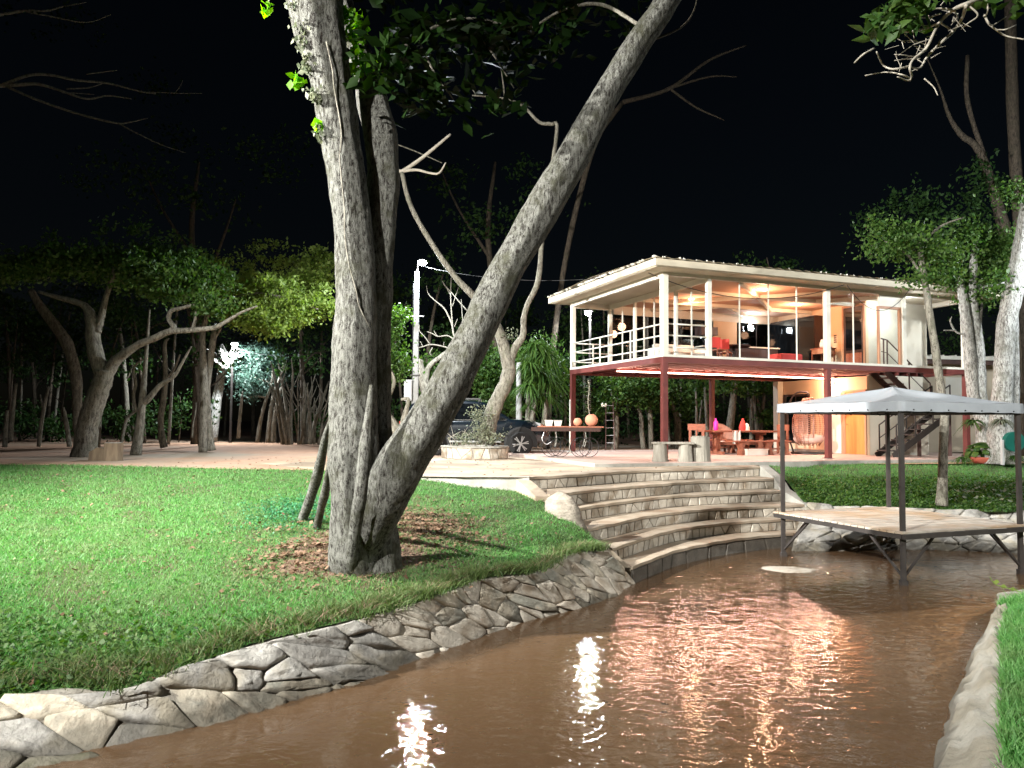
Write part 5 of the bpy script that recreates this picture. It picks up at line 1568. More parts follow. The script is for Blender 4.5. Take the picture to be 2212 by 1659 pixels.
# ------------------------------------------------------------------ trees
from mathutils import noise as mn
def k1(x, y): return ((x / 2.5925 + 1500) / 1.302, (y / 2.5925 + 680) / 1.302)
def k2(x, y): return ((x / 2.5917 + 2160) / 1.302, (y / 2.5917 + 740) / 1.302)
def k3(x, y): return (x / 3.3755 + 614.4, y / 3.3755 + 522.3)
def k4(x, y): return (x / 2.88, y / 2.88 + 522.3)
def k6(x, y): return ((x / 3.858 + 2500) / 1.302, (y / 3.858 + 900) / 1.302)
def kt(x, y): return ((x / 2.127 + 2280) / 1.302, y / 2.127 / 1.302)

def path(pts, Y, conv=None):
    """(x, y, r[, dY]) in photograph units at depth Y -> world points with radius"""
    out = []
    for p in pts:
        x, y = conv(p[0], p[1]) if conv else p[:2]
        yy = Y + (p[3] if len(p) > 3 else 0)
        out.append(tuple(at(x, y, yy)) + (m_px(p[2], yy),))
    return out

def limb(pts, mat_, parent, name='branch', n=8, per=5, rough=0.06, ground=None):
    q = spline(pts, per)
    if ground is not None:
        a = q[0]; q = [(a[0], a[1], ground - .15, a[3] * 1.25)] + q
    mb = MB(); mb.tube([p[:3] for p in q], [max(p[3], .002) * (1 + R.uniform(-rough, rough)) for p in q], n)
    return mb.build(name, mat_, parent, smooth=True)

def bark_limb(pts, mat_, parent, name, n=44, step=.035, lump=.10, ridge=.05, seed=0.0, flare=None):
    """a thick limb with lumps, ridges and knots, for trunks seen close"""
    q = spline(pts, 10)
    P = np.array(q)
    d = np.r_[0, np.cumsum(np.linalg.norm(np.diff(P[:, :3], axis=0), axis=1))]
    m_ = max(8, int(d[-1] / step))
    s = np.linspace(0, d[-1], m_)
    Q = np.stack([np.interp(s, d, P[:, k]) for k in range(4)], 1)
    rows = []
    prev = None
    for i in range(m_):
        c = Vector(Q[i, :3]); t = Vector(Q[min(i + 1, m_ - 1), :3] - Q[max(i - 1, 0), :3]).normalized()
        ref = prev if prev is not None else Vector((1, 0, 0))
        u = (ref - t * ref.dot(t)).normalized(); prev = u
        v = t.cross(u)
        ring = []
        for j in range(n):
            a = 2 * math.pi * j / n
            dirv = u * math.cos(a) + v * math.sin(a)
            w = c + dirv * Q[i, 3]
            k = 1 + lump * mn.noise(w * 2.1 + Vector((seed, 0, 0))) + ridge * mn.noise(Vector((math.cos(a) * 2.6 + seed, math.sin(a) * 2.6, s[i] * .55)))
            k += .022 * mn.noise(w * 9) + .012 * mn.noise(w * 23)
            if flare and s[i] < flare[0]:
                f = (1 - s[i] / flare[0]) ** 2
                k += flare[1] * f * (.45 + .75 * max(0, math.sin(a * 3 + seed)) + .4 * max(0, math.sin(a * 5 + 1 + seed)))
            ring.append(c + dirv * Q[i, 3] * k)
        rows.append(ring)
    mb = MB(); mb.loft([list(r) for r in rows], close=True)
    mb.f.append(tuple((m_ - 1) * n + j for j in range(n)))
    return mb.build(name, mat_, parent, smooth=True)

def leaves(clusters, size, seed=0, clump=.35, per_clump=26, flat=0.0, aspect=.55, droop=0.0, fold=.25):
    """clusters: (centre, (rx, ry, rz), count) -> arrays of folded leaves gathered in clumps, thinning to the outside"""
    rng = np.random.default_rng(seed)
    C = []
    for c, r, cnt in clusters:
        nc = max(1, cnt // per_clump)
        u = rng.normal(size=(nc, 3)); u /= np.linalg.norm(u, axis=1)[:, None]
        rad = rng.random(nc)[:, None] ** .42
        cc = np.array(c) + u * rad * np.array(r)
        pts = np.repeat(cc, per_clump, 0)
        sc = clump * (.5 + rng.random(nc))
        off = rng.normal(size=(len(pts), 3)) * np.repeat(sc, per_clump)[:, None] * np.array([1, 1, .62])
        C.append(pts + off)
    P = np.concatenate(C)
    n = len(P)
    d = rng.normal(size=(n, 3)); d[:, 2] = d[:, 2] * (1 - flat) - droop; d /= np.linalg.norm(d, axis=1)[:, None]
    w = rng.normal(size=(n, 3)); w[:, 2] *= (1 - flat)
    w -= (w * d).sum(1)[:, None] * d; w /= np.linalg.norm(w, axis=1)[:, None] + 1e-9
    nn_ = np.cross(d, w)
    L_ = (size * (.6 + .8 * rng.random(n)))[:, None]
    a = P - d * L_ * .5; b = P + d * L_ * .5
    l = P + w * L_ * aspect * .5 + nn_ * L_ * fold * .3; r_ = P - w * L_ * aspect * .5 + nn_ * L_ * fold * .3
    V = np.stack([a, l, b, r_], 1).reshape(-1, 3)
    i = np.arange(n)[:, None] * 4
    T = np.concatenate([i + np.array([[0, 2, 1]]), i + np.array([[0, 3, 2]])], 1).reshape(-1, 3)
    return V, T

def crown(parent, mat_, clusters, size, seed, name='crown', **k):
    V, T = leaves(clusters, size, seed, **k)
    return np_mesh(name, V, T, mat_, parent, kind='stuff' if False else None)

def cl(x, y, Y, rx, ry, n, rz=None, conv=None):
    """leaf cluster seen at (x, y): half width and half height in photograph units"""
    if conv:
        x, y = conv(x, y)
    a, b = m_px(rx, Y), m_px(ry, Y)
    return (tuple(at(x, y, Y)), (a, rz if rz is not None else max(a * .8, .4), b), n)

# ---- the big forked tree in front
Y0 = 9.55
bt = thing('forked_tree', 'big pale forked tree on the lawn, one trunk leaning far to the right', 'tree', tuple(gz(775, 1195, -.85)))
A_ = path([(768, 1330, 54, .15), (768, 1240, 54, .2), (767, 1180, 56, .12), (767, 1100, 54, .05), (766, 1000, 53), (763, 900, 50), (762, 800, 47), (766, 700, 45), (768, 600, 43), (764, 500, 41), (752, 400, 42), (735, 300, 43), (718, 200, 45), (698, 100, 54), (682, 10, 62), (668, -90, 66), (655, -200, 68)], Y0)
bark_limb(A_, M['bark'], bt, 'trunk', 56, .03, .12, .10, 3.3, flare=(1.0, .12))
B_ = path([(815, 1230, 50, .3), (812, 1100, 40, .3), (810, 1000, 36, .3), (810, 900, 34, .3), (812, 750, 32, .3), (814, 600, 33, .3), (823, 480, 33, .35), (829, 385, 33, .4), (822, 300, 35, .4), (812, 246, 34, .5), (788, 150, 28, .7), (755, 60, 26, .9), (730, -30, 26, 1.0), (715, -150, 24, 1.0)], Y0)
bark_limb(B_, M['bark'], bt, 'second_trunk', 40, .04, .12, .10, 9.1)
C_ = path([(764, 1290, 40, .25), (776, 1215, 42, .2), (796, 1155, 47, .1), (826, 1085, 51, -.04), (868, 1000, 51, -.12), (920, 918, 47, -.12), (975, 825, 43, -.1), (1022, 730, 39, 0), (1060, 650, 37, .05), (1096, 580, 36, .1), (1142, 500, 38, .15), (1192, 415, 39, .2), (1245, 325, 35, .3), (1292, 237, 31, .4), (1335, 165, 29, .5), (1382, 90, 28, .55), (1430, 20, 27, .6), (1480, -70, 27, .6), (1530, -180, 25, .6)], Y0)
bark_limb(C_, M['bark'], bt, 'leaning_trunk', 52, .03, .09, .07, 5.7)
# dark hollow foot and roots
for i, pts in enumerate([[(716, 900, 4, .2), (704, 940, 7, .5), (692, 1000, 11, 1.0), (676, 1060, 11, 1.5), (655, 1118, 10, 2.0), (645, 1150, 9, 2.2)],
                         [(803, 832, 5, -.4), (796, 905, 10, -.45), (788, 980, 14, -.5), (780, 1060, 15, -.5), (770, 1120, 14, -.4), (762, 1180, 13, -.25), (756, 1240, 12, -.05), (752, 1290, 11, .1)],
                         [(716, 960, 5, .1), (711, 1010, 7, .4), (703, 1060, 9, .9), (692, 1105, 9, 1.4), (682, 1150, 8, 1.8)]]):
    bark_limb(path(pts, Y0), M['bark'], bt, 'root', 16, .04, .16, .12, 2.0 + i)
for pts in [[(733, 330, 1.4, -.27), (738, 390, 1.4, -.27), (744, 450, 1.4, -.26), (745, 510, 1.5, -.27), (754, 570, 1.5, -.27), (770, 630, 1.5, -.27), (776, 660, 1.5, -.26), (800, 712, 1.6, -.15)],
            [(705, 90, 1.6, -.33), (718, 150, 1.5, -.3), (722, 190, 1.6, -.29), (737, 280, 1.5, -.26), (735, 330, 1.4, -.27)]]:
    limb(path(pts, Y0), M['bark_far'], bt, 'vine', 6)
for pts in [[(1400, 90, 3, .6), (1470, 60, 2.4, .9), (1500, 20, 1.6, 1.1), (1510, -40, 1.2, 1.2)]]:
    limb(path(pts, Y0), M['bark_dark'], bt, 'branch', 6)
# ivy clinging to the leaning and the upright trunk
iv = []
rng_ = np.random.default_rng(4)
for (x, y, rx, ry, n_, dY) in [(768, 70, 16, 45, 150, .15), (772, 135, 14, 30, 110, .2), (752, 25, 12, 20, 60, .1)]:
    iv.append(cl(x, y, Y0 + dY, rx, ry, n_, .12))
V, T = leaves(iv, .085, 11, clump=.05, per_clump=6, aspect=.85)
np_mesh('ivy', V, T, M['leaf_ivy'], bt)
iv = [cl(640, 15, Y0 - .2, 16, 28, 50, .1), cl(652, 85, Y0 - .25, 14, 40, 70, .1), cl(662, 140, Y0 - .25, 12, 30, 60, .1), cl(680, 205, Y0 - .25, 12, 26, 50, .08), cl(688, 290, Y0 - .25, 6, 18, 26, .06)]
V, T = leaves(iv, .075, 12, clump=.04, per_clump=5, aspect=.7, droop=.6)
np_mesh('ivy', V, T, M['leaf_grey'], bt)
iv = [cl(638, 172, Y0 - .1, 9, 14, 24, .06), cl(578, 20, Y0 + .2, 11, 9, 14, .05), cl(690, 270, Y0 - .2, 4, 10, 12, .04)]
V, T = leaves(iv, .13, 13, clump=.03, per_clump=4, aspect=.85)
np_mesh('ivy', V, T, M['leaf_ivy'], bt)
limb(path([(578, 12, 1), (590, -20, 1.2), (630, -60, 2)], Y0 + .2), M['twig'], bt, 'branch', 5)
# its own leaves high up, big and drooping, and the twigs that carry them
cc = [cl(900, 120, 10.4, 70, 60, 100), cl(1000, 60, 10.8, 90, 50, 160), cl(1110, 110, 11, 90, 60, 150), cl(1220, 40, 11.2, 80, 40, 90), cl(930, 210, 10.5, 90, 40, 80), cl(1060, 200, 11.0, 90, 50, 60), cl(880, 40, 10.2, 50, 40, 60), cl(1330, 30, 11.6, 60, 30, 40), cl(835, 175, 9.2, 45, 45, 60, .3), cl(805, 100, 9.4, 26, 40, 20, .25), cl(870, 110, 9.3, 40, 40, 40, .3)]
V, T = leaves(cc, .24, 15, clump=.22, per_clump=5, flat=.6, aspect=.5, droop=.35)
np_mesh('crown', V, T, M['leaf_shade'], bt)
for pts in [[(830, 150, 6, .6), (900, 80, 4, .9), (1000, 40, 3, 1.2), (1120, 60, 2, 1.5)], [(900, 80, 3, .9), (940, 160, 2, 1.0), (980, 215, 1.2, 1.1)], [(1000, 40, 2.5, 1.2), (1060, 110, 2, 1.3), (1110, 190, 1.2, 1.4)], [(1390, 60, 5, .7), (1300, 10, 4, 1.2), (1220, 20, 3, 1.5), (1150, 60, 2, 1.6)]]:
    limb(path(pts, Y0), M['bark_far'], bt, 'branch', 6)

# ---- slanting tree in the planter, with its long bare limbs
YP = PC.y - .05
t = thing('slanting_tree', 'grey slanting tree growing out of the round stone planter', 'tree', (PC.x + .1, PC.y, .2))
W = M['bark_far']
limb(path([k3(1470, 1480) + (17,), k3(1500, 1300) + (17,), k3(1550, 1160) + (16,), k3(1610, 1040) + (15,), k3(1640, 930) + (15,)], YP), W, t, 'trunk', 16, 6)
limb(path([k3(1640, 940) + (14,), k3(1650, 850) + (10,), k3(1690, 760) + (9,), k3(1740, 680) + (7.5,), k3(1745, 560) + (6.5,), k3(1775, 450) + (6,), k3(1850, 280) + (6,), (1172, 500, 5), (1180, 440, 5), (1203, 282, 4), (1190, 268, 4), (1165, 264, 3.6), (1128, 228, 3), (1085, 212, 2.4), (1020, 206, 1.4)], YP), W, t, 'branch', 10, 5)
limb(path([k3(1640, 950) + (14,), k3(1610, 800) + (13,), k3(1540, 610) + (11,), k3(1390, 410) + (8,), (985, 600, 7), (945, 545, 6), (905, 480, 5.5), (882, 430, 5), (868, 372, 5)], YP), W, t, 'branch', 12, 5)
limb(path([(866, 373, 5), (905, 346, 4), (940, 318, 3.6), (973, 290, 2.6)], YP), M['twig'], t, 'broken_branch', 8)
limb(path([(862, 370, 4), (900, 367, 3), (925, 373, 2.6), (948, 374, 2.4), (963, 351, 1.5)], YP), M['twig'], t, 'broken_branch', 8)
limb(path([(858, 312, 1.2), (900, 328, 1.4), (955, 352, 1)], YP), W, t, 'twig', 5)
limb(path([(1090, 213, 2), (1087, 180, 1.6), (1082, 150, 1)], YP), W, t, 'twig', 5)
limb(path([(1028, 206, 1.6), (1022, 195, 1), (1012, 188, .8)], YP), W, t, 'twig', 5)
crown(t, M['leaf_grey'], [cl(*k3(1450, 1300), YP - .4, 26, 36, 300, .35), cl(*k3(1480, 1410), YP - .55, 30, 20, 240, .4), cl(*k3(1400, 1250), YP - .4, 14, 22, 180, .3), cl(*k3(1640, 700), YP, 18, 20, 120, .4)], .07, 31, name='creeper', clump=.09, per_clump=10)
sh = thing('planter_shrub', 'low grey green shrub with thin twigs filling the stone planter', 'shrub', (PC.x - .35, PC.y - .3, .25))
crown(sh, M['leaf_grey'], [cl(*k3(1330, 1440), YP - .5, 32, 16, 420, .3), cl(*k3(1420, 1380), YP - .5, 22, 20, 240, .3), cl(*k3(1520, 1440), YP - .5, 24, 14, 200, .3)], .06, 32, name='foliage', clump=.09, per_clump=8)
mb = MB()
for i in range(14):
    b = Vector((PC.x - .35 + R.uniform(-.4, .5), PC.y - .3 + R.uniform(-.2, .2), .2)); mb.tube([b, b + Vector((R.uniform(-.15, .15), 0, .3)), b + Vector((R.uniform(-.3, .3), 0, R.uniform(.45, .75)))], [.008, .006, .003], 5)
mb.build('stems', M['twig'], sh)

# ---- small forked tree with lime leaves behind the big tree
t = thing('lime_tree', 'small crooked tree with bright lime leaves beside the lamp pole', 'tree', tuple(gz(862, 985, -.1)))
YL = 21.5
limb(path([(856, 984, 14), k3(840, 1420) + (13,), k3(795, 1340) + (12,), k3(735, 1240) + (9,), k3(715, 1140) + (7,), k3(690, 1010) + (5,), k3(700, 900) + (3,)], YL), W, t, 'trunk', 12)
limb(path([k3(730, 1170) + (6,), k3(780, 1080) + (5,), k3(800, 1010) + (4,), k3(760, 900) + (3,), k3(735, 780) + (2,)], YL), W, t, 'branch', 8)
limb(path([k3(845, 1400) + (9,), k3(880, 1260) + (6,), k3(905, 1150) + (4,), k3(850, 1150) + (3,)], YL), W, t, 'branch', 8)
crown(t, M['leaf_green'], [cl(*k3(760, 620), YL + .5, 26, 36, 1300), cl(*k3(800, 540), YL + 1, 18, 20, 420), cl(*k3(870, 520), YL + 1.2, 12, 14, 150), cl(*k3(780, 930), YL + .5, 30, 30, 1500), cl(*k3(840, 860), YL + .8, 16, 26, 500), cl(*k3(770, 760), YL + .5, 20, 18, 500)], .10, 33, clump=.16, per_clump=16)

# ---- bare pruned tree right of the lamp
t = thing('bare_tree', 'bare pruned tree with thin pale upright twigs right of the lamp pole', 'tree', tuple(gz(930, 975, -.1)))
YB = 27.5
limb(path([(940, 968, 14), k3(1060, 1200) + (14,), k3(1020, 1040) + (11,), k3(985, 900) + (9,), k3(1000, 860) + (6,)], YB), W, t, 'trunk', 12)
limb(path([k3(1030, 1050) + (7,), k3(1050, 920) + (6,), k3(1150, 830) + (5,), k3(1250, 760) + (5,), k3(1330, 640) + (4,)], YB), W, t, 'branch', 8)
for pts in [[(1270, 740, 4), (1235, 680, 3.6), (1220, 600, 3.2), (1180, 510, 2.8), (1150, 470, 2.6), (1100, 430, 2), (1050, 380, 1.5), (1035, 320, 1)], [(1228, 640, 2.6), (1216, 480, 2.2), (1212, 380, 1.8), (1216, 260, 1)], [(1218, 400, 1.5), (1190, 350, 1.3), (1150, 285, 1)],
            [(1330, 500, 2.6), (1260, 420, 2.2), (1200, 350, 1.8), (1160, 310, 1)], [(1225, 470, 1.6), (1250, 390, 1.2), (1270, 330, .8)], [(1300, 580, 2), (1293, 480, 1.6), (1290, 420, 1)], [(1240, 620, 1.6), (1262, 560, 1)],
            [(1240, 715, 3), (1190, 685, 2.6), (1120, 690, 2.2), (1080, 670, 1.8), (1040, 655, 1.2)], [(1115, 690, 1.8), (1090, 650, 1.2)], [(1200, 775, 3), (1120, 755, 2.6), (1060, 750, 2.4), (1010, 765, 2), (965, 775, 1.4)], [(1060, 745, 2.2), (1020, 690, 1.8), (985, 650, 1.6), (983, 605, 1)], [(1010, 765, 1.8), (990, 725, 1)], [(1080, 770, 2), (1060, 810, 1.6), (1075, 830, 1)], [(1160, 755, 1.5), (1165, 730, .8)]]:
    limb(path([k3(p[0], p[1]) + (p[2] * .62,) for p in pts], YB), M['twig_grey'], t, 'branch', 6)

# ---- drooping pandanus right of the planter
t = thing('screw_pine', 'bushy screw pine with hanging strap leaves on stilt stems behind the car', 'palm tree', tuple(at(1150, 968, 27)))
YS = 27.0
limb(path([k3(1712, 1500) + (7,), k3(1710, 1200) + (6.5,), k3(1710, 880) + (6,)], YS), M['concrete_pole'], t, 'trunk', 10)
for pts in [[(1780, 1500, 7), (1775, 1300, 6), (1780, 1100, 5)], [(1800, 1500, 7), (1810, 1260, 6), (1835, 1140, 5)], [(1880, 1500, 7), (1900, 1250, 6), (1905, 1100, 6)]]:
    limb(path([k3(p[0], p[1]) + (p[2],) for p in pts], YS), W, t, 'stem', 8)
def straps(c, n, length, width, rng, down=.9):
    mb = MB()
    for i in range(n):
        a = rng.uniform(0, 2 * math.pi); up = rng.uniform(-.1, .9)
        d = Vector((math.cos(a), math.sin(a), up)).normalized(); s = d.cross(Vector((0, 0, 1))).normalized() * width
        l = length * rng.uniform(.6, 1.1)
        P = [c + d * (l * f) + Vector((0, 0, -down * l * f * f)) for f in (0, .35, .7, 1)]
        ws = (.6, 1, .7, .08)
        mb.loft([[p - s * w_, p + Vector((0, 0, -.01)), p + s * w_] for p, w_ in zip(P, ws)])
    return mb
prng = random.Random(8)
for (x, y, l, n_) in [(1830, 760, .9, 70), (1900, 820, 1.0, 80), (1790, 900, .9, 60), (1870, 950, 1.1, 90), (1930, 1020, 1.0, 70), (1780, 1050, .9, 60), (1900, 1130, 1.0, 60), (1740, 1180, .6, 30), (1775, 1200, .6, 24)]:
    straps(at(*k3(x, y), YS + prng.uniform(-.6, .6)), n_, l, .03, prng).build('fronds', M['leaf_green'], t)
crown(t, M['leaf_green'], [cl(*k3(1850, 800), YS + .4, 42, 36, 900), cl(*k3(1930, 960), YS + .4, 40, 40, 800), cl(*k3(1780, 950), YS + .6, 32, 40, 600)], .16, 34, name='foliage', clump=.25, aspect=.28, droop=.6)
# bush behind the car
for i, (x, y, rx, ry, n_, lab, mt) in enumerate([(1500, 900, 60, 50, 2600, 'dark leafy bush behind the car between the two leaning trunks', 'leaf_green'), (1560, 1080, 60, 40, 1800, 'low dark bush directly behind the car roof', 'leaf_green'), (2040, 950, 40, 60, 1300, 'dark bush beside the left corner post of the house', 'leaf_dark'), (1060, 1000, 40, 60, 1400, 'dark bush behind the lamp pole foot', 'leaf_green')]):
    Yb = 28.5 + i * .4
    b = thing('bush', lab, 'bush', tuple(at(*k3(x, 1480), Yb)))
    crown(b, M[mt], [cl(*k3(x, y), Yb, rx * .8, ry, n_), cl(*k3(x + 40, y + 110), Yb, rx * .8, ry * .8, n_ // 2)], .13, 40 + i, name='foliage', clump=.25)
    limb(path([k3(x, 1480) + (4,), k3(x + 10, 1250) + (3,), k3(x, y) + (2,)], Yb), M['bark_dark'], b, 'stem', 6)

# ---- trees of the left edge of the sand
def simple_tree(lab, conv, Y, trunk, branches=(), crowns=(), lm='leaf_green', size=.13, bark=None, name='tree', cat='tree', group=None, seed=50, base=None, **k):
    b0_ = conv(*trunk[0][:2]) if conv else trunk[0][:2]
    t = thing(name, lab, cat, tuple(at(b0_[0], b0_[1], Y)), group=group)
    f = lambda pts: path([(conv(p[0], p[1]) if conv else (p[0], p[1])) + tuple(p[2:]) for p in pts], Y)
    bark = bark or W
    limb(f(trunk), bark, t, 'trunk', 14, 5)
    for b in branches: limb(f(b), bark, t, 'branch', 9, 5)
    if crowns:
        crown(t, M[lm], [cl(c[0], c[1], Y + (c[5] if len(c) > 5 else 0), c[2], c[3], c[4], None, conv) for c in crowns], size, seed, **k)
    return t
# big forked tree on the sand
simple_tree('thick forked tree at the edge of the sand with one long low limb', k4, 21.6,
    [(525, 1370, 32), (530, 1300, 26), (545, 1150, 22), (590, 1000, 21), (640, 860, 20), (650, 800, 20)],
    [[(640, 830, 17), (600, 710, 16), (580, 600, 15), (575, 500, 14), (545, 420, 9), (500, 385, 7), (420, 360, 6), (340, 340, 5), (240, 310, 3)], [(600, 560, 10), (630, 470, 8), (655, 360, 6), (690, 250, 5), (720, 130, 4)],
     [(660, 830, 14), (720, 740, 12), (800, 680, 9), (870, 635, 8), (960, 600, 7.5), (1050, 560, 7), (1160, 552, 6), (1250, 545, 5.5), (1340, 535, 5)], [(1050, 560, 6), (1080, 530, 5.5), (1050, 480, 5), (1065, 430, 4.5), (1120, 415, 4), (1200, 395, 3.5), (1300, 380, 2.5)], [(1340, 535, 5), (1400, 500, 4), (1500, 440, 3), (1600, 400, 2)], [(1200, 550, 4), (1215, 480, 3), (1220, 430, 2)],
     [(640, 790, 11), (655, 775, 10), (640, 770, 7)]],
    [(150, 160, 60, 34, 1500, 0), (330, 150, 70, 30, 1800, .5), (520, 140, 70, 34, 1700, 0), (700, 150, 60, 40, 1500, 1), (880, 200, 70, 44, 2600, 0), (1060, 260, 70, 44, 3000, .5), (1240, 230, 70, 40, 2600, 1.5), (1050, 120, 90, 30, 2000, 1), (60, 220, 50, 30, 700, 1), (1330, 390, 40, 24, 900, 0), (200, 60, 80, 50, 350, 1), (480, 40, 80, 50, 350, 1), (760, 20, 90, 60, 400, 1.5), (1050, 30, 90, 60, 400, 1.5)], 'leaf_green', .13, seed=51, clump=.17, per_clump=44)
# the limes lit by the lamp, seen left of the big trunk
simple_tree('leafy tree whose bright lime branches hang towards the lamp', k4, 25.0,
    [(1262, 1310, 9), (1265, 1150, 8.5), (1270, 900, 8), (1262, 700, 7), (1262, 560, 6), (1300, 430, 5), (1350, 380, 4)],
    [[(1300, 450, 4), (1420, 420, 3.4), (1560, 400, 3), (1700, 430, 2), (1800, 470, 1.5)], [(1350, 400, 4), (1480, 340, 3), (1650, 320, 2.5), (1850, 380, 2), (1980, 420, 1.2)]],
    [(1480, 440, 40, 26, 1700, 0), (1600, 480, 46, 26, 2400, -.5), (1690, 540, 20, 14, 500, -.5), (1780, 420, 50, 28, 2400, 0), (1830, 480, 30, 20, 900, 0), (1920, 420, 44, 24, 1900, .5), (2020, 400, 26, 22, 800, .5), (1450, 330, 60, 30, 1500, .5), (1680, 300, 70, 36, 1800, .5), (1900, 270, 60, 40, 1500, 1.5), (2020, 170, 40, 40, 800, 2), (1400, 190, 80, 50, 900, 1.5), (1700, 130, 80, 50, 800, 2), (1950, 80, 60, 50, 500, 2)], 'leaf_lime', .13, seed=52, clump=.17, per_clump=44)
for i, a in enumerate([
    ('straight trunk of the pair in the middle of the left wood, nearer the lamp branches', 25.2, [(1310, 1300, 11), (1300, 1200, 9), (1288, 1050, 8), (1285, 900, 8), (1310, 720, 7), (1335, 545, 6)], [[(1330, 600, 4), (1370, 540, 3), (1380, 450, 2)]]),
    ('pale trunk with a long branch forking right, beside the cut stump', 22.8, [(845, 1325, 12), (862, 1200, 10), (880, 1050, 8.5), (895, 880, 6), (910, 700, 4), (922, 540, 3), (930, 420, 2)], [[(885, 1010, 7), (930, 970, 6.5), (1000, 890, 5), (1080, 840, 4), (1130, 760, 3), (1190, 650, 2)], [(850, 1060, 4), (830, 960, 3.5), (845, 880, 3), (830, 800, 3), (860, 750, 2), (900, 730, 1.5)]]),
    ('slim pale trunk with spreading foot left of the trunk pair', 25.5, [(1020, 1280, 8), (1005, 1200, 7), (1000, 1090, 6.5), (1020, 960, 6), (1030, 820, 5.5), (1025, 640, 4), (1050, 600, 2)], [[(1010, 1200, 4), (1035, 1275, 3)], [(1030, 850, 3), (1080, 800, 2.5), (1120, 700, 2)]]),
    ('thin pale stem bowing left behind the cut stump', 24.0, [(748, 1272, 3.5), (765, 1200, 3.5), (785, 1110, 3.5), (820, 1070, 3), (855, 1045, 2.5)], []),
    ('dark curving trunk left of the thick forked tree', 27.0, [(478, 1180, 8), (480, 1060, 9), (475, 850, 11), (420, 640, 12), (340, 520, 11), (250, 400, 9), (190, 300, 7)], []),
    ('pale broken stem standing left of the thick forked tree', 24.5, [(432, 1275, 5), (420, 1180, 4.5), (405, 1080, 3.5), (395, 1030, 2)], [[(425, 1200, 2.5), (400, 1130, 2), (390, 1090, 1)]]),
    ('dim slim trunk near the left edge of the wood', 25.0, [(240, 1275, 4), (255, 1150, 4), (280, 1000, 3.5), (305, 900, 2)], [[(270, 1050, 2.5), (250, 950, 1.5)]]),
    ('dim pale trunk at the far left edge of the picture', 25.0, [(30, 1278, 5), (36, 1150, 4.5), (45, 1050, 3)], []),
    ('second dim pale trunk at the far left edge, leaning right', 25.6, [(62, 1240, 6), (72, 1120, 5), (85, 1000, 4), (100, 880, 3)], []),
    ('thin pale stem with a bend just right of the slim pale trunk', 26.5, [(1195, 1220, 2.2), (1200, 1140, 2), (1215, 1060, 1.8), (1220, 1000, 1)], []),
    ('thin dark stem hanging between the thick tree limbs', 24.0, [(612, 1275, 4), (620, 1150, 3.5), (625, 1060, 3)], []),
    ('lone slender trunk in the dark gap under the distant lamp', 34.0, [(1483, 1222, 4), (1488, 1140, 3.6), (1497, 1050, 3.2), (1507, 950, 2.5)], [[(1500, 1000, 2), (1512, 930, 1.4)]]),
    ]):
    lab, Y, tr, br = a
    simple_tree(lab, k4, Y, tr, br, name='slim_tree', seed=60 + i)
# pruned tree round the distant lamp
YT = 36.5
t = thing('pruned_tree', 'pruned tree with a fan of bare white branches around the distant lamp', 'tree', tuple(at(*k4(1322, 1250), YT)))
limb(path([k4(1322, 1240) + (10,), k4(1345, 1050) + (9,), k4(1370, 900) + (8,), k4(1395, 780) + (8,)], YT), M['bark_white'], t, 'trunk', 10)
limb(path([k4(1310, 1050) + (3,), k4(1340, 930) + (4,), k4(1370, 760) + (4,), k4(1375, 640) + (2,)], YT), M['bark_white'], t, 'stem', 8)
for i in range(26):
    a = math.radians(-70 + 130 * i / 25 + R.uniform(-6, 6))
    l = R.uniform(90, 170)
    x0, y0 = 1395 + R.uniform(-12, 12), 790 + R.uniform(-20, 10)
    q = [(x0, y0, 3.6), (x0 + math.sin(a) * l * .5 + 10, y0 - math.cos(a) * l * .42 - 15, 3.0), (x0 + math.sin(a) * l * 1.0, y0 - abs(math.cos(a)) * l * .7 - 25, 1.4)]
    limb(path([k4(p[0], p[1]) + (p[2], R.uniform(-1.2, .8)) for p in q], YT), M['bark_white'], t, 'branch', 5, 4)
# blue-green tree right of it
simple_tree('feathery blue green tree lit by the distant lamp', k4, 36.0,
    [(1600, 1256, 5), (1620, 1120, 4), (1650, 1000, 3.5), (1690, 880, 2.5), (1700, 760, 2)],
    [[(1668, 1258, 6), (1680, 1100, 5), (1700, 960, 4), (1740, 850, 3), (1770, 740, 2)], [(1702, 1258, 6), (1705, 1120, 5), (1730, 980, 4), (1760, 880, 3)], [(1660, 970, 3), (1600, 960, 2), (1530, 970, 1.4)], [(1690, 880, 2), (1600, 850, 1.6), (1480, 800, 1)]],
    [(1590, 700, 34, 20, 800, 0), (1500, 790, 26, 12, 500, 0), (1540, 850, 36, 14, 800, 0), (1600, 900, 36, 18, 800, 0), (1680, 740, 34, 30, 900, .5), (1640, 820, 40, 24, 900, .5), (1560, 950, 26, 10, 400, 0), (1740, 820, 24, 30, 500, 1)], 'leaf_teal', .15, seed=70, clump=.26, aspect=.4, name='feathery_tree')
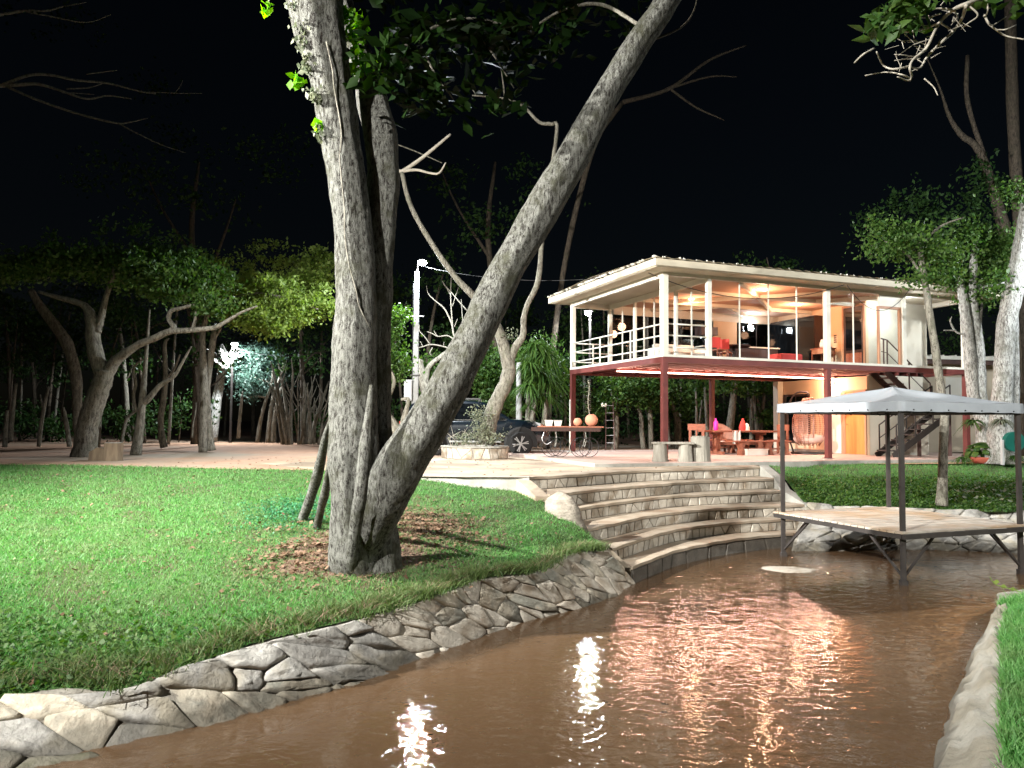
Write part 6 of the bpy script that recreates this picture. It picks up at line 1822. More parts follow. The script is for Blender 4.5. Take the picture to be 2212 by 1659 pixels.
# fan of bare stems beside the big trunk
t = thing('bare_thicket', 'fan of bare grey stems just left of the big trunk', 'shrub', tuple(at(*k4(1860, 1262), 33)))
for i in range(15):
    xb = 1770 + 15 * i + R.uniform(-16, 16); lean = (xb - 1840) * .9 + R.uniform(-90, 90); h = R.uniform(260, 560)
    w_ = R.choice([2, 2.4, 3, 4.5, 6])
    limb(path([k4(xb, 1262) + (w_,), k4(xb + lean * .3, 1262 - h * .4) + (w_ * .8,), k4(xb + lean * .75 + R.uniform(-15, 15), 1262 - h * .8) + (w_ * .5,), k4(xb + lean + R.uniform(-20, 20), 1262 - h) + (.8,)], 33 + R.uniform(-1.5, 1.5)), W, t, 'stem', 6, 4)
    for q_ in range(3):
        f = R.uniform(.45, .8); dx_ = R.choice([-1, 1]) * R.uniform(25, 70)
        limb(path([k4(xb + lean * f * .9, 1262 - h * f) + (1.4,), k4(xb + lean * f * .9 + dx_ * .5, 1262 - h * f - 40) + (1.0,), k4(xb + lean * f * .9 + dx_, 1262 - h * f - 110) + (.5,)], 33), W, t, 'twig', 5, 3)

# ---- wood behind everything: thin trunks and crowns in the dark
wood = random.Random(19)
spots = []
for i in range(70):
    Y = wood.uniform(30, 52)
    x = wood.uniform(-.72, .1) * Y if i < 46 else wood.uniform(.1, .68) * Y
    if i < 46 and -.405 < x / Y < -.30 and Y < 40: continue
    if 3 < x and Y < 33: continue
    spots.append((x, Y))
spots.sort(key=lambda p: p[0] / p[1])
ORD = 'first second third fourth fifth sixth seventh eighth ninth tenth eleventh twelfth'.split()
def zone_of(x, Y):
    dx = CX + F_PX * x / Y
    for lim, nm in [(170, 'left of the thick forked tree'), (330, 'between the forked tree and the slim pale trunk'), (460, 'around the trunk pair'), (620, 'right of the distant lamp'), (800, 'hidden behind the big trunk'), (960, 'behind the lamp pole'), (1120, 'behind the car'),
                    (1300, 'behind the screw pine'), (1500, 'behind the balcony end of the house'), (1750, 'behind the picnic table'), (2000, 'behind the staircase'), (9999, 'behind the annex')]:
        if dx < lim: return nm
zc = {}
for i, (x, Y) in enumerate(spots):
    z_ = zone_of(x, Y); zc[z_] = zc.get(z_, 0) + 1
    t = thing('wood_tree', f'dim slender wood tree {z_}, {ORD[zc[z_] - 1]} from left', 'tree', (x, Y, -.1), group='slender trees of the dark wood')
    h = wood.uniform(5, 9); lean = wood.uniform(-1.2, 1.2); r = wood.uniform(.05, .14)
    limb([(x, Y, -.1, r), (x + lean * .2, Y, h * .35, r * .8), (x + lean * .5, Y, h * .7, r * .6), (x + lean, Y, h, r * .25)], M['bark_dark'] if i % 4 else W, t, 'trunk', 8, 4)
    for k_ in range(wood.randint(1, 3)):
        z = h * wood.uniform(.3, .8); dx = wood.uniform(-1.5, 1.5); b = (x + lean * .4 * z / h, Y)
        limb([(b[0], Y, z, r * .45), (b[0] + dx * .5, Y + .2, z + .5, r * .3), (b[0] + dx, Y + .3, z + wood.uniform(.6, 1.6), r * .12)], M['bark_dark'], t, 'branch', 5, 3)
    nl = 420 if Y > 33 else 320
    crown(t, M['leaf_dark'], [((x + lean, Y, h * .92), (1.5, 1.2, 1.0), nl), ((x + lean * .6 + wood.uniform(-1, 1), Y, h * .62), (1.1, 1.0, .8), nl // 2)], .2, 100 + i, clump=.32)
zb_c = {}
for i in range(26):
    Y = wood.uniform(30, 42); x = (-.72 + 1.4 * i / 25) * Y
    if -.405 < x / Y < -.29: continue
    if 3.5 < x < 16 and Y < 34: Y += 5
    z_ = zone_of(x, Y); zb_c[z_] = zb_c.get(z_, 0) + 1
    t = thing('undergrowth_bush', f'dark undergrowth bush {z_}, {ORD[zb_c[z_] - 1]} from left', 'bush', (x, Y, -.1), group='low bushes of the dark wood')
    hh_ = wood.uniform(.8, 2.4)
    crown(t, M['leaf_dark'], [((x, Y, hh_ * .55), (1.6, 1.0, hh_ * .55), 700)], .18, 200 + i, name='foliage', clump=.28)
    limb([(x, Y, -.1, .03), (x + .1, Y, hh_ * .5, .02), (x, Y, hh_ * .9, .01)], M['bark_dark'], t, 'stem', 5, 3)
# trees seen under and behind the house
for i, (Y, tr, br, cr, lab) in enumerate([
    (31.0, [(588, 1530, 7), (605, 1400, 6), (603, 1280, 5.5), (575, 1120, 4), (565, 1000, 3)], [[(600, 1250, 2.6), (610, 1120, 2), (600, 1020, 1)]], [(520, 1130, 44, 44, 1100), (480, 1230, 30, 30, 500), (640, 1060, 36, 26, 700)], 'pale crooked stem behind the left corner of the house'),
    (32.0, [(805, 1530, 6), (790, 1380, 5), (785, 1280, 4.5), (755, 1180, 3)], [], [(760, 1060, 50, 34, 1500), (840, 1120, 40, 36, 900)], 'thin stem behind the house left of the middle post, the first of two'),
    (32.4, [(848, 1530, 7), (855, 1400, 6), (850, 1250, 5), (840, 1110, 2)], [[(790, 1400, 3), (800, 1480, 3), (800, 1530, 3)]], [(900, 1060, 50, 30, 900)], 'thin stem behind the house left of the middle post, reddish in the strip light'),
    (33.0, [(1050, 1520, 8), (1050, 1300, 7), (1000, 1150, 5), (980, 1020, 3)], [[(990, 1490, 4), (985, 1340, 3.5), (1000, 1280, 3)], [(1020, 1180, 3), (1060, 1050, 2)]], [(1060, 1120, 60, 50, 1800), (1150, 1180, 40, 40, 900)], 'leafy tree behind the house right of the corner post'),
    (31.5, [(1185, 1500, 3), (1190, 1300, 3), (1185, 1060, 2)], [[(1200, 1400, 2.4), (1230, 1150, 2)]], [(1250, 1070, 30, 30, 500)], 'pair of thin stems behind the picnic chair'),
    (31.2, [(1270, 1480, 4), (1262, 1250, 3.5), (1250, 1060, 3)], [], [], 'thin reddish stem beside the back red post'),
    (30.6, [(1418, 1480, 9), (1440, 1300, 8), (1462, 1100, 7), (1470, 1020, 6)], [], [(1430, 1060, 40, 16, 500)], 'grey leaning trunk behind the picnic table'),
    (30.8, [(1590, 1480, 5), (1592, 1300, 4.5), (1590, 1140, 4)], [[(1640, 1480, 6), (1620, 1280, 5), (1600, 1100, 4), (1606, 1020, 3)]], [(1560, 1050, 40, 20, 600)], 'two straight stems behind the picnic table'),
    (31.0, [(1650, 1480, 6), (1660, 1320, 5), (1680, 1160, 4), (1695, 1030, 2.5)], [[(1655, 1250, 3), (1630, 1120, 2), (1625, 1040, 1.2)]], [(1680, 1260, 30, 20, 400), (1720, 1060, 26, 22, 400)], 'forked stem behind the right end of the picnic table')]):
    simple_tree(lab, k1, Y, tr, br, cr, 'leaf_green', .15, name='slim_tree', seed=300 + i, clump=.25)

# dim crowns far above everything, all but lost in the dark
for i, (x, y, Y, lab, q) in enumerate([(420, 960, 33.0, 'tall dim tree far behind the left wood, above the other crowns', [(420, 430, 130, 50, 400), (560, 330, 110, 60, 350), (260, 380, 110, 50, 300)]), (1060, 975, 33.0, 'tall dim tree far behind the lamp pole', [(1050, 480, 90, 60, 400), (1150, 400, 70, 60, 250), (980, 380, 60, 60, 200)])]):
    simple_tree(lab, None, Y, [(x, y, 9), (x + 10, 700, 8), (x - 6, 500, 6), (x + 10, 350, 3)], [[(x + 8, 650, 4), (x + 60, 520, 3), (x + 90, 430, 1.5)], [(x, 560, 4), (x - 70, 450, 2.5), (x - 110, 360, 1.2)]], q, 'leaf_dark', .22, bark=M['bark_dark'], seed=400 + i, clump=.5, name='tall_tree')

# ---- the trees at the right
t = simple_tree('slender leaning trunk rising from the grass bank behind the tent', None, 17.3,
    [(2034, 1092, 13), (2036, 1040, 9.5), (2038, 960, 9), (2040, 900, 9), (2032, 840, 8.5), (2024, 780, 8.5), (2019, 745, 8), (2010, 690, 7.5), (2000, 620, 7), (1990, 560, 6), (1985, 500, 5)],
    [[(1995, 600, 3), (1960, 550, 2.5), (1910, 520, 2)], [(1988, 530, 3), (2030, 490, 2.4), (2080, 470, 1.5)]],
    [(1960, 520, 60, 40, 1300), (2030, 560, 50, 40, 1000), (1910, 540, 36, 26, 500), (1990, 600, 30, 16, 350), (1900, 490, 40, 24, 400)], 'leaf_green', .10, seed=80, clump=.17, per_clump=14)
crr = [(2080, 520, 60, 44, 1500), (2140, 560, 50, 60, 1500), (2060, 600, 40, 24, 800), (2110, 640, 36, 24, 500), (2180, 540, 40, 60, 800)]
t = simple_tree('two stemmed tree with speckled bark at the right end of the house', None, 23.0,
    [k2(1590, 1400) + (22,), k2(1580, 1250) + (18,), k2(1565, 1100) + (17,), k2(1550, 950) + (12,), k2(1545, 750) + (11,), k2(1535, 600) + (11,), k2(1510, 400) + (10,), k2(1490, 200) + (9,), k2(1500, 0) + (8,), k2(1510, -150) + (6,)],
    [[k2(1560, 1150) + (13,), k2(1500, 980) + (13,), k2(1475, 700) + (13,), k2(1450, 450) + (12,), k2(1420, 250) + (10,), k2(1390, 80) + (7,)], [k2(1550, 180) + (3,), k2(1640, 160) + (2.4,), k2(1780, 130) + (1.5,)], [k2(1490, 240) + (5,), k2(1540, 200) + (3,), k2(1560, 110) + (1.5,)], [k2(1430, 520) + (2.6,), k2(1370, 500) + (2.2,), k2(1330, 430) + (1.6,), k2(1340, 390) + (1,)], [k2(1370, 490) + (2,), k2(1280, 490) + (1,)]],
    crr, 'leaf_green', .12, bark=M['bark_white'], seed=81, clump=.2, name='speckled_tree')
t = simple_tree('thick pale trunk at the right edge glowing in the lamp light', None, 22.0,
    [k2(1700, 1460) + (34,), k2(1695, 1300) + (26,), k2(1700, 1100) + (22,), k2(1712, 900) + (20,), k2(1722, 700) + (19,), k2(1740, 450) + (19,), k2(1790, 200) + (19,), k2(1830, 0) + (19,), k2(1870, -220) + (17,), k2(1900, -500) + (13,)],
    [[k2(1770, 1200) + (12,), k2(1800, 950) + (9,), k2(1800, 600) + (8,), k2(1800, 300) + (8,), k2(1860, 100) + (7,)], [k2(1660, 1450) + (10,), k2(1650, 1250) + (9,), k2(1680, 1080) + (7,)]],
    [(2200, 420, 40, 40, 500), (2160, 620, 30, 40, 400)], 'leaf_green', .12, bark=M['bark_white'], seed=82, clump=.2, name='pale_tree')
# bare twig in the stairwell opening is part of the speckled tree; plants at its foot
pp = gz(2123, 1002, -.12)
t = thing('potted_plant', 'large round leaved plant in a shallow red clay bowl beside the speckled tree', 'potted plant', tuple(pp))
MB().lathe([(.2, 0), (.3, .05), (.36, .17), (.37, .2), (.33, .2), (.3, .16)], (0, 0, 0), 24).build('bowl', M['pot_red'], t, smooth=True, local=True)
mb = MB()
for i in range(90):
    a = R.uniform(0, 6.28); el = R.uniform(.1, 1.5); r = R.uniform(.35, .55)
    c = Vector((math.cos(a) * math.cos(el) * r, math.sin(a) * math.cos(el) * r, .2 + math.sin(el) * .42))
    nrm = Vector((math.cos(a) * math.cos(el), math.sin(a) * math.cos(el), math.sin(el) + .4)).normalized()
    d = (nrm.cross(Vector((math.sin(a), -math.cos(a), .2)))).normalized(); s = nrm.cross(d).normalized()
    q = [c + d * .12, c + d * .06 + s * .09, c - d * .06 + s * .08, c - d * .11 - nrm * .02, c - d * .06 - s * .08, c + d * .06 - s * .09]
    mb.add(q + [c + nrm * .02], [(k_, (k_ + 1) % 6, 6) for k_ in range(6)])
mb.build('leaves', M['leaf_green'], t, local=True)
MB().lathe([(.05, .1), (.06, .3)], n=8).build('stem', M['leaf_dark'], t, local=True)
for i, (x, y, Y, l, lab) in enumerate([(*k6(800, 1500), 21.9, .35, 'small plant with narrow arching leaves left of the red bowl'), (*k6(910, 1100), 22.4, .5, 'spiky plant clinging to the speckled trunk'), (*k6(1220, 1090), 21.6, .35, 'pale leaved plant between the two right trunks'), (*k6(1380, 1480), 21.5, .3, 'low grey plant at the foot of the thick pale trunk')]):
    t = thing('spiky_plant', lab, 'plant', tuple(at(x, y, Y)))
    straps(at(x, y, Y), 46, l, .018, random.Random(i), .8).build('leaves', M['leaf_green' if i != 2 else 'leaf_grey'], t)
    MB().tube([at(x, y, Y) + Vector((0, 0, -.12)), at(x, y, Y) + Vector((0, 0, .1))], .03, 6).build('stem', M['bark_dark'], t)
hr = at(*k6(1345, 1320), 21.4)
t = thing('hose_reel', 'green hose reel hung on a grey stand by the thick pale trunk', 'hose reel', (hr.x, hr.y, -.1))
hz = hr.z + .1
MB().lathe([(.10, -.09), (.24, -.085), (.26, -.06), (.26, .06), (.24, .085), (.10, .09)], (0, 0, hz), 22, 'Y').build('reel', M['green_plastic'], t, smooth=True, local=True)
MB().lathe([(.28, -.11), (.28, -.095), (.04, -.095), (.04, -.11)][::-1], (0, 0, hz), 22, 'Y').build('flange', M['green_plastic'], t, local=True)
for k_ in range(3): MB().tube([(.265 * math.cos(a), -.05 + .05 * k_, hz + .265 * math.sin(a)) for a in [2 * math.pi * i / 20 for i in range(21)]], .012, 5, cap=False).build('hose', M['green_plastic'], t, local=True)
MB().box(-.33, -.28, -.05, .05, 0, hz + .05).build('stand', M['grey_box'], t, local=True)
MB().box(-.28, .05, -.03, .03, hz - .02, hz + .02).build('axle', M['grey_box'], t, local=True)

# ---- branch hanging in at the top right corner, from a tree on the near bank beside the picture
YR = 7.2
t = thing('overhanging_tree', 'tree beside the picture whose pale tangled twigs hang into the top right corner', 'tree', (8.2, 6.6, -.8))
limb([(8.2, 6.6, -.95, .2), (8.1, 6.7, 1.5, .17), (8.0, 6.9, 3.6, .14), (7.6, 7.0, 5.0, .1), (6.4, 7.1, 5.6, .06)], W, t, 'trunk', 12)
tw = [[(1250, -60, 8), (1050, -10, 7), (930, 25, 6), (850, 60, 5), (775, 130, 4.4), (735, 200, 4), (690, 290, 4), (615, 355, 3.4), (593, 405, 3), (605, 455, 2.6), (585, 482, 2), (520, 460, 1.4)],
      [(930, 30, 5), (905, 110, 4), (850, 190, 3.8), (780, 255, 3.4), (700, 335, 3), (655, 405, 2.4), (600, 402, 2)], [(500, 205, 2), (545, 188, 2.6), (620, 186, 3), (700, 165, 3), (770, 135, 3)], [(775, 135, 2.4), (820, 165, 2.6), (850, 190, 2.6)],
      [(395, 310, 1.8), (430, 385, 2.2), (480, 412, 2.6), (540, 408, 2.6), (600, 392, 2.6)], [(378, 290, 2.6), (315, 325, 2.4), (262, 375, 2)], [(680, 72, 1.6), (760, 50, 2.4), (850, 58, 3)], [(620, 100, 1.4), (700, 104, 2), (780, 80, 2.4)],
      [(1040, 90, 3.4), (1065, 140, 3), (1110, 178, 2.6), (1170, 215, 2.2), (1275, 235, 1.8)], [(1110, 178, 1.8), (1170, 175, 1.6), (1230, 148, 1)], [(1065, 140, 2), (1090, 150, 1.6), (1170, 100, 1)], [(600, 470, 2), (540, 445, 2), (450, 432, 1.6), (325, 452, 1.2)], [(680, 470, 2), (735, 520, 1.6), (760, 570, 1)],
      [(860, 60, 2), (880, 110, 1.8), (850, 130, 1.6), (860, 90, 1)], [(690, 300, 2), (640, 280, 1.4), (620, 275, 1)], [(640, 345, 1.6), (560, 330, 1.2), (500, 325, .8)], [(655, 350, 1.4), (560, 355, 1), (500, 362, .8)], [(680, 300, 1.2), (690, 240, 1), (685, 225, .8)], [(940, 30, 2.6), (1000, 90, 2.2), (940, 140, 1.6), (900, 175, 1.2)], [(1050, 5, 3), (1060, 60, 2), (1045, 100, 1.5)]]
for q in tw: limb(path([kt(p[0], p[1]) + (p[2] * .85, R.uniform(-.15, .15)) for p in q], YR), M['twig'], t, 'branch', 6)
for i in range(70):
    x, y = R.uniform(480, 920), R.uniform(20, 430)
    if abs((930 - x) * .95 - y) > 150: continue
    c = at(*kt(x, y), YR + R.uniform(-.3, .3)); MB().tube([c, c + Vector((R.uniform(-.16, .16), R.uniform(-.05, .05), R.uniform(-.12, .12)))], [.005, .002], 4).build('twig', M['twig'], t)
V, T = leaves([cl(*kt(470, 60), YR, 38, 26, 60, .3), cl(*kt(420, 170), YR, 26, 30, 40, .25), cl(*kt(560, 120), YR, 26, 24, 34, .25), cl(*kt(640, 40), YR, 30, 20, 30, .3), cl(*kt(1000, 50), YR, 20, 16, 14, .3), cl(*kt(1220, 30), YR, 20, 14, 12, .3)], .17, 90, clump=.07, per_clump=4, flat=.25, aspect=.45, droop=.5)
np_mesh('leaves', V, T, M['leaf_green'], t)
# dim trunks and stubs hanging in the dark above the annex
simple_tree('dim tall tree rising into the dark above the right trees', None, 27.0, [(2230, 985, 20), (2215, 700, 17), (2130, 360, 9), (2075, 290, 6), (2050, 250, 4), (2030, 190, 2), (2000, 120, 1)], [[(2215, 700, 12), (2190, 300, 12), (2185, 140, 12), (2180, -50, 10)], [(2130, 350, 5), (2090, 220, 5), (2090, 120, 4)]], [(2060, 470, 80, 40, 700), (1960, 440, 70, 40, 500), (2120, 400, 60, 50, 500), (1880, 470, 30, 30, 200)], 'leaf_dark', .16, bark=M['bark_dark'], seed=85, clump=.25)
simple_tree('dim bare tree behind the leaning trunk, spreading thin branches over the house', None, 31.0, [(1180, 972, 8), (1190, 800, 7), (1215, 600, 6), (1250, 430, 6), (1290, 300, 5.5), (1345, 221, 5)],
    [[(1345, 221, 5), (1445, 192, 4), (1532, 130, 3), (1612, 98, 1.5)], [(1440, 193, 3), (1532, 166, 2), (1592, 166, 1.2)], [(1448, 192, 3), (1502, 231, 2.2), (1565, 260, 1.0)]], bark=M['bark_dark'], name='bare_tree')
# dim branches at the top left, from a tree on the lawn left of the picture
t = thing('spreading_tree', 'dim tree at the left whose long drooping branches reach into the dark sky', 'tree', (-27.5, 26.5, -.1))
limb([(-27.5, 26.5, -.2, .5), (-27.2, 26.5, 4.5, .42), (-26, 26.2, 9.5, .34), (-22.6, 26, 12.2, .2)], M['bark_dark'], t, 'trunk', 14)
for q in [[(-400, 560, 10), (0, 555, 8), (130, 548, 7), (250, 545, 6), (400, 590, 5), (560, 640, 4), (700, 620, 3), (850, 640, 2)], [(20, 550, 7), (180, 490, 6), (320, 485, 5.5), (500, 520, 5), (700, 540, 4), (900, 590, 3), (1010, 608, 1.5)], [(40, 560, 6), (250, 650, 5), (500, 735, 4.5), (750, 797, 3.5), (850, 790, 2.5), (960, 765, 1.5)], [(760, 797, 3), (900, 870, 2.4), (1050, 940, 1.8), (1200, 990, 1)],
          [(560, 480, 2), (640, 470, 2.4), (760, 455, 1.6)], [(430, 575, 3), (560, 570, 2.4), (660, 545, 1.2)], [(400, 600, 2.6), (500, 605, 2), (610, 612, 1)], [(-300, 120, 8), (0, 95, 6), (150, 70, 5), (300, 70, 4), (400, 45, 3), (560, 15, 1.6)], [(150, 70, 4), (350, 110, 3), (560, 145, 2.4), (720, 95, 1.2)], [(1130, 605, 1.2), (1165, 565, 1), (1185, 520, .8)], [(900, 595, 2), (1050, 600, 1.6), (1180, 605, 1.2), (1310, 605, .8)]]:
    limb(path([(p[0] / 3.0003, p[1] / 3.0003, p[2] * .55) for p in q], 26), W, t, 'branch', 6)
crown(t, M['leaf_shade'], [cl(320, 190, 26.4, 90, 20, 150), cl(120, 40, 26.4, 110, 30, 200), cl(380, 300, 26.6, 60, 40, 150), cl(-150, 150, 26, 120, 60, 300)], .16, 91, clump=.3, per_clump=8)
# ------------------------------------------------------------------ grass, ground cover, litter
def blades(P, h, w, lean, rng, name, mat_, hvar=.5, two=False):
    n = len(P)
    a = rng.random(n) * 2 * np.pi
    H_ = h * (1 - hvar + 2 * hvar * rng.random(n))
    b = rng.random(n) * 2 * np.pi
    ln = lean * H_ * (.3 + rng.random(n))
    side = np.stack([np.cos(a), np.sin(a), np.zeros(n)], 1) * (w * (.6 + .8 * rng.random(n)))[:, None] * .5
    tip = P + np.stack([np.cos(b) * ln, np.sin(b) * ln, H_], 1)
    P = P - np.array([0, 0, .008])
    if not two:
        V = np.stack([P - side, P + side, tip], 1).reshape(-1, 3)
        T = np.arange(3 * n).reshape(-1, 3)
    else:
        mid = P + np.stack([np.cos(b) * ln * .35, np.sin(b) * ln * .35, H_ * .62], 1)
        V = np.stack([P - side, P + side, mid - side * .8, mid + side * .8, tip], 1).reshape(-1, 3)
        i = np.arange(n)[:, None] * 5
        T = np.concatenate([i + np.array([[0, 1, 3]]), i + np.array([[0, 3, 2]]), i + np.array([[2, 3, 4]])], 1).reshape(-1, 3)
    return np_mesh(name, V, T, mat_, None, 'stuff')

def ground_leaves(P, size, rng, name, mat_, up=.04, tilt=.5):
    n = len(P)
    a = rng.random(n) * 2 * np.pi
    d = np.stack([np.cos(a), np.sin(a), rng.normal(size=n) * tilt], 1); d /= np.linalg.norm(d, axis=1)[:, None]
    s = np.stack([-np.sin(a), np.cos(a), rng.normal(size=n) * tilt], 1)
    L_ = (size * (.5 + rng.random(n)))[:, None]
    c = P + np.array([0, 0, 1]) * (up * rng.random(n))[:, None]
    V = np.stack([c - d * L_ * .5, c + s * L_ * .38, c + d * L_ * .5, c - s * L_ * .38], 1).reshape(-1, 3)
    i = np.arange(n)[:, None] * 4
    T = np.concatenate([i + np.array([[0, 2, 1]]), i + np.array([[0, 3, 2]])], 1).reshape(-1, 3)
    return np_mesh(name, V, T, mat_, None, 'stuff')

def in_view(P, m=.84): return (np.abs(P[:, 0]) < m * np.maximum(P[:, 1], .1) + .3) & (P[:, 1] > .5)
grng = np.random.default_rng(99)
tree_c = np.array(gz(775, 1195, -.85))[:2]
dry1 = np.array(gz(680, 1240, -1.0))[:2]; dry2 = np.array(gz(905, 1165, -.8))[:2]; dry3 = np.array(gz(960, 1100, -.6))[:2]
def dryness(xy):
    f = np.zeros(len(xy))
    for c, r in ((dry1, .85), (dry2, 1.0), (tree_c + np.array([0, -.35]), 1.15)):
        f = np.maximum(f, np.exp(-((xy - c) ** 2).sum(1) / (2 * (r * .62) ** 2)))
    return f
def lawn_density(c):
    y = c[..., 1]
    return np.interp(y, [4, 7, 9, 12, 17, 24], [3400, 3000, 2300, 1500, 800, 300])
P = lawn.sample(lawn_density, grng)
P = P[in_view(P)]
f = dryness(P[:, :2])
keep = grng.random(len(P)) > f * 1.45
G = P[keep]
blades(G, .044, .011, 1.0, grng, 'lawn_grass', M['grass'])
C = lawn.sample(lambda c: np.interp(c[..., 1], [4, 9, 17], [700, 520, 200]), grng); C = C[in_view(C)]
ground_leaves(C, .026, grng, 'lawn_clover', M['grass_wild'], .045, .5)
C = lawn.sample(lambda c: np.full(c.shape[:-1], 5.0), grng); C = C[in_view(C)]
ground_leaves(C, .055, grng, 'scattered_leaves', M['leaf_dry'], .05, .4)
D = P[~keep]
D = D[grng.random(len(D)) < .75]
blades(D, .055, .008, 1.9, grng, 'dry_grass', M['grass_dry'])
Rl = np.array([[tuple(p) for p in r] for r in lawn.R]).reshape(-1, 3)
mb = MB(); rows = []
for k in range(7):
    f = k / 6
    ring = []
    for i in range(30):
        a = 2 * math.pi * i / 30
        rx = f * (1.25 + .22 * math.sin(3 * a + 1) + .12 * math.sin(5 * a))
        x, y = tree_c[0] + .05 + rx * math.cos(a), tree_c[1] - .25 + rx * .85 * math.sin(a)
        w = 1 / (((Rl[:, 0] - x) ** 2 + (Rl[:, 1] - y) ** 2) + .004) ** 1.5
        z = float((Rl[:, 2] * w).sum() / w.sum())
        ring.append((x, y, z + .012 + .012 * math.sin(i * 2.1 + k) - (.05 if k == 6 else 0)))
    rows.append(ring)
mb.loft(rows, close=True)
structure(mb.build('bare_earth', M['earth'], smooth=True))
# coarser tufts along the top of the stone wall and around the tree foot
def strip(patch, t0, t1, n, rng, i0=0, i1=None):
    i1 = i1 or len(patch.A) - 1
    out = []
    for _ in range(n):
        i = rng.integers(i0, i1); p = patch.pt(i, rng.uniform(t0, t1)).lerp(patch.pt(i + 1, rng.uniform(t0, t1)), rng.random())
        out.append(tuple(p))
    return np.array(out)
S = strip(lawn, 0.0, .045, 9000, grng, 10)
S = S[in_view(S)]
# clumps
cent = S[grng.integers(0, len(S), 300)]
an = grng.random(40) * 6.28
ft = np.array(gz(775, 1195, -.87))
cent[:40] = np.stack([ft[0] + .02 + np.cos(an) * .52, ft[1] - .02 + np.sin(an) * .46, np.full(40, -.93)], 1)
Q = np.repeat(cent, 26, 0) + grng.normal(size=(300 * 26, 3)) * np.array([.05, .05, 0])
blades(Q, .095, .010, 1.1, grng, 'edge_grass', M['grass_wild'], two=True)
cent = S[grng.integers(0, len(S), 230)]
Q = np.repeat(cent, 14, 0) + grng.normal(size=(230 * 14, 3)) * np.array([.06, .06, 0]) + np.array([.08, -.08, .0])
blades(Q, .10, .008, 1.7, grng, 'hanging_grass', M['grass_wild'], two=True)
S2 = strip(lawn, 0.0, .03, 2600, grng, 10); S2 = S2[in_view(S2)]
blades(S2, .10, .007, 1.8, grng, 'straw', M['grass_dry'], two=True)
# leafy weeds: broad leaves close to the ground
cp = np.array(gz(640, 1140, -.72))[:2]
C = lawn.sample(lambda c: 2600 * np.exp(-(((c[..., 0] - cp[0]) / .55) ** 2 + ((c[..., 1] - cp[1]) / .85) ** 2)), grng)
ground_leaves(C, .034, grng, 'clover_patch', M['clover'], .06)
# big-leaved weeds in the near left corner of the lawn
C = lawn.sample(lambda c: 1500 * np.clip((8.3 - c[..., 1]) / 2.0, 0, 1) * (c[..., 0] < -1.2), grng)
C = C[in_view(C)]
ground_leaves(C, .045, grng, 'lawn_weeds', M['leaf_green'], .07, .6)
for i, (x, y, z, lab) in enumerate([(835, 1275, -1.05, 'leafy dark green weed at the foot of the big tree by the wall'), (1000, 1215, -.98, 'tall grass tuft above the stone wall between tree and steps'), (1265, 1172, -.98, 'bright green tuft growing beside the boulder at the steps'), (716, 1192, -.9, 'pale narrow leaved tuft at the left foot of the big tree')]):
    c = gz(x, y, z)
    t = thing('weed_tuft', lab, 'plant', tuple(c))
    rr_ = random.Random(70 + i)
    mb = straps(c, [150, 130, 60, 40][i], [.36, .42, .24, .22][i], .011 if i else .026, rr_, .5)
    mb.build('leaves', M[['leaf_green', 'grass_wild', 'leaf_ivy', 'leaf_grey'][i]], t)
    MB().tube([c + Vector((0, 0, -.05)), c + Vector((0, 0, .04))], .02, 6).build('root_stock', M['bark_dark'], t)
# dead leaves and mulch round the tree foot
pts = np.concatenate([np.stack([c[0] + grng.normal(size=n_) * r, c[1] + grng.normal(size=n_) * r, np.zeros(n_)], 1) for c, r, n_ in ((dry1, .4, 700), (dry2, .5, 1300), (tree_c, .7, 900))])
Rr = np.array([[tuple(p) for p in r] for r in lawn.R]).reshape(-1, 3)
zz = np.array([Rr[np.argmin(((Rr[:, :2] - p[:2]) ** 2).sum(1)), 2] for p in pts]); pts[:, 2] = zz + .012
ground_leaves(pts, .06, grng, 'dead_leaves', M['leaf_dry'], .03, .35)
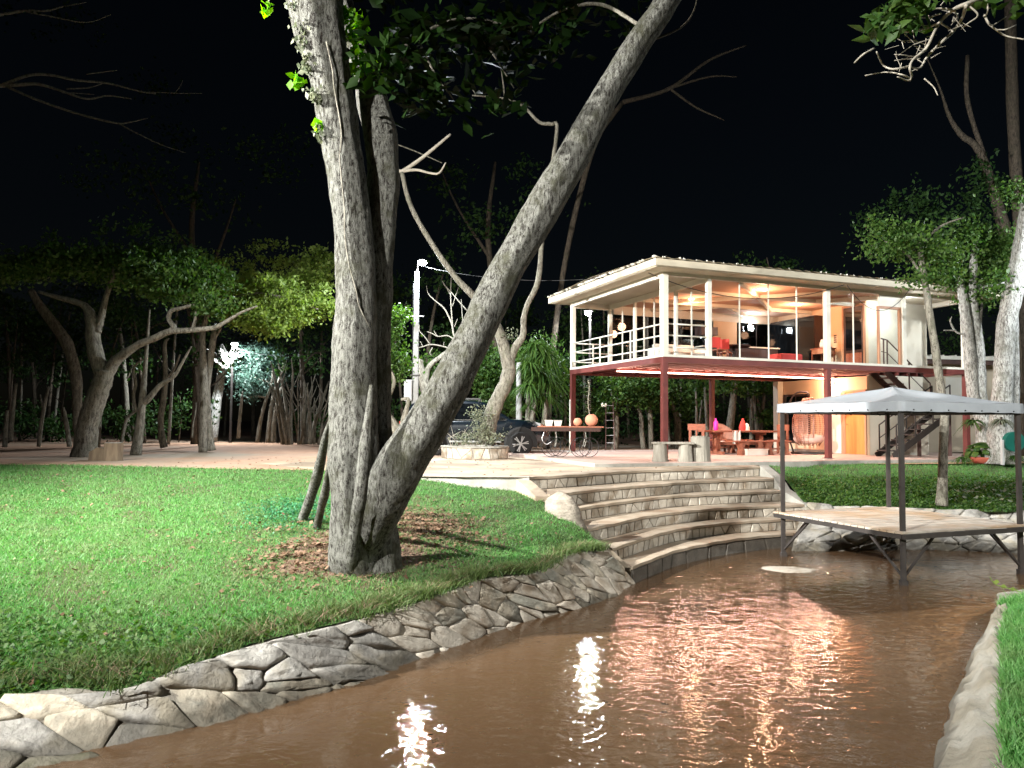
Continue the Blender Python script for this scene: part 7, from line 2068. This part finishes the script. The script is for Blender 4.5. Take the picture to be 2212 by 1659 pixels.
# right-hand bank: mown grass above, creeping ground cover on the slope
P = rlawn.sample(lambda c: np.interp(c[..., 1], [16, 19, 22, 26], [900, 800, 500, 300]), grng); P = P[in_view(P)]
P = P[(P[:, 0] < 22)]
blades(P, .05, .016, .8, grng, 'bank_grass', M['grass'])
C = rlawn.sample(lambda c: 1900 * np.clip((-.33 - c[..., 2]) / .25, 0, 1) * (c[..., 0] < 16), grng)
ground_leaves(C, .055, grng, 'ground_cover', M['leaf_green'], .08, .7)
C = rlawn.sample(lambda c: 60 * (c[..., 2] < -.5) * (c[..., 0] > 10.5) * (c[..., 0] < 15), grng)
ground_leaves(C, .09, grng, 'fallen_leaves', M['leaf_grey'], .17, .4)
# litter on the plaza and the sand
n_ = 420
pz = np.stack([grng.uniform(-9, 7, n_), grng.uniform(15.2, 22, n_), np.full(n_, -.088)], 1)
pz = pz[(pz[:, 1] > 15.2 + np.clip(pz[:, 0], 0, 9) * .85) & (np.hypot(pz[:, 0] - PC.x, pz[:, 1] - PC.y) > 1.1)]
ground_leaves(pz, .06, grng, 'plaza_litter', M['leaf_dry'], .015, .2)
# near bank grass at the right edge
nb.R = nb.rows()
P = nb.sample(lambda c: 2600 * np.ones(c.shape[:-1]), grng)
P = P[in_view(P, .95) & (P[:, 1] < 14)]
P = P[np.hypot(P[:, 0] - 6, P[:, 1] - 8) < 7]
blades(P, .10, .011, .8, grng, 'near_bank_grass', M['grass'], two=True)
# leaf bits lying on the stream bed and floating scum
n_ = 1300
b = np.stack([grng.uniform(-3.5, 9, n_), grng.uniform(5, 16, n_), np.full(n_, -1.845)], 1)
ground_leaves(b, .08, grng, 'sunken_leaves', M['bark_dark'], .01, .08)
# twig reaching over the water at the right
t = thing('water_twig', 'thin green twig reaching over the water from the right bank kerb', 'twig', tuple(at(2205, 1290, 11.4)))
limb(path([(2235, 1300, 1.6), (2200, 1278, 1.4), (2175, 1270, 1.2), (2150, 1262, 1), (2138, 1246, .7)], 11.3), M['leaf_lime'], t, 'stem', 5)
mb = MB()
for x, y in ((2160, 1266), (2180, 1272), (2196, 1280), (2145, 1256)):
    c = at(x, y, 11.3); mb.add([c, c + Vector((.06, 0, .03)), c + Vector((.1, 0, -.01)), c + Vector((.05, 0, -.04))], [(0, 1, 2, 3)])
mb.build('leaves', M['leaf_lime'], t)
